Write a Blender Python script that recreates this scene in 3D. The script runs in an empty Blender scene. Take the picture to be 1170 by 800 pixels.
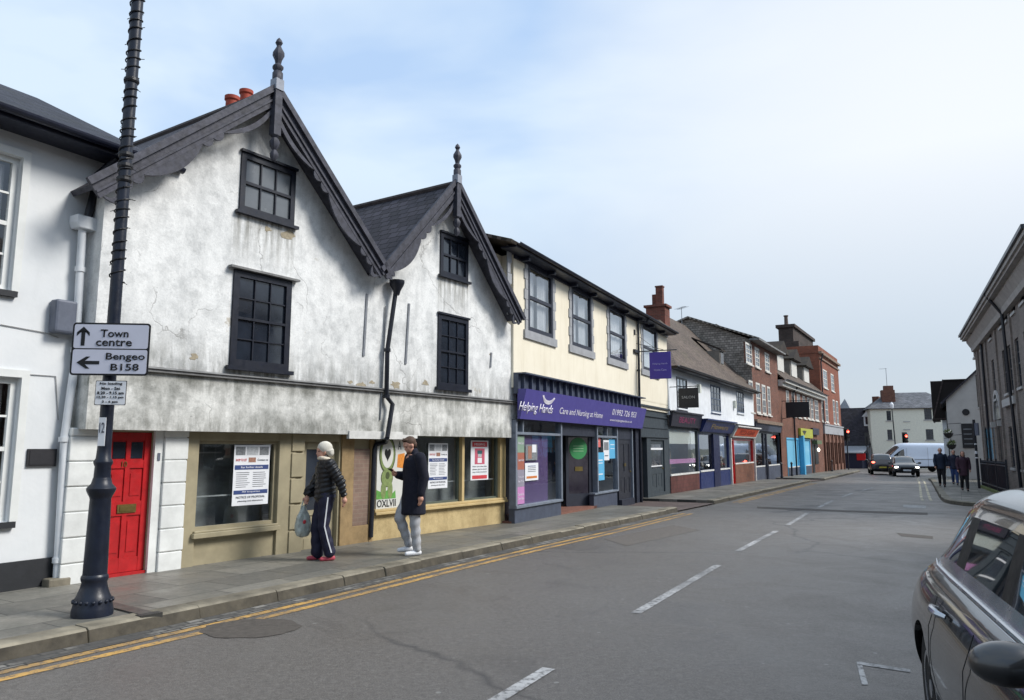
import bpy, bmesh, math, random
from mathutils import Vector, Matrix, noise
random.seed(7)
PI = math.pi
scene = bpy.context.scene
COL = scene.collection
# ------------------------------------------------------------ camera model
PITCH = math.radians(8.08); CP, SP = math.cos(PITCH), math.sin(PITCH)
FPX = 873.0; CAMH = 1.72
def ray(x, y):
    dx = x - 585.0; dy = 388.0 - y
    return dx, FPX*CP - dy*SP, FPX*SP + dy*CP
def gz(Y):
    """height of the road surface: level near the camera, falling gently away"""
    Y = min(Y, 95.0)
    if Y < 13: return 0.0
    if Y < 17: return -0.008*(Y-13)**2/8.0
    return -0.008*(Y-15)
def ground(x, y, h=0.0):
    d = ray(x, y); Y = 15.0
    for _ in range(60):
        t = (CAMH - h - gz(Y))/max(-d[2], 1e-3); Y = t*d[1]
    return t*d[0], Y
def atY(x, y, Y):
    d = ray(x, y); t = Y/d[1]
    return Vector((t*d[0], Y, CAMH + t*d[2]))
# ------------------------------------------------------------ mesh builder
class MB:
    def __init__(s): s.v = []; s.f = []; s.m = []
    def add(s, vs, fs, mi=0):
        o = len(s.v); s.v += [tuple(v) for v in vs]
        for f in fs: s.f.append([o+i for i in f]); s.m.append(mi)
        return s
    def box(s, x0, y0, z0, x1, y1, z1, mi=0):
        x0, x1 = min(x0, x1), max(x0, x1); y0, y1 = min(y0, y1), max(y0, y1); z0, z1 = min(z0, z1), max(z0, z1)
        vs = [(x0,y0,z0),(x1,y0,z0),(x1,y1,z0),(x0,y1,z0),(x0,y0,z1),(x1,y0,z1),(x1,y1,z1),(x0,y1,z1)]
        return s.add(vs, [(0,3,2,1),(4,5,6,7),(0,1,5,4),(1,2,6,5),(2,3,7,6),(3,0,4,7)], mi)
    def prism(s, poly, a, b, ax='y', mi=0):
        """poly in the plane across axis ax, extruded a..b: y->(x,z) x->(y,z) z->(x,y)"""
        def P(p, t):
            if ax == 'y': return (p[0], t, p[1])
            if ax == 'x': return (t, p[0], p[1])
            return (p[0], p[1], t)
        n = len(poly)
        ar = sum(poly[i][0]*poly[(i+1)%n][1]-poly[(i+1)%n][0]*poly[i][1] for i in range(n))
        if ar < 0: poly = poly[::-1]
        vs = [P(p, a) for p in poly]+[P(p, b) for p in poly]
        fs = [tuple(range(n)), tuple(range(2*n-1, n-1, -1))]+[(i, i+n, (i+1)%n+n, (i+1)%n) for i in range(n)]
        if ax in 'xz': fs = [f[::-1] for f in fs]
        if a > b: fs = [f[::-1] for f in fs]
        return s.add(vs, fs, mi)
    def tube(s, pts, r, n=8, mi=0, caps=True):
        pts = [Vector(p) for p in pts]; k = len(pts)
        rs = r if isinstance(r, (list, tuple)) else [r]*k
        rings = []
        prev = None
        for i, p in enumerate(pts):
            t = (pts[min(i+1, k-1)]-pts[max(i-1, 0)]).normalized()
            if prev is None:
                a = t.orthogonal().normalized()
            else:
                a = (prev - t*prev.dot(t))
                a = a.normalized() if a.length > 1e-5 else t.orthogonal().normalized()
            prev = a; b = t.cross(a)
            rings.append([p + (a*math.cos(q*2*PI/n)+b*math.sin(q*2*PI/n))*rs[i] for q in range(n)])
        vs = [v for R_ in rings for v in R_]; fs = []
        for i in range(k-1):
            for q in range(n):
                fs.append((i*n+q, i*n+(q+1)%n, (i+1)*n+(q+1)%n, (i+1)*n+q))
        if caps: fs += [tuple(range(n-1, -1, -1)), tuple((k-1)*n+q for q in range(n))]
        return s.add(vs, fs, mi)
    def lathe(s, prof, n=24, c=(0,0,0), mi=0, flute=0, fd=0.0):
        vs = []; fs = []
        for r, z in prof:
            for q in range(n):
                a = q*2*PI/n; rr = r*(1-fd*(0.5+0.5*math.cos(a*flute))) if flute else r
                vs.append((c[0]+rr*math.cos(a), c[1]+rr*math.sin(a), c[2]+z))
        for i in range(len(prof)-1):
            for q in range(n):
                fs.append((i*n+q, i*n+(q+1)%n, (i+1)*n+(q+1)%n, (i+1)*n+q))
        fs += [tuple(range(n-1,-1,-1)), tuple((len(prof)-1)*n+q for q in range(n))]
        return s.add(vs, fs, mi)
    def ball(s, c, r, n=12, m=8, mi=0, rot=None):
        if not isinstance(r, (tuple, list)): r = (r, r, r)
        vs = []; fs = []
        for i in range(m+1):
            th = PI*i/m
            for q in range(n):
                a = 2*PI*q/n
                v = Vector((r[0]*math.sin(th)*math.cos(a), r[1]*math.sin(th)*math.sin(a), -r[2]*math.cos(th)))
                if rot: v = rot @ v
                vs.append(v + Vector(c))
        for i in range(m):
            for q in range(n): fs.append((i*n+q, i*n+(q+1)%n, (i+1)*n+(q+1)%n, (i+1)*n+q))
        return s.add(vs, fs, mi)
    def cap(s, p0, r0, p1, r1, n=10, mi=0):
        s.tube([p0, p1], [r0, r1], n, mi); s.ball(p0, r0, n, 6, mi); return s.ball(p1, r1, n, 6, mi)
    def arc(s, c, r0, r1, y0, y1, a0, a1, n=16, mi=0):
        poly = [(c[0]+r1*math.cos(a0+(a1-a0)*i/n), c[1]+r1*math.sin(a0+(a1-a0)*i/n)) for i in range(n+1)]
        if r0 > 0: poly += [(c[0]+r0*math.cos(a1-(a1-a0)*i/n), c[1]+r0*math.sin(a1-(a1-a0)*i/n)) for i in range(n+1)]
        return s.prism(poly, y0, y1, 'y', mi)
    def mesh(s, name, mats, smooth=False):
        me = bpy.data.meshes.new(name); me.from_pydata(s.v, [], s.f)
        if not isinstance(mats, (list, tuple)): mats = [mats]
        for m in mats: me.materials.append(m)
        for p, mi in zip(me.polygons, s.m): p.material_index = mi; p.use_smooth = smooth
        bm = bmesh.new(); bm.from_mesh(me)
        bmesh.ops.recalc_face_normals(bm, faces=bm.faces)
        bm.to_mesh(me); bm.free()
        if smooth: me.set_sharp_from_angle(angle=math.radians(38))
        me.update()
        return me
    def eloft(s, rings, n=22, mi=0):
        """closed loft of elliptical rings (x, y, z, rx, ry)"""
        vs = [(x+rx*math.cos(2*PI*q/n), y+ry*math.sin(2*PI*q/n), z) for x, y, z, rx, ry in rings for q in range(n)]; k = len(rings)
        fs = [(i*n+q, i*n+(q+1)%n, (i+1)*n+(q+1)%n, (i+1)*n+q) for i in range(k-1) for q in range(n)]+[tuple(range(n-1, -1, -1)), tuple((k-1)*n+q for q in range(n))]
        return s.add(vs, fs, mi)
    def builds(s, name, mats, parent=None, **kw):
        """every box of the collection becomes an object of its own"""
        out = []
        for i in range(0, len(s.v), 8):
            q = MB(); q.v = s.v[i:i+8]; q.f = [[a-i for a in f] for f in s.f if i <= f[0] < i+8]; q.m = [0]*len(q.f); out.append(q.build(name, mats, parent, **kw))
        return out
    def build(s, name, mats, parent=None, smooth=False, bevel=0):
        o = bpy.data.objects.new(name, s.mesh(name, mats, smooth)); COL.objects.link(o)
        if parent: o.parent = parent
        if bevel:
            b = o.modifiers.new('bevel', 'BEVEL'); b.width = bevel; b.segments = 2; b.limit_method = 'ANGLE'
        return o
def tag(o, label, cat, group=None, kind=None):
    if label: o['label'] = label
    if cat: o['category'] = cat
    if group: o['group'] = group
    if kind: o['kind'] = kind
    return o
def thing(name, label, cat, loc=(0,0,0), rz=0, group=None):
    o = bpy.data.objects.new(name, None); COL.objects.link(o)
    o.location = loc; o.rotation_euler = (0, 0, rz); o.empty_display_size = .2
    return tag(o, label, cat, group)
def struct(o): o['kind'] = 'structure'; return o
def evalmesh(o, name):
    dg = bpy.context.evaluated_depsgraph_get(); dg.update()
    return bpy.data.meshes.new_from_object(o.evaluated_get(dg))
_fonts = {}
def text(s, w, h, x, y, z, mat, parent, name='lettering', align='C', depth=0.004, bold=0.0, shear=0):
    """lettering standing in the local xz plane facing -y, fitted to a w x h box centred on (x,z)"""
    cu = bpy.data.curves.new('t', 'FONT'); cu.body = s; cu.size = 1; cu.extrude = 0; cu.offset = bold; cu.shear = shear
    cu.resolution_u = 3
    cu.align_x = 'CENTER' if align == 'C' else 'LEFT'
    o = bpy.data.objects.new('t', cu); COL.objects.link(o)
    me = evalmesh(o, name); bpy.data.objects.remove(o); bpy.data.curves.remove(cu)
    xs = [v.co.x for v in me.vertices]; ys = [v.co.y for v in me.vertices]
    x0, x1, y0, y1 = min(xs), max(xs), min(ys), max(ys)
    sx = w/(x1-x0); sy = h/(y1-y0)
    for v in me.vertices:
        X = (v.co.x-(x0+x1)/2)*sx+x; Z = (v.co.y-(y0+y1)/2)*sy+z
        v.co = (X, y, Z)
    bm = bmesh.new(); bm.from_mesh(me)
    r = bmesh.ops.extrude_face_region(bm, geom=bm.faces[:])
    for v in [g for g in r['geom'] if isinstance(g, bmesh.types.BMVert)]: v.co.y -= depth
    bmesh.ops.recalc_face_normals(bm, faces=bm.faces)
    bm.to_mesh(me); bm.free()
    me.name = name; me.materials.clear(); me.materials.append(mat)
    for p in me.polygons: p.material_index = 0
    ob = bpy.data.objects.new(name, me); COL.objects.link(ob); ob.parent = parent
    return ob
# ------------------------------------------------------------ materials
def lin(c):
    f = lambda u: (u/255/12.92) if u/255 <= .04045 else ((u/255+.055)/1.055)**2.4
    return tuple(f(u) for u in c)
class NT:
    def __init__(s, name):
        s.m = bpy.data.materials.new(name); s.m.use_nodes = True
        s.t = s.m.node_tree; s.b = s.t.nodes['Principled BSDF']
        s.tc = s.t.nodes.new('ShaderNodeTexCoord')
    def n(s, ty, **kw):
        nd = s.t.nodes.new('ShaderNode'+ty)
        for k, v in kw.items():
            if k.startswith('i_'): nd.inputs[k[2:].replace('_', ' ')].default_value = v
            else: setattr(nd, k, v)
        return nd
    def l(s, a, b): s.t.links.new(a, b)
    def noise(s, scale, detail=4, rough=.6, vec=None, dist=0):
        nd = s.n('TexNoise'); nd.inputs['Scale'].default_value = scale; nd.inputs['Detail'].default_value = detail
        nd.inputs['Roughness'].default_value = rough; nd.inputs['Distortion'].default_value = dist
        s.l(vec or s.tc.outputs['Object'], nd.inputs['Vector']); return nd.outputs['Fac']
    def ramp(s, fac, stops):
        nd = s.n('ValToRGB'); cr = nd.color_ramp
        while len(cr.elements) > len(stops): cr.elements.remove(cr.elements[-1])
        while len(cr.elements) < len(stops): cr.elements.new(1)
        for e, (p, c) in zip(cr.elements, stops):
            e.position = p; e.color = (c, c, c, 1) if isinstance(c, (int, float)) else (*c[:3], 1)
        s.l(fac, nd.inputs['Fac']); return nd.outputs['Color']
    def mix(s, fac, a, b, blend='MIX'):
        nd = s.n('MixRGB', blend_type=blend)
        for inp, v in (('Fac', fac), ('Color1', a), ('Color2', b)):
            if isinstance(v, (int, float)): nd.inputs[inp].default_value = v if inp == 'Fac' else (v, v, v, 1)
            elif isinstance(v, tuple): nd.inputs[inp].default_value = (*v[:3], 1)
            else: s.l(v, nd.inputs[inp])
        return nd.outputs['Color']
    def math(s, op, a, b=0.0):
        nd = s.n('Math', operation=op)
        for i, v in enumerate((a, b)):
            if isinstance(v, (int, float)): nd.inputs[i].default_value = v
            else: s.l(v, nd.inputs[i])
        return nd.outputs[0]
    def mapping(s, scale=(1,1,1), rot=(0,0,0), vec=None, loc=(0,0,0)):
        nd = s.n('Mapping'); nd.inputs['Scale'].default_value = scale; nd.inputs['Rotation'].default_value = rot
        nd.inputs['Location'].default_value = loc
        s.l(vec or s.tc.outputs['Object'], nd.inputs['Vector']); return nd.outputs[0]
    def xz(s, scale=(1,1,1)):
        sp = s.n('SeparateXYZ'); s.l(s.tc.outputs['Object'], sp.inputs[0])
        cb = s.n('CombineXYZ'); s.l(sp.outputs[0], cb.inputs[0]); s.l(sp.outputs[2], cb.inputs[1]); s.l(sp.outputs[1], cb.inputs[2])
        return s.mapping(scale, vec=cb.outputs[0]), sp
    def bump(s, h, strength=.3, dist=.02):
        nd = s.n('Bump'); nd.inputs['Strength'].default_value = strength; nd.inputs['Distance'].default_value = dist
        s.l(h, nd.inputs['Height']); s.l(nd.outputs[0], s.b.inputs['Normal'])
    def set(s, col=None, rough=None, metal=None, spec=None, coat=None):
        for k, v in (('Base Color', col), ('Roughness', rough), ('Metallic', metal), ('Specular IOR Level', spec), ('Coat Weight', coat)):
            if v is None: continue
            if isinstance(v, tuple): s.b.inputs[k].default_value = (*v[:3], 1)
            elif isinstance(v, (int, float)): s.b.inputs[k].default_value = v
            else: s.l(v, s.b.inputs[k])
        return s.m
def plain(name, c, rough=.6, var=.18, scale=6, bump=.15, metal=0, spec=.4, coat=0):
    t = NT(name); c = lin(c)
    n1 = t.noise(scale, 5, .65)
    lo = tuple(u*(1-var) for u in c); hi = tuple(min(1, u*(1+var)) for u in c)
    col = t.ramp(n1, [(.3, lo), (.7, hi)])
    if bump: t.bump(t.noise(scale*6, 3), bump, .004)
    rr = t.ramp(t.noise(scale*1.7, 3), [(.3, max(0.02, rough-.08)), (.7, min(1, rough+.08))])
    return t.set(col, rr, metal, spec, coat)
MATS = {}
def M(key, *a, **k):
    if key not in MATS: MATS[key] = plain(key, *a, **k)
    return MATS[key]
def brickmat(name, c1, c2, mortar, bw=.225, bh=.075, scale=1, dark=.5):
    t = NT(name); v, sp = t.xz()
    # wrap side walls too: use x+y so that end walls also show courses
    br = t.n('TexBrick'); br.inputs['Scale'].default_value = 1
    ad = t.math('ADD', sp.outputs[0], sp.outputs[1]); cb = t.n('CombineXYZ'); t.l(ad, cb.inputs[0]); t.l(sp.outputs[2], cb.inputs[1])
    t.l(cb.outputs[0], br.inputs['Vector'])
    br.inputs['Color1'].default_value = (*lin(c1), 1); br.inputs['Color2'].default_value = (*lin(c2), 1)
    br.inputs['Mortar'].default_value = (*lin(mortar), 1); br.inputs['Mortar Size'].default_value = .006
    br.inputs['Brick Width'].default_value = bw; br.inputs['Row Height'].default_value = bh; br.inputs['Bias'].default_value = -.1
    st = t.ramp(t.noise(.7, 6, .7), [(.3, dark), (.62, 1.0)])
    col = t.mix(1, br.outputs['Color'], st, 'MULTIPLY')
    t.bump(br.outputs['Fac'], -.4, .01)
    return t.set(col, .85, 0, .25)
def roofmat(name, c, rows=.11, w=.17, moss=.25, mosscol=(90, 92, 60)):
    t = NT(name); c = lin(c)
    sp = t.n('SeparateXYZ'); t.l(t.tc.outputs['UV'], sp.inputs[0])
    br = t.n('TexBrick'); br.inputs['Scale'].default_value = 1
    t.l(t.tc.outputs['UV'], br.inputs['Vector'])
    br.inputs['Color1'].default_value = (*tuple(u*.7 for u in c), 1); br.inputs['Color2'].default_value = (*tuple(u*1.35 for u in c), 1)
    br.inputs['Mortar'].default_value = (*tuple(u*.25 for u in c), 1); br.inputs['Mortar Size'].default_value = rows*.07
    br.inputs['Brick Width'].default_value = w; br.inputs['Row Height'].default_value = rows; br.inputs['Mortar Smooth'].default_value = .4
    m = t.ramp(t.noise(1.3, 6, .7), [(.5, 0.0), (.72, moss)])
    col = t.mix(m, br.outputs['Color'], lin(mosscol))
    col = t.mix(1, col, t.ramp(t.noise(.5, 4), [(.3, .7), (.7, 1.15)]), 'MULTIPLY')
    saw = t.math('FRACT', t.math('DIVIDE', sp.outputs[1], rows))
    t.bump(t.mix(.5, t.math('SUBTRACT', 1.0, saw), br.outputs['Fac']), .9, .03)
    return t.set(col, .8, 0, .3)
def glassmat(name='window_glass', tint=(.95,.96,.965), rough=.02, refl=1.0):
    t = NT(name); nt = t.t
    tr = t.n('BsdfTransparent'); tr.inputs[0].default_value = (*tint, 1)
    gl = t.n('BsdfGlossy'); gl.inputs['Roughness'].default_value = rough; gl.inputs['Color'].default_value = (.9*refl, .95*refl, refl, 1)
    fr = t.n('Fresnel'); fr.inputs['IOR'].default_value = 1.6
    bp = t.n('Bump'); bp.inputs['Strength'].default_value = .12; bp.inputs['Distance'].default_value = .02
    t.l(t.noise(1.6, 2), bp.inputs['Height']); t.l(bp.outputs[0], gl.inputs['Normal'])
    k = t.math('MINIMUM', t.math('MULTIPLY', fr.outputs[0], 1.7), 1.0)
    ge = t.n('NewGeometry'); k = t.math('MULTIPLY', k, t.math('SUBTRACT', 1.0, ge.outputs['Backfacing']))
    mx = t.n('MixShader'); t.l(k, mx.inputs[0]); t.l(tr.outputs[0], mx.inputs[1]); t.l(gl.outputs[0], mx.inputs[2])
    t.l(mx.outputs[0], nt.nodes['Material Output'].inputs['Surface'])
    return t.m
def oldrender(name, base, grime, g0, g1, streak=.5, warm=(150, 135, 105), zd=None, sills=()):
    """patched lime render: blotches, drip streaks, flaked patches, hairline cracks"""
    t = NT(name); base = lin(base); grime = lin(grime)
    n1 = t.noise(1.0, 10, .66, dist=.3)
    n2 = t.noise(4.2, 10, .72, vec=t.mapping(loc=(3, 1, 9)))
    st = t.noise(1.0, 7, .65, vec=t.mapping((3.2, 3.2, .8)))
    f1 = t.ramp(n1, [(g0, 0.0), (g1, 1.0)])
    f2 = t.ramp(n2, [(.46, 0.0), (.6, 1.0)])
    f3 = t.ramp(st, [(.47, 0.0), (.7, streak)])
    col = t.mix(t.math('MULTIPLY', t.math('ADD', t.math('MULTIPLY', f1, .7), t.math('MULTIPLY', f2, .42)), .68), base, grime)
    col = t.mix(f3, col, tuple(u*1.05 for u in grime))
    fine = t.ramp(t.noise(38, 5, .75), [(.3, .86), (.6, 1.04)])
    col = t.mix(1, col, fine, 'MULTIPLY')
    spk = t.ramp(t.noise(16, 5, .8), [(.63, 0.0), (.7, .5)])
    col = t.mix(spk, col, lin((95, 98, 98)))
    if zd:   # dirt bands: (z of full dirt, z where it has faded out, strength)
        sp = t.n('SeparateXYZ'); t.l(t.tc.outputs['Object'], sp.inputs[0])
        dn = t.noise(1.0, 9, .7, vec=t.mapping((6, 6, 1.1), loc=(4, 0, 2)))
        for z0, z1, k_ in zd:
            mr = t.n('MapRange'); mr.inputs['From Min'].default_value = z1; mr.inputs['From Max'].default_value = z0; t.l(sp.outputs[2], mr.inputs['Value'])
            f = t.math('MULTIPLY', t.math('MULTIPLY', mr.outputs[0], t.ramp(dn, [(.38, 0.0), (.6, 1.0)])), k_)
            col = t.mix(f, col, lin((92, 92, 84)))
    if sills:   # rain streaks hanging below each sill (u0, u1, z)
        sp2 = t.n('SeparateXYZ'); t.l(t.tc.outputs['Object'], sp2.inputs[0]); sn = t.noise(1.0, 8, .7, vec=t.mapping((11, 11, .8), loc=(1, 0, 6)))
        for u0, u1, z0, ln in sills:
            def ramp_(inp, a, b_):
                mr = t.n('MapRange'); mr.inputs['From Min'].default_value = a; mr.inputs['From Max'].default_value = b_; t.l(inp, mr.inputs['Value']); return mr.outputs[0]
            f = t.math('MULTIPLY', t.math('MULTIPLY', ramp_(sp2.outputs[0], u0-.12, u0+.04), ramp_(sp2.outputs[0], u1+.12, u1-.04)), t.math('MULTIPLY', ramp_(sp2.outputs[2], z0-ln, z0-.05), ramp_(sp2.outputs[2], z0+.02, z0-.02)))
            f = t.math('MULTIPLY', f, t.ramp(sn, [(.4, .0), (.6, .8)]))
            col = t.mix(f, col, lin((104, 102, 92)))
    w = t.ramp(t.noise(.8, 7, .75, vec=t.mapping(loc=(7.3, 2, 5.1))), [(.63, 0.0), (.68, .55)])
    col = t.mix(w, col, lin(warm))
    vo = t.n('TexVoronoi', feature='DISTANCE_TO_EDGE'); vo.inputs['Scale'].default_value = .55
    ad = t.n('VectorMath', operation='ADD'); nz = t.n('TexNoise'); nz.inputs['Scale'].default_value = 1.5; nz.inputs['Detail'].default_value = 6
    t.l(t.tc.outputs['Object'], nz.inputs['Vector']); t.l(t.tc.outputs['Object'], ad.inputs[0]); t.l(nz.outputs['Color'], ad.inputs[1]); t.l(ad.outputs[0], vo.inputs['Vector'])
    cr = t.ramp(vo.outputs['Distance'], [(.0, .55), (.006, 0.0)])
    cr = t.math('MULTIPLY', cr, t.ramp(t.noise(.6, 2), [(.5, 0.0), (.56, 1.0)]))
    col = t.mix(cr, col, lin((110, 108, 104)))
    h = t.math('ADD', t.math('MULTIPLY', n1, 1.5), t.math('ADD', t.math('MULTIPLY', n2, .22), t.math('MULTIPLY', t.noise(30, 4), .03)))
    h = t.math('SUBTRACT', h, t.math('MULTIPLY', cr, .35))
    t.bump(h, .42, .05)
    return t.set(col, .88, 0, .2)
# ------------------------------------------------------------ shared materials
ASPH = None
def make_asphalt():
    t = NT('asphalt')
    n = t.noise(.16, 6, .65); sp = t.noise(75, 6, .8); pt = t.noise(.9, 6, .7, dist=.8)
    col = t.ramp(n, [(.3, (.083, .073, .065)), (.7, (.112, .105, .1))])
    col = t.mix(t.ramp(sp, [(.5, 0.0), (.68, .85)]), col, (.27, .25, .225))
    col = t.mix(t.ramp(sp, [(.32, .7), (.47, 0.0)]), col, (.02, .02, .021))
    col = t.mix(t.ramp(pt, [(.3, .45), (.46, 0.0)]), col, (.06, .056, .055))
    gr = t.noise(20, 5, .75)
    col = t.mix(t.ramp(gr, [(.52, 0.0), (.66, .5)]), col, (.2, .19, .175)); col = t.mix(t.ramp(gr, [(.34, .55), (.47, 0.0)]), col, (.045, .042, .04))
    # long wear streaks down the street
    st = t.noise(.35, 5, .6, vec=t.mapping((3.2, .22, 1), rot=(0, 0, math.radians(29))))
    col = t.mix(t.ramp(st, [(.5, 0.0), (.75, .4)]), col, (.145, .138, .13))
    vo = t.n('TexVoronoi', feature='DISTANCE_TO_EDGE'); vo.inputs['Scale'].default_value = .13
    nz = t.n('TexNoise'); nz.inputs['Scale'].default_value = .8; nz.inputs['Detail'].default_value = 6; t.l(t.tc.outputs['Object'], nz.inputs['Vector'])
    ad = t.n('VectorMath', operation='ADD'); t.l(t.tc.outputs['Object'], ad.inputs[0]); t.l(nz.outputs['Color'], ad.inputs[1]); t.l(ad.outputs[0], vo.inputs['Vector'])
    cr = t.math('MULTIPLY', t.ramp(vo.outputs['Distance'], [(.0, .8), (.006, 0.0)]), t.ramp(t.noise(.2, 3), [(.42, 0.0), (.5, 1.0)]))
    col = t.mix(cr, col, (.04, .038, .038))
    vs = t.n('TexVoronoi'); vs.inputs['Scale'].default_value = 2.6; t.l(t.tc.outputs['Object'], vs.inputs['Vector'])
    gum = t.ramp(vs.outputs['Distance'], [(.045, .5), (.06, 0.0)])
    col = t.mix(gum, col, (.3, .3, .285))
    t.bump(t.math('ADD', sp, t.math('MULTIPLY', n, .6)), .6, .008)
    rr = t.ramp(pt, [(.3, .36), (.7, .6)])
    return t.set(col, rr, 0, .5)
def make_paving():
    t = NT('paving_slabs')
    br = t.n('TexBrick'); t.l(t.tc.outputs['UV'], br.inputs['Vector'])
    br.inputs['Scale'].default_value = 1; br.inputs['Brick Width'].default_value = .95; br.inputs['Row Height'].default_value = .62
    br.inputs['Mortar Size'].default_value = .008; br.inputs['Mortar Smooth'].default_value = .25
    br.inputs['Color1'].default_value = (.12, .113, .098, 1); br.inputs['Color2'].default_value = (.215, .203, .175, 1)
    br.inputs['Mortar'].default_value = (.035, .034, .03, 1); br.offset = .37
    n = t.noise(1.1, 7, .7, dist=.5)
    col = t.mix(t.ramp(n, [(.4, 0.0), (.68, .6)]), br.outputs['Color'], (.085, .09, .082))
    col = t.mix(1, col, t.ramp(t.noise(20, 5, .7), [(.3, .8), (.7, 1.15)]), 'MULTIPLY')
    col = t.mix(t.ramp(t.noise(.5, 5, .7), [(.55, 0.0), (.72, .4)]), col, (.17, .15, .11))
    t.bump(t.math('ADD', t.math('MULTIPLY', br.outputs['Fac'], -1.0), t.math('MULTIPLY', t.noise(9, 5), .35)), .6, .012)
    return t.set(col, t.ramp(n, [(.35, .4), (.65, .72)]), 0, .45)
asphalt = make_asphalt(); paving = make_paving()
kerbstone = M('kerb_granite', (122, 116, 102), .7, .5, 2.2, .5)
yellow = None
def worn_paint(name, c, lo=.42, hi=.56):
    t = NT(name)
    f = t.ramp(t.noise(14, 6, .75), [(lo, 0.0), (hi, 1.0)])
    f2 = t.ramp(t.noise(1.3, 4, .6), [(.35, .35), (.6, 1.0)])
    col = t.mix(t.math('MULTIPLY', f, f2), (.085, .083, .084), lin(c))
    return t.set(col, .6, 0, .4)
yellow = worn_paint('yellow_road_paint', (192, 152, 84), .36, .52)
whitep = worn_paint('white_road_paint', (178, 178, 178), .36, .54)
glass = glassmat()
glass_dark = plain('dark_glass', (36, 42, 52), .07, .45, 1.3, 0, 0, .7)
dark_room = M('dark_room', (34, 34, 36), .9)
black_paint = M('black_gloss_paint', (30, 33, 42), .38, .25, 9, .12)
def glossy(name, c, rough=.35, **k): return M(name, c, rough, .1, 3, .06, **k)
# ------------------------------------------------------------ ground
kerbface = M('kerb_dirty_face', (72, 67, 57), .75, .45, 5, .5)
def dens(pts, step=1.0):
    out = [Vector((*pts[0], 0))]
    for a, b in zip(pts, pts[1:]):
        a = Vector((*a, 0)); b = Vector((*b, 0)); n = max(1, int((b-a).length/step))
        for i in range(1, n+1): out.append(a.lerp(b, i/n))
    return out
def smoothline(pts, step=.8, it=3):
    p = dens(pts, step)
    for _ in range(it): p = [p[0]]+[(p[i-1]+p[i]*2+p[i+1])/4 for i in range(1, len(p)-1)]+[p[-1]]
    return p
def normals(p, side=1):
    o = []
    for i in range(len(p)):
        t = (p[min(i+1, len(p)-1)]-p[max(i-1, 0)]).normalized(); o.append(Vector((-t.y, t.x, 0))*side)
    return o
def ribbon(name, pts, off0, off1, h, mat, side=1, hs=None, thick=0):
    """strip between two offsets of a polyline, following the street's fall; UV in metres"""
    nn = normals(pts, side); vs = []; fs = []; uv = []; s = 0
    for i, p in enumerate(pts):
        if i: s += (p-pts[i-1]).length
        for o in (off0, off1):
            q = p+nn[i]*o; vs.append((q.x, q.y, gz(q.y)+h)); uv.append((s, o))
    n = len(pts)
    for i in range(n-1): fs.append((2*i, 2*i+1, 2*i+3, 2*i+2))
    if thick:
        for i, p in enumerate(pts):
            for o in (off0, off1):
                q = p+nn[i]*o; vs.append((q.x, q.y, gz(q.y)+h-thick)); uv.append((i*.8, o))
        k = 2*n
        for i in range(n-1):
            fs.append((2*i, 2*i+2, 2*i+2+k, 2*i+k)); fs.append((2*i+1, 2*i+1+k, 2*i+3+k, 2*i+3))
        fs.append((0, k, k+1, 1)); fs.append((2*n-2, 2*n-1, k+2*n-1, k+2*n-2))
    me = bpy.data.meshes.new(name); me.from_pydata(vs, [], fs); me.materials.append(mat)
    ul = me.uv_layers.new(name='UVMap')
    for l in me.loops: ul.data[l.index].uv = uv[l.vertex_index]
    bm = bmesh.new(); bm.from_mesh(me); bmesh.ops.recalc_face_normals(bm, faces=bm.faces)
    if sum(f.normal.z*f.calc_area() for f in bm.faces) < 0: bmesh.ops.reverse_faces(bm, faces=bm.faces)
    bm.to_mesh(me); bm.free()
    o = bpy.data.objects.new(name, me); COL.objects.link(o); return struct(o)
def sheet(name, x0, x1, ys, h, mat, nx=2):
    vs = []; fs = []
    for y in ys:
        for i in range(nx): vs.append((x0+(x1-x0)*i/(nx-1), y, gz(y)+h))
    for j in range(len(ys)-1):
        for i in range(nx-1): fs.append((j*nx+i, j*nx+i+1, (j+1)*nx+i+1, (j+1)*nx+i))
    me = bpy.data.meshes.new(name); me.from_pydata(vs, [], fs); me.materials.append(mat)
    o = bpy.data.objects.new(name, me); COL.objects.link(o); return struct(o)
ys = [-40, 0, 13, 13.5, 14, 14.5, 15, 15.5, 16, 16.5, 17, 30, 50, 70, 95, 150]
sheet('road', -60, 140, ys, 0, asphalt)
sheet('ground', -900, 900, [-300]+ys[:-1]+[200, 1500], -.05, M('earth', (90, 92, 80), .9))
KL = [(-10.6, -4.0), (-6.5, 2.7), (-4.15, 6.49), (-2.75, 8.75), (-1.32, 11.34), (-.36, 13.0), (1.53, 16.15), (4.66, 21.9), (6.56, 25.2), (8.2, 28.2), (17.3, 45), (19.4, 48), (32.2, 71.5), (33.6, 75.5), (32.6, 78.5), (28, 81.5), (15, 89)]
kl = smoothline(KL, .5, 4)
def pad(name, pts, extra, h=.12):
    P = [(p.x, p.y) for p in pts]+list(extra)
    me = bpy.data.meshes.new(name); me.from_pydata([(x, y, gz(y)+h) for x, y in P], [], [tuple(range(len(P)))]); me.materials.append(paving)
    bm = bmesh.new(); bm.from_mesh(me); bmesh.ops.triangulate(bm, faces=bm.faces)
    bm.faces.ensure_lookup_table(); bm.normal_update()
    if bm.faces[0].normal.z < 0: bmesh.ops.reverse_faces(bm, faces=bm.faces)
    bm.to_mesh(me); bm.free()
    ul = me.uv_layers.new(name='UVMap'); c, s_ = .5, .866
    for l in me.loops:
        v = me.vertices[l.vertex_index].co; ul.data[l.index].uv = (v.x*c+v.y*s_, -v.x*s_+v.y*c)
    o = bpy.data.objects.new(name, me); COL.objects.link(o); return struct(o)
def cut(p, y0, y1): return [q for q in p if y0 <= q.y <= y1]
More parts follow.
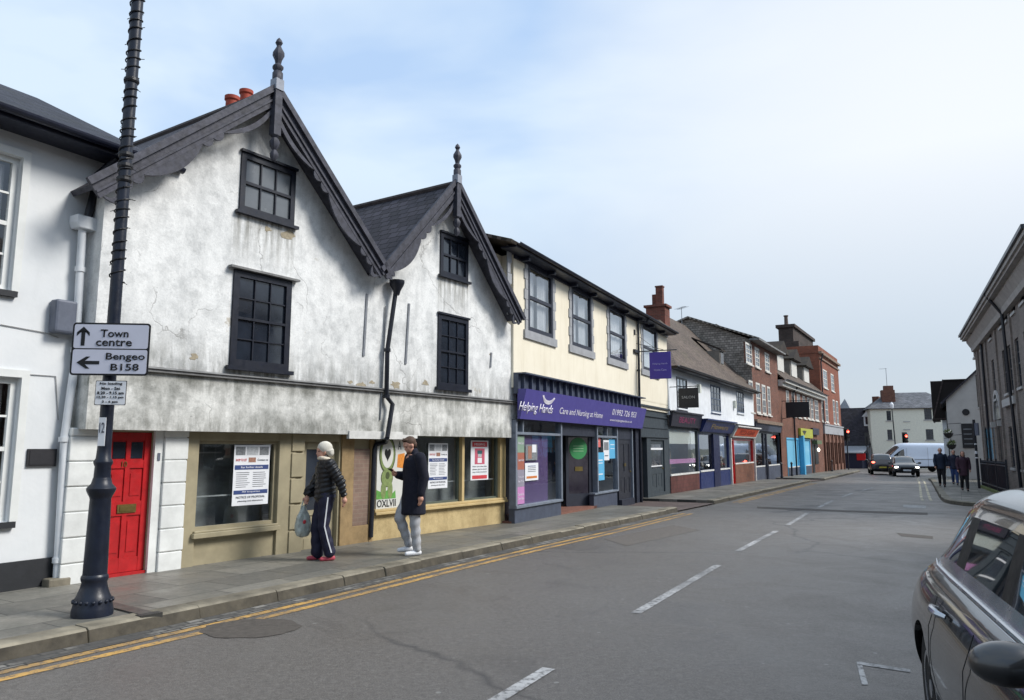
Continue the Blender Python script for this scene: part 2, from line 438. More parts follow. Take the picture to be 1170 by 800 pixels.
segs = [(-8, 22.3), (25.1, 45.2), (48.0, 77.9)]
def kerb_run(name, pts, side, w=.26, h=.125):
    mb = MB(); i = 0; nn = normals(pts, side)
    d = [0]
    for a, b in zip(pts, pts[1:]): d.append(d[-1]+(b-a).length)
    def at(s):
        for k in range(len(d)-1):
            if d[k+1] >= s: f = (s-d[k])/(d[k+1]-d[k]); return pts[k].lerp(pts[k+1], f), nn[k].lerp(nn[k+1], f)
        return pts[-1], nn[-1]
    s = 0
    while s < d[-1]-.3:
        L = random.uniform(.75, 1.25); e = min(s+L, d[-1]); (a, na), (b, nb) = at(s+.006), at(e-.006)
        jh = random.uniform(-.008, .008); jo = random.uniform(-.012, .012)
        vs = []
        for p, n in ((a, na), (b, nb)):
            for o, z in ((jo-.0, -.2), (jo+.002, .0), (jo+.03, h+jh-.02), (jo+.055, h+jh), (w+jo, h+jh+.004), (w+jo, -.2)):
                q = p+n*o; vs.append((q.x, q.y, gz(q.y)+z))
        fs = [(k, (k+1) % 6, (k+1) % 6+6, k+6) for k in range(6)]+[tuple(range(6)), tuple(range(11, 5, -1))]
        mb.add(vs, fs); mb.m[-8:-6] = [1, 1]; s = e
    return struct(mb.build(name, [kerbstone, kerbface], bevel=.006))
for a, b in segs:
    p = cut(kl, a, b)
    ribbon('pavement', p, .245, 9.0, .12, paving, 1, thick=.3)
    kerb_run('kerb', p, 1)
# the alley crossing and the side entry: sunk strips of dark tarmac
for a, b in ((22.3, 25.1), (45.2, 48.0)):
    ribbon('alley_crossing', cut(kl, a-.4, b+.4), .0, 9.0, .035, M('alley_tarmac', (92, 80, 76), .7, .3, 2, .4), 1)
for a, b in ((-8, 21.6), (26.2, 44)):
    for o in (-.27, -.47): ribbon('yellow_line', cut(kl, a, b), o-.1, o, .004, yellow, 1)
t = NT('sett_channel'); br = t.n('TexBrick'); t.l(t.tc.outputs['UV'], br.inputs['Vector']); br.inputs['Brick Width'].default_value = .2; br.inputs['Row Height'].default_value = .1
br.inputs['Mortar Size'].default_value = .012; br.inputs['Scale'].default_value = 1
br.inputs['Color1'].default_value = (.09, .085, .078, 1); br.inputs['Color2'].default_value = (.23, .22, .2, 1); br.inputs['Mortar'].default_value = (.03, .03, .03, 1)
t.set(t.mix(t.ramp(t.noise(1.2, 6, .7), [(.45, 0.0), (.55, .85)]), br.outputs['Color'], (.06, .058, .055)), .7); t.bump(br.outputs['Fac'], -.6, .02)
ribbon('gutter', cut(kl, -8, 21.6), -.255, -.004, .005, t.m, 1)
# centre line dashes
CLp = [(.29-3.4, 6.32-6.6), (.29, 6.32), (1.3, 8.35), (3.05, 11.67), (3.8, 13.22), (5.57, 16.5), (6.3, 17.87), (8.2, 21.6), (9.3, 23.67), (11.2, 27.2), (13.9, 31.9), (17.2, 37.2), (20.4, 42.6)]
cl = dens(CLp, .3)
def dash(y0, y1, w=.1): ribbon('centre_line', cut(cl, y0, y1), -w/2, w/2, .0045, whitep, 1)
for a, b in ((2.4, 6.55), (8.3, 11.8), (13.1, 16.7), (17.8, 21.8), (23.5, 27.3), (29.2, 32.4), (34.5, 38)): dash(a, b, .11)
# faint worn surface marks across the far carriageway
for i in range(22):
    px_, py_ = random.uniform(885, 1000), random.uniform(560, 566); X, Y = ground(px_, py_)
    if i < 8: px_, py_ = random.uniform(870, 930), random.uniform(577, 586); X, Y = ground(px_, py_)
    ribbon('road_scar', [Vector((X, Y, 0)), Vector((X+random.uniform(.3, 1.0), Y+random.uniform(-.1, .25), 0))], 0, random.uniform(.1, .3), .004, worn_paint('scar_paint', (150, 150, 150), .5, .7) if i == 0 else bpy.data.materials['scar_paint'], 1)
# trench scar crossing the carriageway and square patches
patch = M('tarmac_patch', (78, 73, 68), .75, .3, 12, .5)
def quadpatch(name, pix, mat, h=.004):
    ps = [ground(*q) for q in pix]; mb = MB(); mb.add([(x, y, gz(y)+h) for x, y in ps], [tuple(range(len(ps)))])
    o = mb.build(name, mat)
    if o.data.polygons[0].normal.z < 0: o.data.flip_normals()
    return struct(o)
quadpatch('trench_patch', [(865, 579), (960, 583), (1060, 586), (1060, 588.5), (960, 585), (865, 581)], patch)
quadpatch('trench_patch', [(1024, 609), (1066, 613), (1066, 616), (1030, 613)], patch)
quadpatch('tarmac_repair', [(690, 616), (770, 600), (800, 606), (716, 624)], M('tarmac_repair', (94, 89, 84), .7, .25, 14, .5))
# right-hand markings
quadpatch('bay_line', [(979, 756), (1040, 765.5), (1040, 769), (979, 759.5)], whitep, .0045)
quadpatch('bay_line', [(979, 759.5), (985, 759.8), (992, 783), (985, 783)], whitep, .0045)
quadpatch('stub_line', [(1032, 577), (1058, 578), (1058, 581), (1032, 580)], whitep, .0045)
KR = [(46, 62), (36, 56.5), (30.5, 53), (27.6, 50.8), (26.1, 48.8), (25.0, 46.4), (20.1, 37.0), (15.6, 28.4), (14.2, 25.6), (13.95, 24.6), (14.3, 23.6), (15.1, 22.6), (14.4, 21.0), (9.6, 12.6), (5.7, 5.6), (1.9, -1), (-.5, -5)]
kr = smoothline(KR, .4, 5)
pad('pavement', [q+n_*.2 for q, n_ in zip(kr, normals(kr, 1))], [(20, -6), (60, 10), (70, 62)])
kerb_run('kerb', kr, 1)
for o in (-.28, -.55): ribbon('yellow_line', [q for q in kr if q.y > 26.5 and q.y < 54][::1], o-.09, o, .004, worn_paint('pale_yellow_paint', (205, 195, 165), .34, .46) if o == -.28 else bpy.data.materials['pale_yellow_paint'], 1)
ribbon('yellow_line', [Vector((7.5, 13.0, 0)), Vector((7.85, 13.75, 0)), Vector((8.25, 14.0, 0)), Vector((9.0, 14.0, 0))], -.07, .07, .004, yellow, 1)
# covers
mb = MB(); X, Y = ground(287, 718); mb.add([(X+.46*(1+.06*math.sin(i*2.1))*math.cos(i*PI/14), Y+.40*(1+.05*math.sin(i*1.7))*math.sin(i*PI/14), gz(Y)+.0045) for i in range(28)], [tuple(range(28))])
tag(mb.build('manhole_patch', patch), 'round dark tarmac patch in the road beside the double yellow lines', 'manhole')
(X, Y), (X2, Y2) = ground(126, 692, .12), ground(186, 707, .12)
t0 = thing('drainage_channel', 'metal lidded rainwater channel crossing the pavement by the lamp column', 'drain channel', (X, Y, .12), math.atan2(Y2-Y, X2-X)); Ld = math.hypot(X2-X, Y2-Y)-.2
mb = MB(); mb.box(-.5, -.07, -.02, Ld-.105, .07, .016); mb.build('channel_lid', M('channel_metal', (74, 72, 68), .5, .3), t0)
mb = MB(); mb.box(Ld-.1, -.11, -.08, Ld-.0, .11, .017); mb.build('kerb_outlet', M('black_iron', (52, 52, 50), .6), t0)
# ------------------------------------------------------------ buildings
class Bld:
    def __init__(s, name, label, A, B, cat='building', group=None):
        s.A = Vector((A[0], A[1])); s.d = (Vector((B[0], B[1]))-s.A); s.L = s.d.length; s.d.normalize()
        s.n = Vector((-s.d.y, s.d.x)); s.z0 = gz(s.A.y)+.12
        s.root = thing(name, label, cat, (s.A.x, s.A.y, s.z0), math.atan2(s.d.y, s.d.x), group) if name else None
    def uz(s, px, py, y=0.0):
        d = ray(px, py); D = Vector((d[0], d[1])); t = (s.A.dot(s.n)+y)/D.dot(s.n)
        return (D*t-s.A).dot(s.d), CAMH+t*d[2]-s.z0
    def rc(s, x0, x1, yt, yb, y=0.0):
        """pixel box -> u0,u1,z0,z1 on the facade (heights read at the middle of the box)"""
        ym = (yt+yb)/2; xm = (x0+x1)/2
        u0 = s.uz(x0, ym, y)[0]; u1 = s.uz(x1, ym, y)[0]
        return u0, u1, s.uz(xm, yb, y)[1], s.uz(xm, yt, y)[1]
    def qd(s, tl, tr, br, bl, y=0.0):
        p = [s.uz(*q, y) for q in (tl, tr, br, bl)]
        return (p[0][0]+p[3][0])/2, (p[1][0]+p[2][0])/2, (p[2][1]+p[3][1])/2, (p[0][1]+p[1][1])/2
    def W(s, u, y, z):
        q = s.A+s.d*u+s.n*y; return Vector((q.x, q.y, z+s.z0))
def clip(poly, x0, x1, z0, z1):
    def cl(p, f, g):
        out = []
        for i in range(len(p)):
            a, b = p[i], p[(i+1) % len(p)]; fa, fb = f(a), f(b)
            if fa >= 0: out.append(a)
            if (fa > 0 and fb < 0) or (fa < 0 and fb > 0): k = fa/(fa-fb); out.append((a[0]+(b[0]-a[0])*k, a[1]+(b[1]-a[1])*k))
        return out
    for f in (lambda p: p[0]-x0, lambda p: x1-p[0], lambda p: p[1]-z0, lambda p: z1-p[1]):
        poly = cl(poly, f, None)
        if len(poly) < 3: return []
    return poly
def wall(mb, poly, holes, y=0.0, rev=.12, mi=0, rmi=None):
    """front face of a wall (poly in x,z) with rectangular openings and their reveals"""
    rmi = mi if rmi is None else rmi
    xs = sorted(set([p[0] for p in poly]+[h[0] for h in holes]+[h[1] for h in holes]))
    zs = sorted(set([p[1] for p in poly]+[h[2] for h in holes]+[h[3] for h in holes]))
    for a, b in zip(xs, xs[1:]):
        for c, d in zip(zs, zs[1:]):
            cx, cz = (a+b)/2, (c+d)/2
            if b-a < 1e-5 or d-c < 1e-5 or any(h[0] < cx < h[1] and h[2] < cz < h[3] for h in holes): continue
            q = clip(poly, a, b, c, d)
            if q: mb.add([(p[0], y, p[1]) for p in q], [tuple(range(len(q)))], mi)
    for u0, u1, z0, z1 in holes:
        for vs in ([(u0,y,z0),(u0,y+rev,z0),(u0,y+rev,z1),(u0,y,z1)], [(u1,y,z0),(u1,y,z1),(u1,y+rev,z1),(u1,y+rev,z0)],
                   [(u0,y,z1),(u0,y+rev,z1),(u1,y+rev,z1),(u1,y,z1)], [(u0,y,z0),(u1,y,z0),(u1,y+rev,z0),(u0,y+rev,z0)]):
            mb.add(vs, [(0,1,2,3)], rmi)
def shell(mb, poly, y0, y1, mi=0, bottom=True):
    """sides and back of a building whose front is poly"""
    n = len(poly)
    ar = sum(poly[i][0]*poly[(i+1)%n][1]-poly[(i+1)%n][0]*poly[i][1] for i in range(n))
    if ar < 0: poly = poly[::-1]
    mb.add([(p[0], y1, p[1]) for p in poly], [tuple(range(n))], mi)
    for i in range(n):
        a, b = poly[i], poly[(i+1) % n]
        mb.add([(a[0],y0,a[1]),(b[0],y0,b[1]),(b[0],y1,b[1]),(a[0],y1,a[1])], [(0,1,2,3)], mi)
def roof(name, quads, mat, parent, thick=.06, th_mat=None):
    """thick roof planes; each quad = eave-left, eave-right, ridge-right, ridge-left; UV in metres"""
    vs = []; fs = []; uvs = []; mi = []
    for q in quads:
        q = [Vector(p) for p in q]; ex = (q[1]-q[0]).normalized(); nrm = (q[1]-q[0]).cross(q[-1]-q[0]).normalized()
        up = nrm.cross(ex); 
        if nrm.z < 0: nrm = -nrm; up = -up
        if (q[-1]-q[0]).dot(up) < 0: up = -up
        o = len(vs); k = len(q)
        for p in q: vs.append(p); uvs.append(((p-q[0]).dot(ex), (p-q[0]).dot(up)))
        for p in q: vs.append(p-nrm*thick); uvs.append(((p-q[0]).dot(ex), (p-q[0]).dot(up)))
        fs.append([o+i for i in range(k)]); mi.append(0); fs.append([o+k+i for i in range(k)][::-1]); mi.append(1 if th_mat else 0)
        for i in range(k): fs.append([o+i, o+(i+1)%k, o+k+(i+1)%k, o+k+i]); mi.append(1 if th_mat else 0)
    me = bpy.data.meshes.new(name); me.from_pydata([tuple(v) for v in vs], [], fs); me.materials.append(mat)
    if th_mat: me.materials.append(th_mat)
    ul = me.uv_layers.new(name='UVMap')
    for l in me.loops: ul.data[l.index].uv = uvs[l.vertex_index]
    for p, m in zip(me.polygons, mi): p.material_index = m
    bm = bmesh.new(); bm.from_mesh(me); bmesh.ops.recalc_face_normals(bm, faces=bm.faces); bm.to_mesh(me); bm.free()
    o = bpy.data.objects.new(name, me); COL.objects.link(o); o.parent = parent; return o
def sash(parent, R, y, mat, cols=2, rows=2, fw=.06, bar=.022, sill=None, head=None, curtain=None, gl=None, meet=True, room=True, label=None, depth=.05, name='window'):
    """sash window filling opening R=(u0,u1,z0,z1); y = plane of the frame's face; glass 3 cm behind"""
    u0, u1, z0, z1 = R; u0, u1 = min(u0, u1), max(u0, u1)
    mb = MB(); d = depth
    mb.box(u0, y, z0, u0+fw, y+d, z1); mb.box(u1-fw, y, z0, u1, y+d, z1)
    mb.box(u0+fw, y, z1-fw, u1-fw, y+d, z1); mb.box(u0+fw, y, z0, u1-fw, y+d, z0+fw)
    a0, a1, b0, b1 = u0+fw, u1-fw, z0+fw, z1-fw
    for i in range(1, cols): c = a0+(a1-a0)*i/cols; mb.box(c-bar/2, y+.012, b0, c+bar/2, y+d-.012, b1)
    for j in range(1, rows):
        c = b0+(b1-b0)*j/rows; w = bar*2.0 if (meet and j*2 == rows) else bar
        mb.box(a0, y+(.004 if w > bar else .014), c-w/2, a1, y+d-.014, c+w/2)
    w = mb.build(name, mat, parent)
    if label: w['label'] = label
    mb = MB(); mb.box(a0, y+d*.55, b0, a1, y+d*.55+.006, b1); mb.build('pane', gl or glass, w)
    if curtain is not None:
        mb = MB(); n = 24; vs = []; fs = []
        for (c0, c1) in curtain:
            o = len(vs); x0 = a0+(a1-a0)*c0; x1 = a0+(a1-a0)*c1
            for i in range(n+1):
                x = x0+(x1-x0)*i/n; yy = y+.16+.022*math.sin(i*1.9)+.01*math.sin(i*.7)
                vs += [(x, yy, b0), (x, yy, b1)]
            for i in range(n): fs.append((o+2*i, o+2*i+2, o+2*i+3, o+2*i+1))
        mb.add(vs, fs); mb.build('curtain', M('net_curtain', (205, 205, 205), .9, .1), w)
    if sill:
        mb = MB(); so, sh, sx, sm = sill; mb.box(u0-sx, y-so, z0-sh, u1+sx, y+.02, z0-.002); mb.build('sill', sm, w)
    if head:
        mb = MB(); so, sh, sx, sm = head; mb.box(u0-sx, y-so, z1+.002, u1+sx, y+.02, z1+sh); mb.build('head', sm, w)
    return w
def gutterline(name, parent, u0, u1, y, z, r=.06, mat=None):
    mb = MB(); n = 8; prof = [(y-r+r*math.cos(a), z+r*math.sin(a)) for a in [PI+PI*i/n for i in range(n+1)]]
    prof += [(p[0]*.0+ (y-r+(r-.012)*math.cos(a)), z+(r-.012)*math.sin(a)) for a, p in zip([2*PI-PI*i/n for i in range(n+1)], prof)]
    mb.prism(prof, u0, u1, 'x'); return mb.build(name, mat or black_paint, parent)
def poster(B, name, label, R, y, paper, els, group=None):
    """paper sheet on a window; els = list of (fx0,fx1,fz0,fz1,material) or ('t', string, fx, fz, fw, fh, material)"""
    u0, u1, z0, z1 = R
    c = B.W((u0+u1)/2, y, z0)
    t = thing(name, label, 'poster', c, math.atan2(B.d.y, B.d.x), group)
    w = u1-u0; h = z1-z0; mb = MB(); mb.box(-w/2, 0, 0, w/2, .004, h); mb.build('sheet', paper, t)
    k = 0
    for e in els:
        if e[0] == 't':
            text(e[1], w*e[4], h*e[5], -w/2+w*e[2], -.003, h*e[3], e[6], t, depth=.002)
        else:
            k += 1
            mb = MB(); mb.box(-w/2+w*e[0], -.0022-.0001*k, h*e[2], -w/2+w*e[1], .001, h*e[3]); mb.build('printed_block', e[4], t)
    return t
# ================================================================= building 0: white rendered house, far left
white_smooth = NT('white_render')
_c = white_smooth.ramp(white_smooth.noise(.8, 6, .6), [(.3, lin((204, 208, 211))), (.7, lin((222, 224, 225)))])
_g = white_smooth.ramp(white_smooth.noise(1.2, 6, .7, vec=white_smooth.mapping((3, 3, .5))), [(.55, 0.0), (.8, .25)])
white_smooth.bump(white_smooth.math('ADD', white_smooth.noise(1.6, 4), white_smooth.math('MULTIPLY', white_smooth.noise(24, 3), .06)), .35, .03)
white_smooth = white_smooth.set(white_smooth.mix(_g, _c, lin((176, 182, 180))), .8, 0, .25)
white_wood = M('white_painted_wood', (214, 216, 214), .45, .06, 5)
dark_slate = roofmat('dark_slate_roof', (50, 52, 62), .16, .3, .15)
B0 = Bld('white_house', 'smooth white house with black plinth at the left edge of the photo', (-5.60, 9.12), (-5.08, 10.02))
b = B0
eh = b.uz(70, 165)[1]
ue = 1.12
w1 = b.qd((-14, 170), (25, 180), (12, 332), (-22, 328)); w1 = (w1[1]-1.0, w1[1], w1[2], w1[3])
w2 = b.rc(-20, 16, 430, 597); w2 = (w2[1]-1.0, w2[1], w2[2], w2[3])
poly = [(-5, -.5), (ue, -.5), (ue, eh), (-5, eh)]
mb = MB(); wall(mb, poly, [w1, w2], 0, .14); shell(mb, poly, 0, 7); mb.build('wall', white_smooth, b.root)
blackish = M('black_plinth_paint', (38, 40, 44), .6, .2, 4, .3)
zp = b.uz(30, 640)[1]
mb = MB(); mb.box(-5, -.035, -.5, ue-.12, .0, zp); mb.build('plinth', blackish, b.root)
for R in (w1, w2):
    sash(b.root, R, .06, white_wood, 2, 4 if R is w1 else 4, .07, .025, sill=(.12, .07, .06, blackish), curtain=[(0, 1)])
for R in (w1, w2):                                       # raised white surrounds
    mb = MB(); mb.box(R[1]+.003, -.03, R[2], R[1]+.09, 0.0, R[3]+.09); mb.box(R[0]-.09, -.03, R[3]+.003, R[1]+.003, 0, R[3]+.09)
    mb.build('window_surround', white_wood, b.root)
roof('roof', [[(-5, -.42, eh+.06), (ue+.22, -.42, eh+.06), (ue+.22-.0, 3.4, eh+2.0), (-5, 3.4, eh+2.0)],
              [(ue+.22, 7.2, eh+.06), (-5, 7.2, eh+.06), (-5, 3.4, eh+2.0), (ue+.22, 3.4, eh+2.0)]], dark_slate, b.root, .07, blackish)
mb = MB(); mb.box(-5, -.4, eh-.06, ue+.2, -.36, eh+.05); mb.box(-5, -.36, eh-.06, ue+.2, .0, eh-.03)
mb.build('eaves_board', M('navy_black_paint', (30, 34, 50), .4), b.root)
gutterline('gutter', b.root, -5, ue+.24, -.4, eh+.04, .065, bpy.data.materials['navy_black_paint'])
ug, zg = b.uz(67, 364)
mb = MB(); u0, u1, z0, z1 = b.rc(55, 80, 344, 382); mb.box(u0, -.16, z0, u1, -.002, z1)
mb.build('meter_box', M('grey_plastic', (92, 98, 112), .5), b.root, bevel=.03)
mb = MB(); u0, u1, z0, z1 = b.rc(30, 63, 513, 533); mb.box(u0, -.03, z0, u1, -.002, z1); mb.box(u0+.02, -.036, z0+.02, u1-.02, -.03, z1-.02)
mb.build('wall_plaque', M('dark_plaque', (40, 40, 44), .5), b.root)
mb = MB()
mb.tube([b.uz(0, 371)[:1]+(-.012,)+b.uz(0, 371)[1:], b.uz(50, 380)[:1]+(-.014,)+b.uz(50, 380)[1:], b.uz(66, 386)[:1]+(-.012,)+b.uz(66, 386)[1:]], .006, 5)
mb.build('cable', M('pale_cable', (150, 150, 150), .6), b.root)
mb = MB(); mb.tube([b.uz(20, 427)[:1]+(-.012,)+b.uz(20, 427)[1:], b.uz(63, 430)[:1]+(-.012,)+b.uz(63, 430)[1:], b.uz(66, 480)[:1]+(-.012,)+b.uz(66, 480)[1:]], .006, 5)
mb.build('cable', M('pale_cable', (150, 150, 150), .6), b.root)

# ================================================================= building 1: the double gabled building
GA, GB = (-5.12, 9.26), (-.06, 16.84)
G = Bld('double_gabled_building', 'old white double gabled building with black carved bargeboards, red door and beige shopfronts', GA, GB)
b = G
band = oldrender('grimy_band_render', (224, 224, 220), (98, 100, 95), .46, .62, .5, (96, 98, 84), [(2.62, 2.2, .75), (1.9, 2.2, .6)])
gblack = M('weathered_black_timber', (60, 61, 71), .65, .5, 9, .5)
gblack2 = M('navy_black_window_paint', (24, 28, 40), .42, .25, 9, .2)
rooftile = roofmat('dark_clay_tiles', (60, 58, 66), .19, .24, .2, (70, 72, 60))
uL = b.uz(112, 330)[0]; uR = b.uz(590, 420)[0]
YP = -.34; a1 = b.uz(315, 103, YP); a2 = b.uz(521, 209, YP); vy = b.uz(438, 306, YP); eL = b.uz(112, 206, YP); eR = b.uz(592, 356, YP)
a1, a2, vy, eL, eR = [(p[0], p[1]-.12) for p in (a1, a2, vy, eL, eR)]
zs0 = (b.uz(112, 427)[1]+b.uz(590, 457)[1])/2; zj = (b.uz(112, 487)[1]+b.uz(587, 497)[1])/2
uV = vy[0]; uRr = eR[0]+.08
print('gable', uL, uR, a1, a2, vy, eL, eR, zs0, zj, uV)
ZE1 = eL[1]; 
def outer(u):  # slopes
    return 0
s1l = (a1[1]-eL[1])/(a1[0]-eL[0]); s1r = (a1[1]-vy[1])/(vy[0]-a1[0]); s2l = (a2[1]-vy[1])/(a2[0]-vy[0]); s2r = (a2[1]-eR[1])/(eR[0]-a2[0])
print('slopes', s1l, s1r, s2l, s2r)
wa = b.qd((276, 175), (337, 195), (335, 259), (272, 240)); wb = b.qd((266, 308), (333, 321), (328, 424), (262, 418))
wc = b.qd((503, 266), (534, 276), (534, 321), (502, 315)); wd = b.qd((501, 358), (535, 367), (533, 445), (498, 442))
oldw = oldrender('flaking_lime_render', (231, 232, 231), (146, 149, 150), .48, .72, .3, (150, 135, 105), [(2.55, 3.25, .75), (6.6, 4.9, .3)], [(w[0]-.04, w[1]+.04, w[2]-.02, .9) for w in (wa, wb, wc, wd)])
p1 = [(uL, zs0), (uV, zs0), (uV, vy[1]), a1, (uL, a1[1]-s1l*(a1[0]-uL))]
p2 = [(uV, zs0), (uR, zs0), (uR, a2[1]-s2r*(uRr-a2[0])-.1), (uRr, a2[1]-s2r*(uRr-a2[0])), a2, (uV, vy[1])]
JD = 6.5
mb = MB(); wall(mb, p1, [wa, wb], 0, .1); wall(mb, p2, [wc, wd], 0, .1)
full = [(uL, zs0), (uR, zs0), p2[2], p2[3], a2, (uV, vy[1]), a1, p1[4]]
shell(mb, full, 0, JD)
mb.build('upper_wall', oldw, b.root)
zb = [zj-.02, zs0]
jl = b.uz(94, 455)[0]
mb = MB(); mb.box(uL-.03, -.02, zj-.05, uR+.01, .35, zs0-.001); mb.build('jetty_band', band, b.root)
mb = MB(); mb.box(uL-.06, -.075, zs0-.005, uR+.03, .02, zs0+.035); mb.prism([(-.1, zs0+.035), (.0, zs0+.07), (.0, zs0+.035)], uL-.06, uR+.03, 'x')
mb.build('drip_moulding', M('grey_lead', (118, 118, 118), .7, .35, 4, .5), b.root)
# roofs: slopes of both gables running back
YV = -.3
def slope(x0, z0, x1, z1, ext, y0, y1):
    d = Vector((x1-x0, z1-z0)).normalized(); x0e, z0e = x0-d.x*ext, z0-d.y*ext
    return [(x0e, y1, z0e+.1), (x0e, y0, z0e+.1), (x1, y0, z1+.1), (x1, y1, z1+.1)]
q = [slope(eL[0]+.1, eL[1]+.1*s1l, a1[0], a1[1], .12, YV, JD+.2), slope(uV, vy[1], a1[0], a1[1], .0, YV, JD+.2),
     slope(uV, vy[1], a2[0], a2[1], .0, YV, JD+.2), slope(uRr, a2[1]-s2r*(uRr-a2[0]), a2[0], a2[1], .05, YV, JD+.2)]
R_ = roof('roof', q, rooftile, b.root, .07, gblack)
mb = MB()
for a in (a1, a2):
    mb.tube([(a[0], YV-.02, a[1]+.1), (a[0], JD+.2, a[1]+.1)], .07, 8)
mb.build('ridge_tiles', M('ridge_clay', (70, 62, 60), .8, .3), R_)
# chimney behind gable 1
pots = [(b.uz(265.5, 111, 3.0), 3.0), (b.uz(281.5, 104, 3.7), 3.7)]
uc = (pots[0][0][0]+pots[1][0][0])/2; yc = 3.35; czt = min(pots[0][0][1], pots[1][0][1])-.62
mb = MB(); mb.box(uc-.42, yc-.75, czt-1.6, uc+.42, yc+.75, czt-.1); mb.box(uc-.47, yc-.8, czt-.1, uc+.47, yc+.8, czt)
ch = mb.build('chimney', brickmat('chimney_brick', (120, 66, 50), (95, 56, 46), (120, 112, 100)), R_)
for (p, yy) in pots:
    mb = MB(); mb.lathe([(.14, 0), (.13, .1), (.12, p[1]-czt-.1), (.145, p[1]-czt-.07), (.145, p[1]-czt), (.1, p[1]-czt)], 16, (p[0], yy, czt)); mb.build('chimney_pot', M('terracotta', (150, 62, 44), .75, .2), ch, smooth=True)
# bargeboards
def bargeboard(p_top, p_foot, nm, holes):
    A_ = Vector(p_top); F_ = Vector(p_foot); d = (F_-A_); L = d.length; d.normalize(); nrm = Vector((d.y, -d.x))
    if nrm.y > 0: nrm = -nrm
    mb = MB(); S = lambda s, o: tuple(A_+d*s+nrm*o)
    y0, y1 = YV-.05, YV-.01
    n = max(4, round(L/.62)); seg = L/n
    W0 = .17
    # flat board
    mb.prism([S(0, -.06), S(L+.1, -.06), S(L+.1, W0), S(0, W0)], y0, y1)
    # raised upper fillets
    mb.prism([S(0, -.1), S(L+.12, -.1), S(L+.12, -.01), S(0, -.01)], y0-.05, y0-.002)
    mb.prism([S(0, .07), S(L+.1, .07), S(L+.1, .1), S(0, .1)], y0-.025, y0-.002)
    k = 0; s = .12
    pattern = [1.15, .42, 1.05, .38]
    while s < L-.05:
        w = min(pattern[k % 4], L+.05-s)
        N = 14
        if k % 2 == 0:   # long carved swag, pierced by a crescent
            dep = .155
            out = [S(s+w*i/N, W0+dep*math.sin(PI*i/N)**.8) for i in range(N+1)]
            inn = [S(s+w*i/N, W0+(dep-.075)*math.sin(PI*i/N)**1.2) for i in range(N+1)]
            if (k//2) % 2 == 0: mb.prism(out+inn[::-1], y0+.004, y1-.004)
            else: mb.prism(out+[S(s+w, W0-.01), S(s, W0-.01)], y0+.004, y1-.004)
        else:            # small cusp
            out = [S(s+w*i/N, W0+.075*abs(math.sin(2*PI*i/N))**.7) for i in range(N+1)]
            mb.prism(out+[S(s+w, W0-.01), S(s, W0-.01)], y0+.006, y1-.006)
        s += w; k += 1
    return mb.build('bargeboard', gblack, b.root)
off = .1
bargeboard((a1[0], a1[1]+.1), (eL[0], eL[1]+.1), 'l', True)
bargeboard((a1[0], a1[1]+.1), (uV-.02, vy[1]+.12), 'r', False)
bargeboard((a2[0], a2[1]+.1), (uV+.05, vy[1]+.12), 'l', True)
bargeboard((a2[0], a2[1]+.1), (uRr, a2[1]-s2r*(uRr-a2[0])+.1), 'r', False)
# white-ish exposed undersides by the verge at the valley, finials with pendants
def finial(a, k, name='finial'):
    x = a[0]; z = a[1]; y = YV-.07; mb = MB()
    w = .075*k
    mb.box(x-w, y-w, z-.02, x+w, y+w, z+.16*k, 1)
    mb.lathe([(w*1.1, 0), (w*1.1, .12*k), (w*.8, .15*k), (w*1.15, .19*k), (w*1.15, .23*k), (w*.6, .27*k), (w*.75, .33*k), (w*1.25, .41*k), (w*1.2, .47*k), (w*.6, .55*k), (w*.45, .58*k), (w*.8, .63*k), (w*.55, .68*k), (w*.1, .72*k)], 8, (x, y, z+.16*k))
    mb.box(x-w*.9, y-w*.8, z-.02-.75*k, x+w*.9, y+w*.8, z-.021)
    mb.lathe([(w*.3, -.42*k), (w*.8, -.36*k), (w*.9, -.3*k), (w*.45, -.24*k), (w*.95, -.18*k), (w*1.1, -.1*k), (w*.6, -.04*k), (w*1.0, 0)], 8, (x, y, z-.02-.75*k))
    mb.build(name, [gblack, M('lead_flashing', (140, 145, 155), .5)], b.root, smooth=True)
finial((a1[0], a1[1]+.12), .95); finial((a2[0], a2[1]+.12), .92)
# windows
sl = (.06, .05, .06, gblack2)
sash(b.root, wa, -.03, gblack2, 3, 2, .085, .022, sill=(.05, .05, .06, gblack2), head=(.035, .04, .02, gblack2), gl=M('reflected_sky_pane', (104, 108, 112), .22, .2, 1.5, 0, 0, .6), depth=.07)  # reflected sky painted into the grey of these dull, dirty panes
sash(b.root, wb, -.03, gblack2, 3, 4, .1, .018, sill=(.05, .06, .06, gblack2), head=(.07, .035, .1, M('grey_lead')), gl=glass_dark, depth=.07)
sash(b.root, wc, -.03, gblack2, 3, 2, .085, .022, sill=(.05, .05, .05, gblack2), head=(.03, .04, .02, gblack2), gl=glass_dark, depth=.07)
sash(b.root, wd, -.03, gblack2, 3, 4, .09, .018, sill=(.05, .06, .06, gblack2), head=(.03, .04, .02, gblack2), gl=glass_dark, depth=.07)
for (t_, bo) in (((419, 336), (415, 407)), ((467, 347), (463, 416)), ((561, 403), (560, 420))):
    mb = MB(); p, q_ = b.uz(*t_), b.uz(*bo); mb.prism([(p[0]-.025, p[1]), (p[0]+.02, p[1]), (q_[0]+.02, q_[1]), (q_[0]-.025, q_[1])], -.022, -.001)
    mb.build('wall_tie_plate', M('grey_strip', (120, 124, 130), .6, .25), b.root)
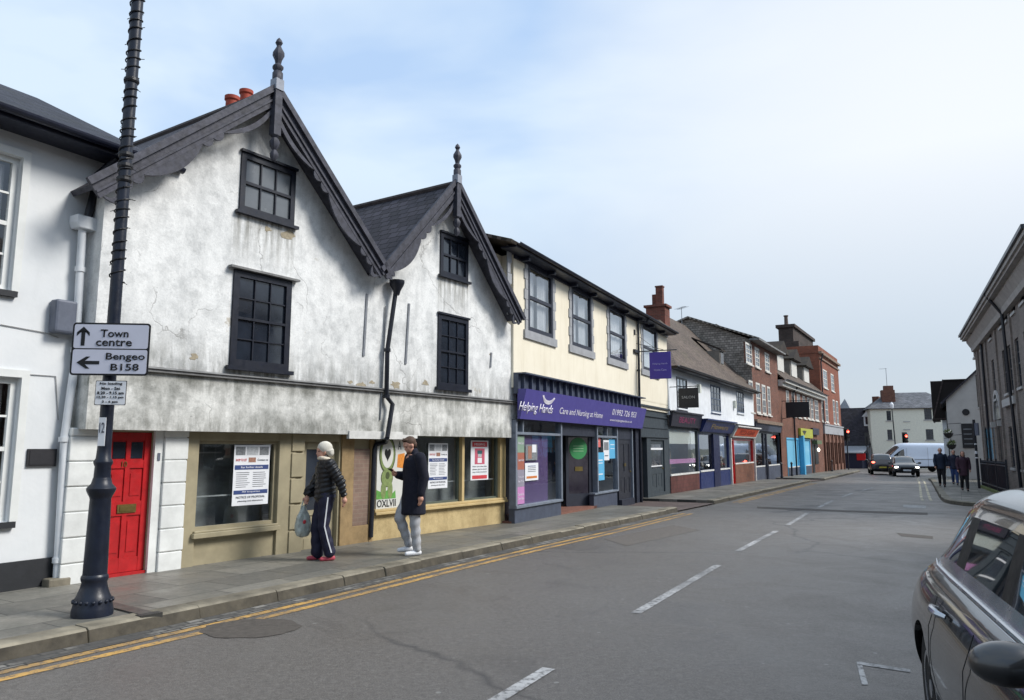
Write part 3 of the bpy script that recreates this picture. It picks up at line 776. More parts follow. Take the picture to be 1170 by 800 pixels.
# bare patches where the render has fallen
def flake(cx, cy, r, mat=None):
    u, z = b.uz(cx, cy); mb = MB(); pts = []
    for i in range(14): a_ = 2*PI*i/14; rr = r*random.uniform(.45, 1.1); pts.append((u+rr*1.3*math.cos(a_), z+rr*.7*math.sin(a_)))
    mb.prism(pts, -.004, .001); return mb
fl = M('bare_plaster', (156, 146, 126), .95, .25, 20, .5)
for (x, y, r) in ((222, 408, .07), (328, 268, .12), (306, 262, .07), (413, 440, .1), (425, 437, .06), (452, 440, .11), (486, 438, .09), (400, 437, .05), (560, 405, .03)):
    flake(x, y, r).build('fallen_render_patch', fl, b.root)
# valley hopper + downpipes
hop = b.uz(446, 325)
mb = MB(); mb.lathe([(.05, -.22), (.07, -.14), (.12, -.05), (.14, 0), (.14, .05)], 12, (hop[0], -.16, hop[1]))
pt = [(hop[0], -.13, hop[1]-.18)]
for (x, y) in ((444, 400), (443, 453)): p = b.uz(x, y, -.13); pt.append((p[0], -.1, p[1]))
for (x, y) in ((448, 462), (442, 500)): p = b.uz(x, y, -.13); pt.append((p[0], -.14, p[1]))
mb.tube(pt, .042, 10)
for k in (1, 2): mb.lathe([(.06, -.03), (.06, .03)], 12, (pt[k][0], pt[k][1], pt[k][2]))
GY = .24
p0 = b.uz(441, 505, GY-.1); p1_ = b.uz(429, 508, GY-.1); p2_ = b.uz(425, 614, GY-.1)
mb.tube([pt[-1], (p0[0], GY-.1, p0[1]), (p1_[0]+.03, GY-.08, p1_[1]), (p1_[0], GY-.08, p1_[1]-.08), (p2_[0], GY-.07, p2_[1])], .042, 10)
mb.build('downpipe', black_paint, b.root, smooth=True)
# grey cable/thin pipe beside it
p = b.uz(441, 350, -.03); q_ = b.uz(434, 480, -.03)
mb = MB(); mb.tube([(p[0], -.03, p[1]), (q_[0], -.04, q_[1])], .014, 6); mb.build('thin_pipe', M('grey_strip'), b.root)
# ---- ground floor
g = lambda x, y, dy=0: b.uz(x, y, GY+dy)
olive = M('beige_shopfront_paint', (152, 143, 118), .6, .16, 3, .3)
sand = M('sand_shopfront_paint', (186, 164, 118), .6, .16, 3, .3)
quoin = M('white_painted_stone', (214, 216, 214), .7, .16, 2.2, .5)
door_r = b.qd((112, 494), (173, 494), (167, 657), (112, 657), GY+.05)
uD0 = g(117, 580)[0]; uD1 = g(170, 580)[0]
uE = g(70, 580)[0]; uP1 = g(107, 580)[0]; uP2 = g(180, 580)[0]; uP3 = g(207, 580)[0]
uS = g(575, 560)[0]
winA = b.qd((225, 504), (317, 504), (314, 598), (221, 606), GY)
doorB = b.qd((346, 505), (385, 505), (383, 612), (342, 620), GY)
uM0 = g(429, 545)[0]; uM1 = g(463, 545)[0]; uW1 = g(527, 545)[0]; uW2 = g(569, 545)[0]
zsill = (g(482, 604-.0)[1]+0)/1; zsill = g(500, 575)[1]; ztop = zj-.04
print('GF', uE, uP1, uD0, uD1, uP2, uP3, winA, doorB, uM0, uM1, uW1, uW2, uS, zsill)
zd = zj-.05
holes = [(uD0, uD1, -.3, zd-.02), (winA[0], winA[1], winA[2], winA[3]), (doorB[0], doorB[1], -.3, doorB[3]), (uM1+.05, uW2, zsill, ztop)]
poly = [(uL, -.5), (uS, -.5), (uS, zj), (uL, zj)]
mb = MB(); wall(mb, poly, holes, GY, .12); shell(mb, poly, GY, JD)
mb.build('ground_floor_wall', olive, b.root)
# rusticated white piers
for (x0, x1) in ((uE, uP1), (uP2, uP3)):
    mb = MB(); z = -.12; hs = [.36, .3, .3, .3, .3, .3, .4]
    for h_ in hs:
        z1 = min(z+h_, zj-.03)
        mb.box(x0, GY-.09+random.uniform(-.004, .004), z+.006, x1+random.uniform(-.008, .004), GY+.02, z1-.006); z = z1
        if z >= zj-.04: break
    mb.box(x0+.01, GY-.07, -.15, x1-.01, GY+.0, zj-.03)
    mb.build('rusticated_pier', quoin, b.root, bevel=.012)
# red door
red = M('red_gloss_paint', (172, 32, 36), .36, .2, 7, .2)
mb = MB(); mb.box(uD1+.002, GY-.05, -.1, uP2-.004, GY+.03, zd); mb.box(uP1+.004, GY-.05, -.1, uD0-.002, GY+.03, zd)
mb.builds('door_frame', quoin, b.root)
dw = uD1-uD0; dy = GY+.04; zt = zd-.025; zb_ = .04
mb = MB(); mb.box(uD0+.004, dy+.012, zb_, uD1-.004, dy+.05, zt)
def P(a, c): return uD0+.004+(dw-.008)*a, zb_+(zt-zb_)*c
for (a, c, d_, e) in ((0, 0, .14, 1), (.86, 0, 1, 1), (.45, .0, .55, 1), (.14, 0, .86, .1), (.14, .40, .86, .5), (.14, .74, .86, .80), (.14, .94, .86, 1)):
    x0, z0 = P(a, c); x1, z1 = P(d_, e); mb.box(x0, dy-.004*(1 if a in (.14, .45) and d_ != .55 else 1.5 if a == .45 else 2), z0, x1, dy+.0115, z1)
for (a, d_) in ((.18, .41), (.59, .82)):
    for (c, e) in ((.54, .70), (.14, .36)):
        x0, z0 = P(a, c); x1, z1 = P(d_, e); mb.box(x0, dy+.003, z0, x1, dy+.0118, z1)
dr = mb.build('door', red, b.root)
mb = MB()
for (a, d_) in ((.17, .44), (.56, .83)): x0, z0 = P(a, .81); x1, z1 = P(d_, .93); mb.box(x0, dy+.006, z0, x1, dy+.0135, z1)
mb.build('door_light', glass_dark, dr)
mb = MB(); x0, z0 = P(.33, .42); x1, z1 = P(.74, .48); mb.box(x0, dy-.018, z0, x1, dy-.009, z1); mb.box(x0+.03, dy-.024, z0+.02, x1-.03, dy-.018, z1-.02); mb.build('letter_plate', M('aged_brass', (120, 105, 62), .4, .2, 8, .1, .7), dr)
x0, z0 = P(.62, .77); text('10', .07, .07, x0-.12, dy-.012, z0, M('aged_brass'), dr, 'door_number')
mb = MB(); mb.box(uD0, GY-.02, -.1, uD1, GY+.12, .035); mb.build('door_sill', red, b.root)
# bell panel on the right jamb
mb = MB(); x, z = g(179, 522); mb.box(x-.02, GY-.06, z-.05, x+.015, GY-.05, z+.05); mb.build('bell_panel', M('grey_plastic'), b.root)
# left shop window
ow = MB(); R = winA
ow.box(uP3+.01, GY-.05, -.12, R[0]-.002, GY-.001, zj-.03); ow.box(R[1]+.002, GY-.05, -.12, g(330, 560)[0]+.08, GY-.001, zj-.03)
ow.box(R[0]-.002, GY-.045, R[3]+.002, R[1]+.002, GY-.001, zj-.03)
ow.builds('shopfront_frame', olive, b.root, bevel=.006)
mb = MB(); mb.box(R[0]-.06, GY-.12, R[2]-.1, R[1]+.02, GY-.05, R[2]-.03); mb.box(R[0]-.03, GY-.09, R[2]-.03, R[1]-.0, GY-.046, R[2]-.001); mb.build('shop_sill', olive, b.root, bevel=.008)
w_ = sash(b.root, R, GY+.02, olive, 1, 1, .045, .03, gl=glass, depth=.06, name='shop_window')
mb = MB(); zb2 = R[2]+(R[3]-R[2])*.36; mb.box(R[0]+.045, GY+.09, zb2, R[1]-.045, GY+.11, zb2+.02); mb.build('inner_rail', M('grey_plastic_light', (150, 155, 155), .5), w_)
mb = MB(); mb.box(R[0]-.05, GY+.42, -.3, R[1]+.05, GY+.44, R[3]+.1); mb.build('inner_screen', M('dim_screen', (120, 126, 126), .8, .35, 2), b.root)
# strip light seen through the glass
mb = MB(); x, z = g(236, 518, .3); mb.box(x-.2, GY+.3, z, x+.25, GY+.33, z+.02); mb.build('inner_shelf', M('grey_plastic_light'), b.root)
# pier with panels and shop door
x0, x1 = g(324, 560)[0]+.06, g(344, 560)[0]
mb = MB()
for k in range(5): mb.box(x0+.02, GY-.075, -.05+k*.4, x1-.02, GY-.03, .32+k*.4 if k < 4 else zj-.05)
mb.box(x0, GY-.03, -.12, x1, GY-.001, zj-.031)
mb.build('panelled_pier', olive, b.root, bevel=.008)
R = doorB
mb = MB(); mb.box(R[0]+.02, GY+.06, .0, R[1]-.02, GY+.085, .55)
for (c0, c1, z0, z1) in ((0, .16, 0, 1), (.84, 1, 0, 1), (.16, .84, 0, .1), (.16, .84, .31, .36), (.16, .84, .93, 1), (.46, .54, .1, .31)):
    L_ = R[1]-R[0]; H_ = R[3]; mb.box(R[0]+L_*c0+.004, GY+.04, H_*z0, R[0]+L_*c1-.004, GY+.0598, H_*z1-.004)
d2 = mb.build('shop_door', olive, b.root)
mb = MB(); mb.box(R[0]+.06, GY+.065, R[3]*.35, R[1]-.06, GY+.072, R[3]-.05); mb.build('door_pane', glass_dark, d2)
mb = MB(); mb.ball((R[1]-.1, GY+.02, R[3]*.42), .03); mb.build('door_knob', M('aged_brass'), d2, smooth=True)
mb = MB(); mb.box(R[0]-.06, GY-.04, -.1, R[0]-.002, GY+.02, zj-.04); mb.box(R[1]+.002, GY-.04, -.1, R[1]+.06, GY+.02, zj-.04); mb.box(R[0]-.002, GY-.04, R[3]+.002, R[1]+.002, GY+.02, zj-.04)
mb.build('door_frame', olive, b.root, bevel=.006)
# faded brick strip between beige strips
x0, x1 = g(401, 560)[0], g(420, 560)[0]; zz0, zz1 = g(410, 600)[1], g(410, 513)[1]
oldbrick = brickmat('faded_brick', (138, 116, 104), (128, 108, 98), (142, 126, 112), .2, .07, dark=.4)
mb = MB(); mb.box(x0, GY-.03, zz0, x1, GY-.001, zz1); mb.build('exposed_brick', oldbrick, b.root)
mb = MB(); mb.box(x0-.13, GY-.06, -.1, x0-.004, GY-.001, zj-.04); mb.box(x1+.004, GY-.06, -.1, uM0-.1, GY-.001, zj-.04); mb.box(x0-.004, GY-.05, -.1, x1+.004, GY-.001, zz0-.003)
mb.box(x0-.3, GY-.075, -.1, x0-.14, GY-.001, zj-.04)
mb.builds('shopfront_post', M('stained_timber', (140, 118, 84), .7, .3, 4, .4), b.root, bevel=.005)
# white lintel boxes under the band
x0, x1 = g(400, 495, -.3)[0], g(461, 495, -.3)[0]
mb = MB(); mb.box(x0, -.045, zj-.12, x1, .02, zj+.01); mb.box(x1+.01, -.03, zj-.1, x1+.42, .02, zj-.04); mb.builds('lintel_box', M('white_stain', (205, 205, 202), .7, .2, 4, .3), b.root)
# right shopfront: stall riser, sill, posts and two lights
xr0 = uM0-.08
mb = MB(); mb.box(xr0, GY-.03, -.3, uS+.01, GY-.001, zsill-.09); mb.build('stall_riser', oldrender('sandy_render', (196, 176, 132), (140, 120, 84), .45, .7, .5), b.root)
mb = MB(); mb.box(xr0, GY-.12, zsill-.1, uS+.01, GY-.02, zsill-.05); mb.box(xr0, GY-.09, zsill-.05, uS+.01, GY-.005, zsill-.002); mb.build('shop_sill', sand, b.root, bevel=.01)
mb = MB(); mb.box(uW1-.05, GY-.06, zsill, uW1+.03, GY+.04, ztop); mb.box(uW2, GY-.06, zsill, uS+.008, GY+.0, ztop+.02); mb.builds('window_post', sand, b.root, bevel=.006)
for (x0, x1) in ((uM1+.05, uW1-.052), (uW1+.032, uW2-.002)):
    w_ = sash(b.root, (x0, x1, zsill, ztop), GY+.02, M('dull_green_frame', (84, 92, 82), .6), 1, 1, .035, gl=glass, depth=.06, name='shop_window')
    mb = MB(); zb2 = zsill+(ztop-zsill)*.3; mb.box(x0+.035, GY+.1, zb2, x1-.035, GY+.115, zb2+.018); mb.build('inner_rail', M('grey_plastic_light'), w_)
mb = MB(); mb.box(uM1-.2, GY+.42, -.3, uS-.1, GY+.44, zj); mb.build('inner_screen', M('dim_screen'), b.root)
# ---- mural board
mx0, mx1 = uM0-.02, uM1+.06; mz0 = zsill+.0; mz1 = zj-.06
c = b.W((mx0+mx1)/2, GY-.03, mz0)
mu = thing('mural_board', 'white mural board painted with a green shape and black heart, beside the black downpipe', 'mural', c, math.atan2(b.d.y, b.d.x))
w = mx1-mx0; h = mz1-mz0
mb = MB(); mb.box(-w/2, -.02, 0, w/2, .02, h); mb.build('board', M('mural_white', (202, 202, 196), .6, .06, 4), mu)
def ell(cx, cz, rx, rz, y0, mat, nm, n=28, jag=0):
    mb = MB(); mb.prism([(cx+rx*math.cos(2*PI*i/n)*(1+jag*math.sin(i*2.3)), cz+rz*math.sin(2*PI*i/n)*(1+jag*math.sin(i*3.1))) for i in range(n)], y0-.002, y0); return mb.build(nm, mat, mu)
mg = M('mural_green', (120, 136, 84), .6, .25, 14); mg2 = M('mural_olive_line', (70, 80, 48), .6); mgr = M('mural_grass', (92, 150, 70), .6, .3, 12)
cx = -w/2+w*.30
ell(cx, h*.74, w*.245, h*.262, -.021, mg2, 'painted_shape'); ell(cx, h*.74, w*.215, h*.235, -.0235, mg, 'painted_shape')
ell(cx, h*.75, w*.175, h*.195, -.026, M('mural_white'), 'painted_shape')
mb = MB(); hp = []
for i in range(40):
    a_ = 2*PI*i/40; hp.append((cx+w*.0062*16*math.sin(a_)**3*.95, h*.745+h*.0062*(13*math.cos(a_)-5*math.cos(2*a_)-2*math.cos(3*a_)-math.cos(4*a_))))
mb.prism(hp, -.0305, -.0285); mb.build('painted_heart', M('mural_black', (22, 22, 24), .5), mu)
ell(cx, h*.42, w*.18, h*.13, -.0215, mg2, 'painted_shape'); ell(cx, h*.42, w*.165, h*.12, -.024, mg, 'painted_shape'); ell(cx+.01, h*.45, w*.06, h*.05, -.0265, mg2, 'painted_shape')
for sx in (-1, 1): ell(cx+sx*w*.1, h*.25, w*.075, h*.12, -.0225, mg, 'painted_shape')
mb = MB(); mb.prism([(-w/2, h*.13), (w*.08, h*.13), (w*.06, h*.24), (-.02, h*.2), (-.12*w, h*.27), (-w*.3, h*.21), (-w/2, h*.26)], -.0225, -.0205); mb.build('painted_grass', mgr, mu)
mb = MB(); mb.prism([(w*.1, h*.56), (w*.34, h*.54), (w*.33, h*.76), (w*.12, h*.74)], -.0225, -.0205); mb.build('painted_panel', M('mural_orange', (205, 130, 52), .6, .3, 20), mu)
text('OXLVII', w*.56, h*.1, -w*.2, -.021, h*.07, M('mural_black'), mu, bold=.01)
text('A', w*.1, h*.12, w*.17, -.021, h*.87, M('mural_black'), mu)
# ---- posters in the windows
pw = M('poster_white', (222, 224, 228), .5, .04); pgrey = M('poster_grey_photo', (120, 124, 128), .6, .5, 30); pblue = M('poster_blue', (58, 74, 122), .5, .1); pred = M('poster_red', (198, 66, 74), .5, .1); pink = M('poster_pink', (214, 120, 140), .5, .12)
ink = M('poster_ink', (70, 74, 86), .6); plight = M('poster_white_ink', (235, 235, 238), .6)
def council(B, R, label):
    els = [(.04, .30, .83, .97, pgrey), (.34, .66, .83, .97, M('poster_pale', (176, 180, 184), .6, .3, 25)), (.70, .96, .83, .97, pgrey), (.40, .60, .71, .79, M('poster_brown', (150, 112, 96), .6, .4, 30)),
           (.03, .97, .59, .665, pblue), (.03, .97, .185, .25, pblue),
           ('t', 'For further details', .5, .628, .6, .03, plight), ('t', 'SHOP TO LET', .2, .75, .3, .04, pred), ('t', 'Contact us', .8, .75, .3, .035, ink), ('t', 'All enquiries', .5, .22, .5, .03, plight),
           ('t', 'NOTICE OF PROPOSAL', .5, .135, .8, .035, ink), ('t', 'planning and alterations', .5, .07, .7, .03, ink)]
    for k in range(8):
        for cx_ in (.27, .73): els.append((cx_-.19, cx_+random.uniform(.08, .19), .30+k*.034, .307+k*.034, ink))
    return poster(B, 'window_poster', label, R, GY+.012, pw, els)
council(b, b.qd((266, 509), (309, 508), (306, 575), (267, 579), GY+.01), 'large white notice with two blue bands, in the shop window beside the red door')
council(b, b.qd((489, 507), (512, 506), (511, 556), (490, 560), GY+.01), 'white notice with two blue bands, right behind the man in the dark coat')
els = [(.08, .92, .84, .97, pred), ('t', 'MISSING', .5, .905, .6, .06, plight), (.22, .78, .40, .80, M('poster_rose', (190, 92, 112), .5, .15, 8)), (.38, .62, .43, .56, pw), (.40, .6, .58, .66, M('poster_pale')), (.36, .64, .66, .75, M('poster_teal', (58, 92, 98), .5)),
       (.08, .92, .03, .12, pred)]
for k, tx in enumerate(('Have you seen this', 'please get in touch', 'any information')): els.append(('t', tx, .5, .34-k*.07, .8, .04, ink))
poster(b, 'window_poster', 'white poster with red bands and pink picture, in the sandy shopfront', b.qd((538, 504), (558, 503), (558, 548), (538, 549), GY+.01), GY+.012, pw, els)
# white downpipe and hopper at the corner between the two buildings
wp = thing('white_downpipe', 'white downpipe with a boxy hopper head in the corner left of the gabled building', 'downpipe', B0.W(.9, -.1, 0), math.atan2(B0.d.y, B0.d.x))
inv = Matrix.Translation(-B0.W(.9, -.1, 0))
def wl(px, py, y=-.1):
    u, z = B0.uz(px, py, y); return (u-.9, y+.1, z)
wpm = M('white_gloss_metal', (214, 218, 222), .45, .08, 4)
mb = MB(); q_ = wl(97, 257); mb.prism([(q_[0]-.12, q_[2]-.07), (q_[0]+.12, q_[2]-.07), (q_[0]+.15, q_[2]+.0), (q_[0]+.15, q_[2]+.09), (q_[0]-.15, q_[2]+.09), (q_[0]-.15, q_[2]+.0)], -.1, .09)
mb.build('hopper_head', wpm, wp, bevel=.008)
mb = MB(); mb.tube([wl(94, 262), wl(86, 412), wl(82, 440), wl(74, 498), wl(65, 663)], .048, 12)
for (x, y) in ((91.5, 308), (87, 400), (73, 502), (66, 640)): q_ = wl(x, y); mb.lathe([(.06, -.03), (.06, .03)], 12, q_)
mb.build('pipe', wpm, wp, smooth=True)
mb = MB(); q_ = wl(64, 668); mb.box(q_[0]-.14, -.1, -.2, q_[0]+.12, .06, .09); mb.build('gully_block', kerbstone, wp, bevel=.02)
mb = MB(); q0 = wl(112, 200); q1 = wl(105, 232); q2 = wl(100, 250)
mb.tube([wl(134, 182, -.3), q0, q1, q2], .05, 10); mb.build('swan_neck', black_paint, wp, smooth=True)
# ================================================================= building 2: cream building with the purple care shop
C = Bld('cream_building', 'cream rendered building with grey quoined sash windows over a purple fronted care shop', (-.10, 16.60), (5.85, 29.10))
b = C
cream = NT('cream_render'); _f = cream.noise(.9, 6, .65)
cream.bump(cream.noise(20, 4), .2, .01)
cream = cream.set(cream.mix(cream.ramp(cream.noise(1.0, 6, .7, vec=cream.mapping((4, 4, .5))), [(.5, 0.0), (.8, .35)]), cream.ramp(_f, [(.3, lin((222, 214, 194))), (.7, lin((232, 225, 207)))]), lin((178, 164, 132))), .8, 0, .25)
greystone = M('grey_painted_stone', (150, 152, 156), .75, .15, 4, .3)
slate_blue = M('slate_blue_paint', (70, 77, 92), .5, .15, 4, .15)
slate_dark = M('slate_dark_paint', (44, 48, 60), .5, .15, 4, .15)
navyblk = bpy.data.materials['navy_black_paint']
browntile = roofmat('brown_clay_tiles', (98, 86, 78), .12, .17, .45, (94, 90, 66))
uC0 = b.uz(590, 430)[0]-.15; uF0_ = b.uz(592, 430)[0]-.25; uC1 = b.uz(762, 400)[0]; uD = b.uz(728, 440)[0]
ze = (b.uz(600, 300)[1]+b.uz(745, 362)[1])/2
zc0 = (b.uz(592, 432)[1]+b.uz(728, 453.5)[1])/2
zc1 = b.uz(745, 466)[1]
print('C', uC0, uC1, uD, ze, zc0, zc1, 'L', b.L)
W_ = [b.qd((603.7, 311), (631, 322), (630.5, 391), (601, 384)), b.qd((653, 332.5), (675, 339.5), (675, 403), (652, 396)),
      b.qd((695.5, 346), (713, 354.5), (714, 412.5), (695, 408)), b.qd((733.6, 366), (750, 371), (750, 422), (733.5, 419))]
zt_ = sum(w[3] for w in W_)/4; ze = zt_+.02; zb__ = sum(w[2] for w in W_)/4
W_ = [(w[0], w[1], zb__, zt_) for w in W_]
print(W_)
poly = [(uC0, zc0-.3), (uC1, zc0-.3), (uC1, ze), (uC0, ze)]
CD = 7
mb = MB(); wall(mb, poly, W_, 0, .1); shell(mb, [(uC0, -.5), (uC1, -.5), (uC1, ze), (uC0, ze)], .9, CD); shell(mb, poly, 0, .9)
mb.build('wall', cream, b.root)
for i, R in enumerate(W_):
    w_ = sash(b.root, R, -.03, slate_dark, 1, 2, .1, .04, curtain=[(0, .42), (.58, 1)] if i < 2 else [(0, 1)], depth=.08, meet=True)
    mb = MB(); k = 0; z = R[2]
    while z < R[3]-.05:
        ww = .2 if k % 2 else .14; z1 = min(z+.24, R[3])
        mb.box(R[0]-ww, -.028, z+.004, R[0]-.003, -.0, z1-.004); mb.box(R[1]+.003, -.028, z+.004, R[1]+ww, -.0, z1-.004); z = z1; k += 1
    mb.build('quoins', greystone, w_)
    mb = MB(); mb.box(R[0]-.22, -.05, R[2]-.2, R[1]+.22, .02, R[2]-.004); mb.build('sill', greystone, w_)
mb = MB(); z = zb__
for k in range(7):
    mb.box(W_[0][0]-1.1, -.025, zb__+.2+k*.24, W_[0][0]-.95+(.06 if k % 2 else 0), 0, zb__+.43+k*.24)
mb.build('quoins', greystone, b.root)
# eaves: deep dark soffit with brackets, gutter and low tiled roof
mb = MB(); mb.box(uC0-.6, -.32, ze, uC1+.1, .02, ze+.04); mb.box(uC0-.6, -.35, ze+.002, uC1+.12, -.32, ze+.12); mb.box(uC0, -.05, ze-.08, uC1+.02, -.002, ze-.002)
u = uC0+.3
while u < uC1: mb.box(u, -.25, ze-.09, u+.09, -.052, ze-.002); u += 1.55
mb.build('eaves_board', navyblk, b.root)
gutterline('gutter', b.root, uC0-.6, uC1+.16, -.35, ze+.1, .055, navyblk)
rz = ze+.2
Rf = roof('roof', [[(uC0-.9, -.38, rz-.1), (uC1+.14, -.38, rz-.1), (uC1+.14, 3.6, rz+1.15), (uC0-.9, 3.6, rz+1.15)], [(uC1+.14, CD+.2, rz), (uC0-.9, CD+.2, rz), (uC0-.9, 3.6, rz+1.15), (uC1+.14, 3.6, rz+1.15)]], browntile, b.root, .07)
mb = MB(); mb.add([(uC1, .1, ze), (uC1, CD, ze), (uC1, 3.6, rz+1.1)], [(0, 1, 2)]); mb.add([(uC0-.8, .3, ze-1.5), (uC0-.8, CD, ze-1.5), (uC0-.8, CD, ze), (uC0-.8, 3.6, rz+1.1), (uC0-.8, .3, ze)], [(0, 1, 2, 3, 4)]); mb.add([(uC0-.8, .3, ze-1.5), (uC0, .3, ze-1.5), (uC0, .3, ze), (uC0-.8, .3, ze)], [(0, 1, 2, 3)]); mb.build('gable_end', cream, b.root)
# drainpipe
mb = MB(); p = b.uz(735, 360, -.2); q1 = b.uz(729, 368, -.07); q2 = b.uz(727.5, 575, -.06)
mb.tube([(p[0], -.42, ze+.1), (p[0], -.3, ze-.1), (q1[0], -.07, q1[1]), (uD, -.06, 2.2), (uD, -.06, -.2)], .042, 10)
for z in (1.2, 2.6, 4.2): mb.lathe([(.06, -.03), (.06, .03)], 12, (uD, -.06, z))
mb.build('downpipe', black_paint, b.root, smooth=True)
# hanging sign
t = thing('hanging_sign', 'small purple hanging sign on a black iron bracket high on the cream wall', 'hanging sign', b.W(uD+.1, -.0, b.uz(728, 403)[1]), math.atan2(b.d.y, b.d.x))
mb = MB(); 
mb.box(-.5, -.08, -.04, .02, -.0, .06); mb.tube([(0, -.02, .03), (0, -1.35, .03)], .018, 8); mb.tube([(-.35, -.02, .62), (-.02, -.7, .05)], .008, 6); mb.tube([(-.1, -.0, .3), (0, -.9, .05)], .01, 6)
mb.box(-.38, -.04, .56, -.3, 0, .74)
mb.build('bracket', black_paint, t)
purple = M('purple_sign', (82, 76, 146), .4, .06, 3, .03); plilac = M('lilac_lettering', (170, 165, 220), .5)
mb = MB(); mb.box(-.02, -1.14, -.92, .02, -.42, -.02, 0); mb.tube([(0, -.55, -.03), (0, -.55, .03)], .006, 5); mb.tube([(0, -1.1, -.03), (0, -1.1, .03)], .006, 5)
bo = mb.build('board', [M('purple_hanging', (70, 56, 150), .4, .06, 3, .03)], t)
for k, (tx, w, z) in enumerate((('Helping Hands', .5, -.42), ('Home Care', .42, -.62))):
    o = text(tx, w, .07, 0, 0, 0, plilac, bo)
    for v in o.data.vertices: x, y, zz = v.co; v.co = (-.024+y*1.0+.002, -.78-x*1.0, zz+z)
# dark band with fins above the fascia
mb = MB(); zf1 = (b.uz(592, 445.5, -.25)[1]+b.uz(728, 464.2, -.25)[1])/2; zf0 = (b.uz(592, 480.6, -.12)[1]+b.uz(724, 487.8, -.12)[1])/2
uF0 = uF0_; uF1 = uD-.06
mb.box(uF0, -.12, zf1-.1, uF1, -.0, zc0); mb.box(uF0, -.3, zc0-.002, uF1+.02, .0, zc0+.03)
u = uF0+.15
while u < uF1: mb.box(u, -.2, zf1-.05, u+.035, -.121, zc0-.003); u += .42
mb.build('finned_band', slate_blue, b.root)
mb = MB(); mb.prism([(-.1, zf0), (-.16, zf0), (-.32, zf1), (-.1, zf1)], uF0, uF1, 'x'); fs_ = mb.build('fascia_sign', purple, b.root)
cream_ink = M('sign_white_ink', (225, 222, 232), .5, .03)
def onfascia(o):
    sl = .16/(zf1-zf0)
    for v in o.data.vertices: v.co.y = -.16-(v.co.z-zf0)*sl-.003+(v.co.y)
    return o
def fz(px, py): return b.uz(px, py, -.24)
def ft(tx, x0, x1, ymid, hh, **k):
    a = fz(x0, ymid); c_ = fz(x1, ymid); zc = b.uz((x0+x1)/2, ymid, -.24)[1]
    return onfascia(text(tx, c_[0]-a[0], hh, (a[0]+c_[0])/2, 0, zc, cream_ink, fs_, **k))
ft('Helping Hands', 594, 632, 467.5, .26, bold=.005, shear=.1)
ft('Care and Nursing at Home', 640, 689, 473, .2)
ft('01992 726 953', 699, 726, 472.5, .17); ft('www.helpinghands.co.uk', 698, 723, 481.3, .085)
mb = MB(); q0 = fz(625, 456)
for k in range(3): mb.arc((q0[0], q0[1]+.12-k*.05), .16-k*.02, .2-k*.025, -.004, 0, PI*1.1, PI*1.85, 14)
em = onfascia(mb.build('emblem', cream_ink, fs_))
for v in em.data.vertices: v.co.x = q0[0]+(v.co.x-q0[0])*2.1
# shopfront
gl_ = lambda x, y, dy=0: b.uz(x, y, dy)
u0 = gl_(577, 560)[0]; u1 = gl_(600, 560)[0]; u2 = gl_(628, 550)[0]; u3 = gl_(636, 550)[0]; u4 = gl_(640, 550)[0]
u5 = gl_(647, 550, .5)[0]; u6 = gl_(676, 550)[0]; u7 = gl_(681, 550)[0]; u8 = gl_(704, 550)[0]; u9 = gl_(707, 550)[0]; u10 = gl_(721, 550)[0]; u11 = gl_(727, 550)[0]
zr = (gl_(578, 582)[1]); zr = (gl_(640, 568)[1]+zr)/2; zt2 = zf0-.02
print('shop', u0, u1, u2, u3, u4, u5, u6, u7, u8, u9, u10, u11, zr, zf0, zf1)
mb = MB()
mb.box(uF0, .95, -.3, u11, 1.0, zc0)      # back lobby wall
mb.build('lobby_wall', slate_dark, b.root)
mb = MB(); mb.box(uC0, -.03, -.5, u4-.02, .12, zr-.06); mb.box(u7-.25, -.02, -.5, u8+.03, .12, zr-.04); mb.builds('stall_riser', slate_blue, b.root, bevel=.01)
mb = MB(); mb.box(uC0, -.08, zr-.06, u4, .12, zr); mb.box(u7-.28, -.07, zr-.04, u8+.05, .12, zr+.01); mb.builds('shop_sill', M('slate_light_paint', (112, 120, 132), .5), b.root, bevel=.008)
mb = MB()
ztr = zt2-.32
for x in (u4-.06, u7-.02, u8, u10+.02, uF0): mb.box(x, -.06, -.3 if x in (u10+.02,) else zr, x+.09, .1, zt2)
mb.box(uF0, -.05, ztr, u4, .08, ztr+.06); mb.box(u7, -.05, ztr, u8, .08, ztr+.06); mb.box((u0+u1)/2+.3, -.045, ztr, (u0+u1)/2+.36, .08, zt2); mb.box((u7+u8)/2, -.045, ztr+.06, (u7+u8)/2+.05, .08, zt2)
mb.build('shopfront_frame', M('slate_light_paint'), b.root, bevel=.005)
mb = MB(); mb.box(uF0, -.1, zt2-.0, uF1, .9, zf0+.0); mb.build('shopfront_head', slate_dark, b.root)
mb = MB(); mb.box(uF0+.09, .02, zr, u4-.06, .03, zt2); mb.build('shop_pane', glass, b.root)
mb = MB(); mb.box(u7+.07, .02, zr, u8, .03, zt2); mb.build('shop_pane', glass, b.root)
mb = MB(); mb.box(u4-.05, .03, zr, u4-.03, .9, zt2); mb.build('shop_pane', glass, b.root)
mb = MB(); mb.box(u1, .05, zr, u2, .07, ztr); mb.build('window_panel', M('purple_vinyl', (96, 78, 122), .6, .12, 2), b.root)
mb = MB(); mb.box(u8-.0, .12, -.2, u10+.02, .95, zt2); mb.box(u4-.02, .0, zt2-.3, u7, .04, zt2); mb.builds('lobby_side', slate_dark, b.root)
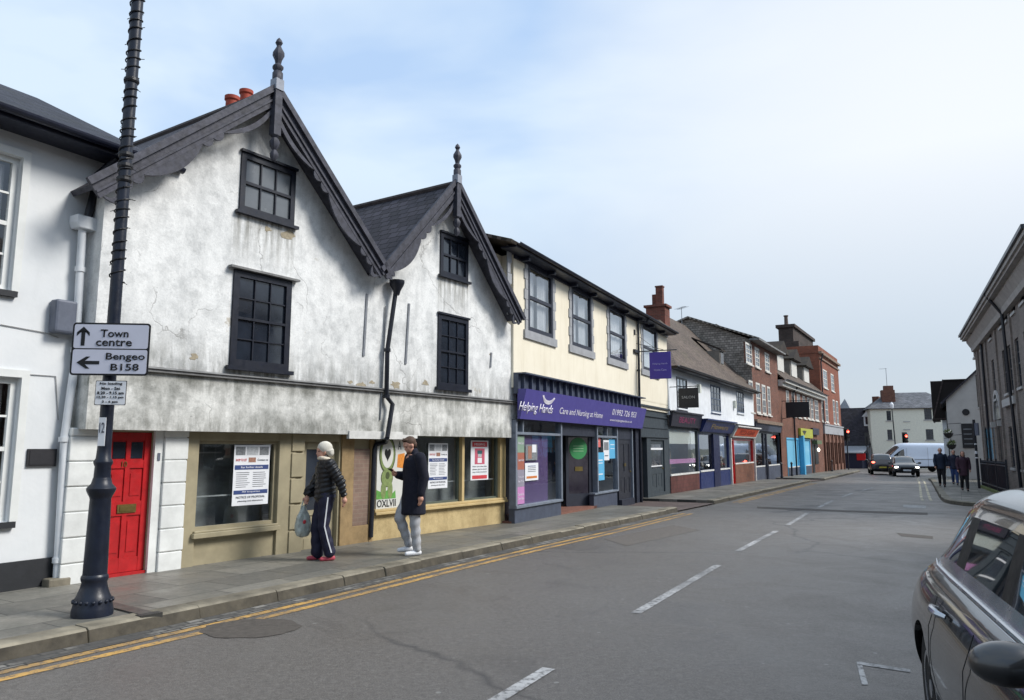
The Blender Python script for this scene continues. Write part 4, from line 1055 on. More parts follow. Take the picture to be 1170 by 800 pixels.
# promotional strip: four coloured bands
cols = [('promo_green', (128, 150, 132)), ('promo_brown', (160, 98, 82)), ('promo_grey', (140, 136, 150)), ('promo_lilac', (186, 128, 178))]
pz0, pz1 = zr+.02, ztr-.02; pw_ = u1-uF0-.15
t = thing('promotional_strip', 'tall strip of green, brown, grey and lilac bands left in the purple shop', 'poster', b.W((uF0+u1)/2+.06, .01, pz0), math.atan2(b.d.y, b.d.x))
H_ = pz1-pz0
for k, (nm, c_) in enumerate(cols[::-1]):
    mb = MB(); mb.box(-pw_/2, 0, H_*k/4, pw_/2, .005, H_*(k+1)/4-.002); mb.build('colour_band', M(nm, c_, .5, .1, 3), t)
for k, tx in enumerate((('Dementia Care', 'Live-in Care'), ('Visiting Care', 'from 30 mins'), ('Live-in Care',), ('Home Care',))):
    for j, s_ in enumerate(tx): text(s_, pw_*.62, H_*.035, .05, -.002, H_*(k/4+.14-j*.06), cream_ink, t, depth=.002)
def stuck(name, label, px, col, els, y=.012, group=None):
    R = b.rc(*px, y); return poster(b, name, label, R, y, col, els)
stuck('window_poster', 'dark photo poster with white edge, upper one on the purple panel', (600.5, 614, 508, 526), pgrey, [(.2, .5, .1, .9, M('poster_brown')), (.55, .9, .5, 1, pw)])
stuck('window_poster', 'white printed poster with orange footer, lower one on the purple panel', (600, 615, 529, 549), pw, [(.1, .9, .12, .25, M('poster_orange', (200, 120, 60), .5)), (.2, .8, .6, .63, ink), (.2, .8, .7, .73, ink), (.2, .8, .5, .53, ink), (.2, .8, .8, .84, pblue)])
lb = M('poster_light_blue', (94, 172, 212), .5, .08, 5)
stuck('window_poster', 'light blue tall poster, lower left in the window beside the green circle', (681, 690.5, 517, 549), lb, [(.2, .8, .7, .74, pw), (.2, .8, .6, .63, pw), (.2, .8, .2, .24, pw)], .012)
stuck('window_poster', 'light blue poster, upper right in the window beside the green circle', (696, 703.5, 502, 524), lb, [(.2, .8, .7, .74, pw), (.2, .8, .5, .53, pw)], .012)
stuck('window_poster', 'small white poster with photo between two light blue ones', (689.5, 696, 503, 526), pw, [(.1, .9, .5, .9, pgrey), (.2, .8, .2, .25, ink)], .013)
stuck('window_poster', 'small coral red card at the top left of the blue poster window', (681, 686, 498, 511), M('poster_coral', (210, 110, 105), .5), [(.3, .7, .5, .53, pw)], .014)
# recessed glass door with the green disc
ra, rb = gl_(648, 550, .55)[0], gl_(675, 550, .25)[0]
mb = MB(); A0 = Vector((ra, .6)); B0_ = Vector((u7-.02, .14)); 
def slanted(a, c, z0, z1, y0, y1, mb):
    d = (B0_-A0); L = d.length; d.normalize(); n = Vector((-d.y, d.x)); P0 = A0+d*L*a; P1 = A0+d*L*c
    q = [P0+n*y0, P1+n*y0, P1+n*y1, P0+n*y1]; mb.prism([(v.x, v.y) for v in q], z0, z1, 'z')
slanted(0, 1, -.2, .06, -.05, .05, mb)
for (a, c, z0, z1) in ((0, .1, .06, zt2), (.9, 1, .06, zt2), (.1, .9, .06, zr+.0), (.1, .9, ztr, zt2)): slanted(a, c, z0, z1, -.03, .03, mb)
dd = mb.build('glazed_door', slate_dark, b.root)
mb = MB(); slanted(.1, .9, zr, ztr, -.005, .005, mb); mb.build('door_pane', M('violet_dark_glass', (30, 24, 40), .1, .2, 2, 0, 0, .6), dd)
mb = MB(); d = (B0_-A0).normalized(); n2 = Vector((-d.y, d.x)); cc = A0.lerp(B0_, .5); zcn = b.uz(661, 512.5, .38)[1]; rr = .3
for k, (r_, off_) in enumerate(((rr, -.012),)):
    vs = [(cc.x+d.x*r_*1.05*math.cos(2*PI*i/32)+n2.x*off_, cc.y+d.y*r_*1.05*math.cos(2*PI*i/32)+n2.y*off_, zcn+r_*math.sin(2*PI*i/32)) for i in range(32)]
    mb.add(vs, [tuple(range(32))])
gd = mb.build('green_disc', M('green_vinyl', (58, 138, 84), .5, .06), dd)
mb = MB(); slanted(.36, .66, zcn-.62, zcn-.5, -.02, -.01, mb); mb.build('letter_plate', M('aged_brass'), dd)
slm = MB()
for k in range(3): slanted(.3, .7, zcn+.06-k*.07, zcn+.075-k*.07, -.02, -.014, slm)
slm.build('printed_line', M('pale_green_ink', (170, 210, 170), .6), gd)
# dark panelled door at the right
def pdoor(par, x0, x1, y, z1, mat, glassy=None, name='door', z0=.0):
    mb = MB(); w = x1-x0; h = z1-z0; mb.box(x0, y+.015, z0, x1, y+.05, z1)
    for (a, c, d_, e) in ((0, 0, .14, 1), (.86, 0, 1, 1), (.14, 0, .86, .1), (.14, .36, .86, .46), (.14, .92, .86, 1), (.46, .1, .54, .36)): mb.box(x0+w*a, y, z0+h*c, x0+w*d_, y+.0148, z0+h*e)
    if not glassy: mb.box(x0+w*.46, y, z0+h*.46, x0+w*.54, y+.0148, z0+h*.92)
    for (a, d_) in ((.2, .4), (.6, .8)): mb.box(x0+w*a, y+.006, z0+h*.14, x0+w*d_, y+.0149, z0+h*.32)
    o = mb.build(name, mat, par)
    if glassy: mb = MB(); mb.box(x0+w*.14, y+.008, z0+h*.46, x0+w*.86, y+.0152, z0+h*.92); mb.build('door_pane', glassy, o)
    mb = MB(); mb.ball((x0+w*.9, y-.02, z0+h*.45), .03, 8, 6); mb.build('door_knob', M('aged_brass'), o)
    return o
dk = M('charcoal_door_paint', (44, 46, 54), .4, .12, 4, .1)
d_ = pdoor(b.root, u9, u10+.02, .0, zt2-.35, dk, z0=.05)
mb = MB(); mb.box((u9+u10)/2-.09, -.02, 1.05, (u9+u10)/2+.1, -.003, 1.14); mb.build('letter_plate', M('aged_brass'), d_)
mb = MB(); mb.box(u9-.03, -.02, zt2-.35, u10+.05, .04, zt2); mb.box(u9-.02, -.1, -.2, u10+.05, .05, .05); mb.build('door_surround', slate_dark, b.root)
mb = MB(); mb.box(uF0, .05, -.4, u4, .95, .04); mb.box(u4, -.02, -.3, u7, .95, .03); mb.builds('threshold', M('terracotta_step', (120, 82, 70), .7), b.root)
mb = MB(); mb.box(u11-.03, -.02, -.5, uD+.06, .1, zc0); mb.build('end_post', slate_dark, b.root)
# right hand bay: grey panelling, alley door, glazed shop door
grey_pan = M('green_grey_paint', (58, 66, 72), .5, .12, 4, .12)
a0, a1_, a2_, a3_ = uD+.08, gl_(741.5, 540)[0], gl_(746, 540)[0], gl_(762, 540)[0]
print('bay', a0, a1_, a2_, a3_, uC1)
zal = gl_(735, 500)[1]; zdd = gl_(754, 503)[1]
mb = MB(); wall(mb, [(uD+.06, -.6), (uC1, -.6), (uC1, zc1), (uD+.06, zc1)], [(a0, a1_, -.6, zal), (a2_, a3_-.1, .02, zdd)], .05, .2); mb.box(uD+.06, -.06, zc1-.001, uC1+.02, .1, zc1+.06)
mb.box(uD+.06, .0, zc1-.32, uC1, .049, zc1-.28); mb.box(uD+.06, .0, zal+.02, uC1, .049, zal+.07); mb.box(uD+.06, .02, zal+.35, uC1, .049, zal+.37)
mb.build('panelled_front', grey_pan, b.root)
mb = MB(); mb.box(a0, .2, -.6, a1_, .24, zal); mb.build('alley_door', M('near_black_door', (24, 26, 32), .6, .1), b.root)
sd = pdoor(b.root, a2_, a3_-.1, .1, zdd, grey_pan, glass_dark, z0=.02)
mb = MB(); mb.box(a2_+.1, .09, zdd-.35, a3_-.2, .099, zdd-.28); mb.box(a2_+.15, .09, zdd*.5, a3_-.3, .099, zdd*.52); mb.build('window_sticker', pw, sd)
mb = MB(); mb.box(uD+.06, .0, zc0-.02, uC1, .05, zc0+.001); mb.build('cream_ledge', cream, b.root)

# ================================================================= generic street building
def streetbld(name, label, A, B, eave_px, wallmat, roofm, ridge_h, depth, wins, wmat, ground_mat, gz_top, cols=2, rows=4, over=.3, gable_mat=None, holes_extra=[]):
    b = Bld(name, label, A, B); return b
# ---- white building with three little shops
Wb = Bld('white_weatherboard_house', 'low white jettied house with a long brown tiled roof above three small shops', (6.02, 29.35), (13.85, 43.95))
b = Wb
white_b = M('white_weatherboard', (222, 226, 230), .7, .1, 2.5, .35)
L = b.L
ze = (b.uz(765, 426)[1]+b.uz(855, 444)[1])/2; zg = (b.uz(765, 470)[1]+b.uz(850, 488)[1])/2
print('W', L, ze, zg, b.uz(762, 500)[0], b.uz(857, 500)[0])
wins = [b.rc(773, 785, 432, 467), b.rc(812, 823, 441, 471), b.rc(841.5, 849.5, 447, 472)]
wins = [(w[0], w[1], w[2], min(w[3], ze-.12)) for w in wins]
poly = [(0, zg), (L, zg), (L, ze), (0, ze)]
mb = MB(); wall(mb, poly, wins, 0, .1); shell(mb, [(0, -.6), (L, -.6), (L, ze), (0, ze)], .3, 7); shell(mb, poly, 0, .3)
mb.build('wall', white_b, b.root)
for i, R in enumerate(wins):
    sash(b.root, R, -.02, [black_paint, M('grey_blue_shutter', (88, 100, 118), .6), M('grey_blue_shutter')][i] if i else black_paint, 3, 4, .07, .025, gl=glass_dark if i else None, curtain=[(0, 1)] if i == 0 else None, sill=(.06, .06, .05, white_b))
rdg = ze+4.25
rf = roof('roof', [[(-.05, -.35, ze+.04), (L+.1, -.35, ze+.04), (L+.1, 3.8, rdg), (11, 3.8, rdg)], [(L+.1, 7.6, ze+.04), (-.05, 7.6, ze+.04), (11, 3.8, rdg), (L+.1, 3.8, rdg)], [(-.05, 7.6, ze+.04), (-.05, -.35, ze+.04), (11, 3.8, rdg)]], browntile, b.root, .1)
mb = MB(); mb.add([(L+.05, .0, ze), (L+.05, 7.5, ze), (L+.05, 3.8, rdg-.08)], [(0, 1, 2)]); mb.build('gable_end', white_b, b.root)
gutterline('gutter', b.root, 0, L+.1, -.38, ze+.05, .06, black_paint)
mb = MB(); mb.box(0, -.3, ze-.04, L, 0, ze+.0); mb.build('soffit', black_paint, b.root)
# small dormer
du, dz = b.uz(818, 400, 1.3); 
mb = MB(); dy0 = 1.0
dz0 = ze+.04+(rdg-ze)*(dy0+.35)/4.15
mb.box(du-.45, dy0, dz0-.1, du+.45, dy0+1.2, dz0+.75); d_o = mb.build('dormer', M('dormer_cheek', (122, 116, 108), .8, .2), rf)
mb = MB(); mb.box(du-.3, dy0-.03, dz0+.06, du+.3, dy0-.002, dz0+.66); mb.box(du-.015, dy0-.04, dz0+.06, du+.015, dy0-.028, dz0+.66); d_w = mb.build('dormer_window', M('pale_pane_grey', (130, 134, 138), .3), rf)
mb = MB(); mb.prism([(dy0-.12, dz0+.74), (dy0+1.5, dz0+1.5), (dy0+1.5, dz0+1.58), (dy0-.12, dz0+.82)], du-.55, du+.55, 'x'); mb.build('dormer_roof', browntile, rf)
# chimney near the cream gable, with two red shafts
cu, cz = .35, ze
mb = MB(); px = b.uz(751, 352, 3.2)
mb.box(px[0]-.35, 2.7, ze-.3, px[0]+.5, 3.7, px[1]+.0); mb.box(px[0]-.42, 2.6, px[1], px[0]+.57, 3.8, px[1]+.12)
mb.box(px[0]-.22, 2.85, px[1]+.12, px[0]+.08, 3.2, px[1]+1.05); mb.box(px[0]-.25, 2.82, px[1]+1.05, px[0]+.11, 3.23, px[1]+1.12); mb.box(px[0]+.1, 3.2, px[1]+.12, px[0]+.36, 3.5, px[1]+.75)
mb.build('chimney', brickmat('chimney_red_brick', (128, 74, 62), (100, 60, 52), (110, 98, 90)), rf)
t = thing('tv_aerial', 'thin television aerial on the roof right of the red chimney', 'aerial', b.W(b.uz(779, 365, 3.8)[0], 3.8, rdg-.1), math.atan2(b.d.y, b.d.x))
mb = MB(); mb.tube([(0, 0, -.2), (0, 0, 1.1)], .018, 6); mb.build('mast', M('aerial_metal', (120, 124, 130), .4), t)
mb = MB(); mb.tube([(-.5, -.4, 1.05), (.5, .4, 1.1)], .014, 5)
for k in range(6): f = -.45+k*.18; mb.tube([(f-.12, f*.8+.18, 1.07+f*.05), (f+.12, f*.8-.18, 1.07+f*.05)], .008, 5)
mb.build('boom', M('aerial_metal'), t)
# three shops
def shopfront(b, x0, x1, z1, frame, riser, door_side, zs=.65, fascia=None, fas_col=None, words=None, wcol=None, fz0=None, fz1=None, dw=.8, slant=.12, y=.1, blind=None, riser_mat=None, gmat=None, dmat=None):
    w = x1-x0
    mb = MB(); wall(mb, [(x0, -.6), (x1, -.6), (x1, z1), (x0, z1)], [(x0+.12+(dw+.1 if door_side == 'L' else 0), x1-.12-(dw+.1 if door_side == 'R' else 0), zs, z1-.12)]+([(x0+.1, x0+.1+dw, -.6, z1-.15)] if door_side == 'L' else [(x1-.1-dw, x1-.1, -.6, z1-.15)] if door_side == 'R' else []), y, .12)
    o = mb.build('shopfront', frame, b.root)
    a = x0+.12+(dw+.1 if door_side == 'L' else 0); c = x1-.12-(dw+.1 if door_side == 'R' else 0)
    mb = MB(); mb.box(a, y+.06, zs, c, y+.07, z1-.12); mb.build('shop_pane', gmat or glass, o)
    mb = MB(); mb.box(a, y-.05, zs-.07, c, y+.02, zs-.002); mb.build('shop_sill', M('white_stain'), o)
    if riser_mat: mb = MB(); mb.box(a-.02, y-.03, -.6, c+.02, y-.002, zs-.072); mb.build('stall_riser', riser_mat, o)
    if door_side: dx = x0+.1 if door_side == 'L' else x1-.1-dw; pdoor(o, dx+.02, dx+dw-.02, y+.06, z1-.17, dmat or frame, glass_dark, z0=-.1)
    if blind: mb = MB(); mb.box(a+.03, y+.1, z1-.12-blind, c-.03, y+.11, z1-.13); mb.build('blind', M('cream_blind', (206, 210, 200), .8, .05), o)
    f = None
    if fz1:
        mb = MB(); mb.prism([(y-.06, fz0), (y-.1-slant*.2, fz0), (y-.1-slant, fz1), (y-.06, fz1)], x0, x1, 'x'); mb.box(x0-.03, y-.16-slant, fz1, x1+.03, y+.0, fz1+.06)
        f = mb.build('fascia_sign', fas_col, o)
        if words:
            tt = text(words, w*.55, (fz1-fz0)*.42, (x0+x1)/2, 0, (fz0+fz1)/2, wcol, f)
            for v in tt.data.vertices: v.co.y = y-.1-slant*.2-(v.co.z-fz0)/(fz1-fz0)*slant*.8-.006+v.co.y
    return o
maroon_b = brickmat('maroon_tiles', (104, 66, 62), (92, 58, 56), (80, 58, 56), .15, .15)
char_f = M('charcoal_fascia', (46, 46, 56), .4, .1)
s0 = .1; s1 = b.uz(798, 510, .1)[0]; s2 = b.uz(833, 510, .1)[0]; s3 = L
print('shops', s0, s1, s2, s3)
o = shopfront(b, s0, s1, zg-.42, grey_pan, None, None, .72, fas_col=char_f, words='BEAUTY', wcol=M('magenta_ink', (140, 62, 98), .5), fz0=zg-.42, fz1=zg+.12, riser_mat=maroon_b, blind=.55)
mb = MB(); mb.box(s0+.2, .2, 1.1, s1-.2, .21, 1.28); mb.build('pink_banner', M('pink_vinyl', (204, 140, 190), .5), o)
mb = MB()
for k in range(4): mb.box(s0+.4+k*.5, .6, .6, s0+.46+k*.5, .66, 1.7); mb.box(s0+.3+k*.5, .5, .9, s0+.7+k*.5, .9, .93)
mb.build('display', M('tan_display', (160, 140, 110), .6), o)
royal = M('royal_blue_paint', (32, 46, 96), .35, .12, 3, .08)
o = shopfront(b, s1+.02, s2, zg-.55, royal, None, None, .75, fas_col=royal, words='Flowers', wcol=M('gold_ink', (160, 140, 90), .5), fz0=zg-.55, fz1=zg-.05, slant=.3, riser_mat=royal)
mb = MB(); wz = (s2-s1)
for k in (.42,): mb.box(s1+wz*k, .04, -.1, s1+wz*(k+.2), .16, zg-.6)
mb.build('door', M('navy_door', (20, 28, 66), .35), o)
mb = MB()
for k in range(16): x = s1+.3+(k % 8)*(wz-.6)/7; mb.ball((x, .45, .9+random.uniform(0, .1)+(k//8)*.35), (.1, .08, random.uniform(.1, .25)), 8, 6)
mb.build('display', M('pale_display', (190, 184, 172), .7, .4, 14), o)
redf = M('red_shop_paint', (190, 38, 40), .35, .08)
o = shopfront(b, s2+.03, s3-.1, zg-.75, redf, None, 'L', .95, fas_col=M('white_stain'), words=None, fz0=zg-.72, fz1=zg-.2, slant=.35, riser_mat=brickmat('brown_shop_brick', (128, 84, 66), (108, 72, 60), (120, 100, 90)), dw=.9, dmat=redf)
fq = [c for c in o.children if c.name.startswith('fascia')][0]
mb = MB(); y_ = .1; sl_ = .35; F0_, F1_ = zg-.72, zg-.2
def onf(z): return y_-.1-sl_*.2-(z-F0_)/(F1_-F0_)*sl_*.8
mb.add([(s2+.25, onf(F0_+.08)-.008, F0_+.08), (s3-.35, onf(F0_+.08)-.008, F0_+.08), (s3-.35, onf(F1_-.06)-.008, F1_-.06), (s2+.25, onf(F1_-.06)-.008, F1_-.06)], [(0, 1, 2, 3)]); mb.build('orange_panel', M('orange_sign', (206, 84, 48), .5, .25, 5), fq)
tt = text('PIZZA KEBAB', (s3-s2)*.62, .2, (s2+s3)/2, 0, (F0_+F1_)/2, M('dark_red_ink', (120, 34, 26), .5), fq)
for v in tt.data.vertices: v.co.y = onf(v.co.z)-.012+v.co.y
mb = MB(); mb.box(s2-.02, -.02, -.5, s2+.1, .099, zg-.75); mb.box(s3-.14, -.02, -.5, s3-.02, .099, zg-.75); mb.builds('white_post', M('white_stain'), b.root)
# black square hanging board
t = thing('hanging_board', 'dark square hanging board beside the white house\'s black framed window', 'hanging sign', b.W(.15, -.1, b.uz(769, 441, -.5)[1]), math.atan2(b.d.y, b.d.x))
mb = MB(); mb.box(-.03, -1.0, -.75, .03, -.25, .0); bo = mb.build('board', M('dark_plaque'), t)
o = text('SALON', .5, .1, 0, 0, 0, M('pale_ink', (170, 170, 170), .6), bo)
for v in o.data.vertices: x, y, zz = v.co; v.co = (-.033+y, -.62-x, zz-.35)
mb = MB(); mb.tube([(0, .1, .06), (0, -1.05, .06)], .015, 6); mb.tube([(0, -.35, .06), (0, -.35, 0)], .006, 5); mb.tube([(0, -.9, .06), (0, -.9, 0)], .006, 5); mb.build('bracket', black_paint, t)
for (x, y, s_) in ((797, 444, 0), (838, 462, 1)):
    u, z = b.uz(x, y); mb = MB(); mb.box(u-.12, -.14, z-.2, u+.1, -.002, z+.18); mb.build('alarm_box', M('cream_blind'), b.root)

# ================================================================= brick row
PA, PB, PC = (13.95, 44.25), (17.9, 51.3), (33.6, 78.4)
brA = brickmat('brown_red_brick', (128, 84, 70), (98, 68, 60), (128, 112, 102), dark=.6)
brB = brickmat('orange_brick', (126, 82, 66), (100, 68, 58), (130, 112, 102), dark=.6)
brC = brickmat('bright_red_brick', (142, 82, 62), (118, 68, 54), (138, 112, 98), dark=.65)
greytile = roofmat('grey_brown_tiles', (148, 140, 132), .14, .2, .3, (92, 90, 76))
offw = M('offwhite_stucco', (200, 198, 192), .7, .1)
def rowwin(b, specs, y=-.01, mat=None, cols=2, rows=4, fw=.1, z_from=None, curtain=None):
    out = []
    for s in specs: out.append(b.rc(*s))
    if z_from: out = [(r[0], r[1], z_from[0], z_from[1]) for r in out]
    else:
        z0 = sum(r[2] for r in out)/len(out); z1 = sum(r[3] for r in out)/len(out); out = [(r[0], r[1], z0, z1) for r in out]
    return out
def bbox(name, label, A, B, wallm, rows, zeave, wmat, depth, zg, frame_fw=.09, lo=None):
    b = Bld(name, label, A, B); L = b.L
    R = [rowwin(b, r) for r in rows]
    fl_ = [r for row in R for r in row]
    ze = zeave(b) if callable(zeave) else zeave; z_g = zg(b) if callable(zg) else zg
    poly = [(0, z_g), (L, z_g), (L, ze), (0, ze)]
    mb = MB(); wall(mb, poly, fl_, 0, .1); shell(mb, [(0, -.8), (L, -.8), (L, ze), (0, ze)], .25, depth); shell(mb, poly, 0, .25)
    mb.build('wall', wallm, b.root)
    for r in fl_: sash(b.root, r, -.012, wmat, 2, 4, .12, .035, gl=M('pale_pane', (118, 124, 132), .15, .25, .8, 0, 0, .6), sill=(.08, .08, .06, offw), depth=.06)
    return b, L, ze, z_g, R
A_, L, ze, zg, RR = bbox('brown_brick_building', 'three storey brown brick building with tile hung side, right of the white house', PA, PB, brA,
    [[(852, 859, 392, 415), (862.5, 867.5, 397, 420), (874, 879, 405, 426)], [(856, 860.5, 434, 470), (864, 868.7, 437, 472), (870.8, 875, 440, 475), (877, 880.3, 444, 475)]],
    lambda b: (b.uz(857, 386)[1]+b.uz(884, 406)[1])/2, offw, 8, lambda b: b.uz(870, 483)[1])
print('A', L, ze, zg, RR)
b = A_
ap = ze+1.7
rf = roof('roof', [[(-.3, -.55, ze+.1), (L+.2, -.55, ze+.1), (L+.2, 3.6, ap), (-.3, 3.6, ap)], [(L+.2, 8.3, ze+.1), (-.3, 8.3, ze+.1), (-.3, 3.6, ap), (L+.2, 3.6, ap)]], greytile, b.root, .1)
roof('tile_hung_side', [[(-.05, 8.0, 3.0), (-.05, 0.0, 3.0), (-.05, .0, ze+.05), (-.05, 3.6, ap-.05), (-.05, 8, ze+.05)]], greytile, b.root, .04)
mb = MB(); mb.box(-.3, -.55, ze-.02, L+.2, 0, ze+.08); mb.build('eaves_board', M('grey_lead'), b.root)
o = shopfront(b, 0, L*.48, zg-.5, slate_dark, None, 'R', .8, fas_col=slate_dark, words=None, fz0=zg-.5, fz1=zg-.05, riser_mat=slate_blue, dmat=slate_dark)
o = shopfront(b, L*.48, L, zg-.5, slate_dark, None, None, .8, fas_col=slate_blue, words=None, fz0=zg-.5, fz1=zg-.05, riser_mat=slate_blue)
mb = MB(); mb.box(0, -.2, zg-.06, L, .02, zg+.14); 
mb.build('cornice', M('brown_cornice', (124, 106, 92), .8, .3, 6), b.root)
# B with dormers
dfrac = .60
PBx = (PB[0]+(PC[0]-PB[0])*dfrac, PB[1]+(PC[1]-PB[1])*dfrac)
B_, L, ze, zg, RR = bbox('dormered_brick_building', 'long brick building with white cornice and three dormers above the bright blue shop', PB, PBx, brB,
    [[(898, 901, 447, 453), (905, 908.3, 450, 481), (911, 914.5, 451, 481), (917.5, 920.3, 453, 482), (922.5, 925.5, 455, 482), (926.5, 929.3, 456, 482), (931, 935, 454, 483)]],
    lambda b: (b.uz(894, 438)[1]+b.uz(934, 451)[1])/2, offw, 9, lambda b: b.uz(920, 488)[1])
print('B', L, ze, zg)
b = B_
ap = ze+4.2
rf = roof('roof', [[(-.1, -.45, ze+.1), (L+.1, -.45, ze+.1), (L+.1, 4.0, ap), (-.1, 4.0, ap)], [(L+.1, 9.2, ze+.1), (-.1, 9.2, ze+.1), (-.1, 4.0, ap), (L+.1, 4.0, ap)]], browntile, b.root, .1)
mb = MB(); mb.add([(0, 0, ze), (0, 9, ze), (0, 4.0, ap-.05)], [(0, 1, 2)]); mb.add([(L, 0, ze), (L, 9, ze), (L, 4.0, ap-.05)], [(0, 1, 2)]); mb.build('gable_end', brB, b.root)
mb = MB(); mb.box(-.05, -.5, ze-.12, L+.05, 0, ze+.07); mb.box(-.05, -.3, ze-.35, L+.05, 0, ze-.121); mb.build('cornice', offw, b.root)
gutterline('gutter', b.root, 0, L, -.52, ze+.1, .06, black_paint)
for (x0, x1, y0, y1) in ((887.5, 894.5, 405, 425), (903.5, 909.5, 413.5, 432), (918, 923.5, 421, 437)):
    yy = .45; u0, u1, z0, z1 = b.rc(x0, x1, y0, y1, yy)
    zr_ = ze+.1+(ap-ze)*(yy+.45)/4.45
    z0 = max(z0, zr_)
    mb = MB(); mb.box(u0-.3, yy, z0-.3, u1+.3, yy+2.6, z1+.12); dm = mb.build('dormer', M('dormer_cheek', (104, 98, 88), .8, .2), rf)
    mb = MB(); mb.box(u0, yy-.06, z0, u1, yy-.002, z1); w_ = mb.build('dormer_window', offw, rf)
    mb = MB(); mb.prism([(u0-.55, z1+.1), (u1+.55, z1+.1), ((u0+u1)/2, z1+.95)], yy-.35, yy+3.4); mb.box(u0-.58, yy-.38, z1+.03, u1+.58, yy, z1+.1); mb.build('dormer_roof', browntile, rf)
mb = MB(); p = b.uz(906, 452, -.1); mb.tube([(p[0]+.3, -.5, ze+.05), (p[0]+.2, -.1, ze-.5), (p[0], -.1, ze-.9), (p[0], -.1, -.4)], .06, 8); mb.build('downpipe', black_paint, b.root)
sky = M('bright_blue_shop_paint', (84, 172, 214), .45, .08)
x0, x1, x2, x3 = b.uz(888, 510)[0], b.uz(899, 515)[0], b.uz(926, 515)[0], b.uz(944, 515)[0]
x0 = max(x0, 0); print('Bshops', x0, x1, x2, x3, L)
mb = MB(); wall(mb, [(0, -.8), (L, -.8), (L, zg), (0, zg)], [(x1, min(x2, L-.5), -.5, zg-.9)], .0, .2); mb.build('ground_floor_wall', brB, b.root)
x2 = min(x2, L-4.4)
o = shopfront(b, x1, x1+(x2-x1)*.45, zg-.9, sky, None, None, .6, gmat=M('blue_blind', (110, 180, 212), .5, .08), riser_mat=slate_blue, y=-.02)
o = shopfront(b, x1+(x2-x1)*.45, x2, zg-.9, sky, None, 'L', .6, gmat=M('blue_blind'), riser_mat=slate_blue, y=-.02)
mb = MB(); xm = x1+(x2-x1)*.48; mb.box(xm, -.35, -.5, xm+.5, -.03, zg-.7); mb.build('blue_pilaster', sky, b.root)
mb = MB(); mb.box(xm, -.2, zg-.85, x2+.3, -.03, zg-.15); f = mb.build('fascia_sign', M('yellow_green_sign', (168, 172, 60), .5), b.root)
mb = MB(); mb.prism([(xm+.6, zg-.35), (xm+1.5, zg-.3), (xm+2.4, zg-.35), (xm+1.5, zg-.65)], -.21, -.201); mb.build('emblem', M('dark_ink', (40, 42, 40), .5), f)
mb = MB(); mb.box(x2+.5, -.2, zg-.55, x2+3.6, -.03, zg-.02); mb.build('fascia_sign', M('navy_fascia', (34, 38, 58), .5), b.root)
mb = MB(); mb.box(x2+.6, -.05, -.5, x2+1.6, -.0, zg-.9); mb.box(x2+2.0, -.05, .6, x2+3.6, -.0, zg-.9); mb.builds('pub_front', M('pub_black', (30, 30, 32), .4), b.root)
mb = MB(); mb.box(x2+1.0, -.4, zg-1.3, x2+3.4, -.02, zg-1.0); mb.build('green_awning', M('moss_green', (92, 108, 78), .7), b.root)
# pub lantern
t = thing('wall_lantern', 'glowing white lantern on the dark pub front right of the blue shop', 'lantern', b.W(x2+1.1, -.45, zg-1.75), math.atan2(b.d.y, b.d.x))
lm = NT('lamp_glow'); lm.b.inputs['Emission Color'].default_value = (1, .93, .75, 1); lm.b.inputs['Emission Strength'].default_value = 4
mb = MB(); mb.ball((0, 0, 0), (.1, .1, .14), 12, 8); mb.build('globe', lm.m, t, smooth=True); mb = MB(); mb.tube([(0, 0, .15), (0, .1, .3), (0, .43, .3)], .02, 6); mb.build('bracket', black_paint, t)
# black projecting sign
u, z = b.uz(887, 470, -.2)
p0, p1 = b.uz(887, 466, -.7), b.uz(905, 466, -.7)
t = thing('projecting_sign', 'large plain black projecting sign at the corner of the dormered brick building', 'hanging sign', b.W(.9, 0, b.uz(896, 466, -.7)[1]), math.atan2(b.d.y, b.d.x))
mb = MB(); mb.box(-.06, -1.75, -.52, .06, -.25, .52); mb.build('board', M('black_sign_board', (26, 28, 36), .4), t, bevel=.02)
mb = MB(); mb.tube([(0, .05, .6), (0, -1.8, .6)], .025, 6); mb.tube([(0, .05, -.6), (0, -.5, -.5)], .02, 6); mb.build('bracket', black_paint, t)
# C tall red
C_, L, ze, zg, RR = bbox('tall_red_brick_building', 'red brick corner building with a brown arched ground floor, last in the row', (PBx[0]+.03, PBx[1]+.05), PC, brC,
    [[(940.5, 945, 423, 444), (949.5, 952.8, 428, 447)], [(938.5, 941.5, 453, 483), (943, 946, 454, 483), (952, 954.2, 457, 484), (955.6, 957.8, 458, 484)]],
    lambda b: (b.uz(938, 405)[1]+b.uz(957, 418)[1])/2, offw, 12, lambda b: b.uz(948, 487)[1])
print('C2', L, ze, zg, RR)
b = C_
mb = MB(); mb.box(-.1, -.25, ze-.05, L+.25, .02, ze+.15); mb.box(-.05, -.12, ze-.5, L+.12, .02, ze-.38); mb.builds('cornice', M('brown_cornice'), b.root)
mb = MB(); mb.box(-.05, .03, ze, L+.1, .35, ze+.7); mb.box(L-.25, .35, ze, L+.1, 12, ze+.7); mb.box(-.05, .35, ze, .25, 12, ze+.7); rp = mb.build('parapet', brC, b.root)
mb = MB(); mb.box(0, .2, ze+.1, L, 11.9, ze+.2); mb.build('roof', greytile, b.root)
mb = MB(); mb.box(-.02, -.15, zg-.75, L+.1, -.001, zg); mb.box(-.05, -.22, zg, L+.15, -.001, zg+.12); mb.build('stone_band', M('grey_painted_stone'), b.root)
brnst = M('brown_stone', (112, 78, 64), .7, .25, 3, .4)
mb = MB(); n = 5; wz = L/n
hs = [(k*wz+.35, (k+1)*wz-.35, .5 if k else -.5, zg-1.5) for k in range(n)]
wall(mb, [(0, -.8), (L, -.8), (L, zg-.75), (0, zg-.75)], hs, -.03, .35)
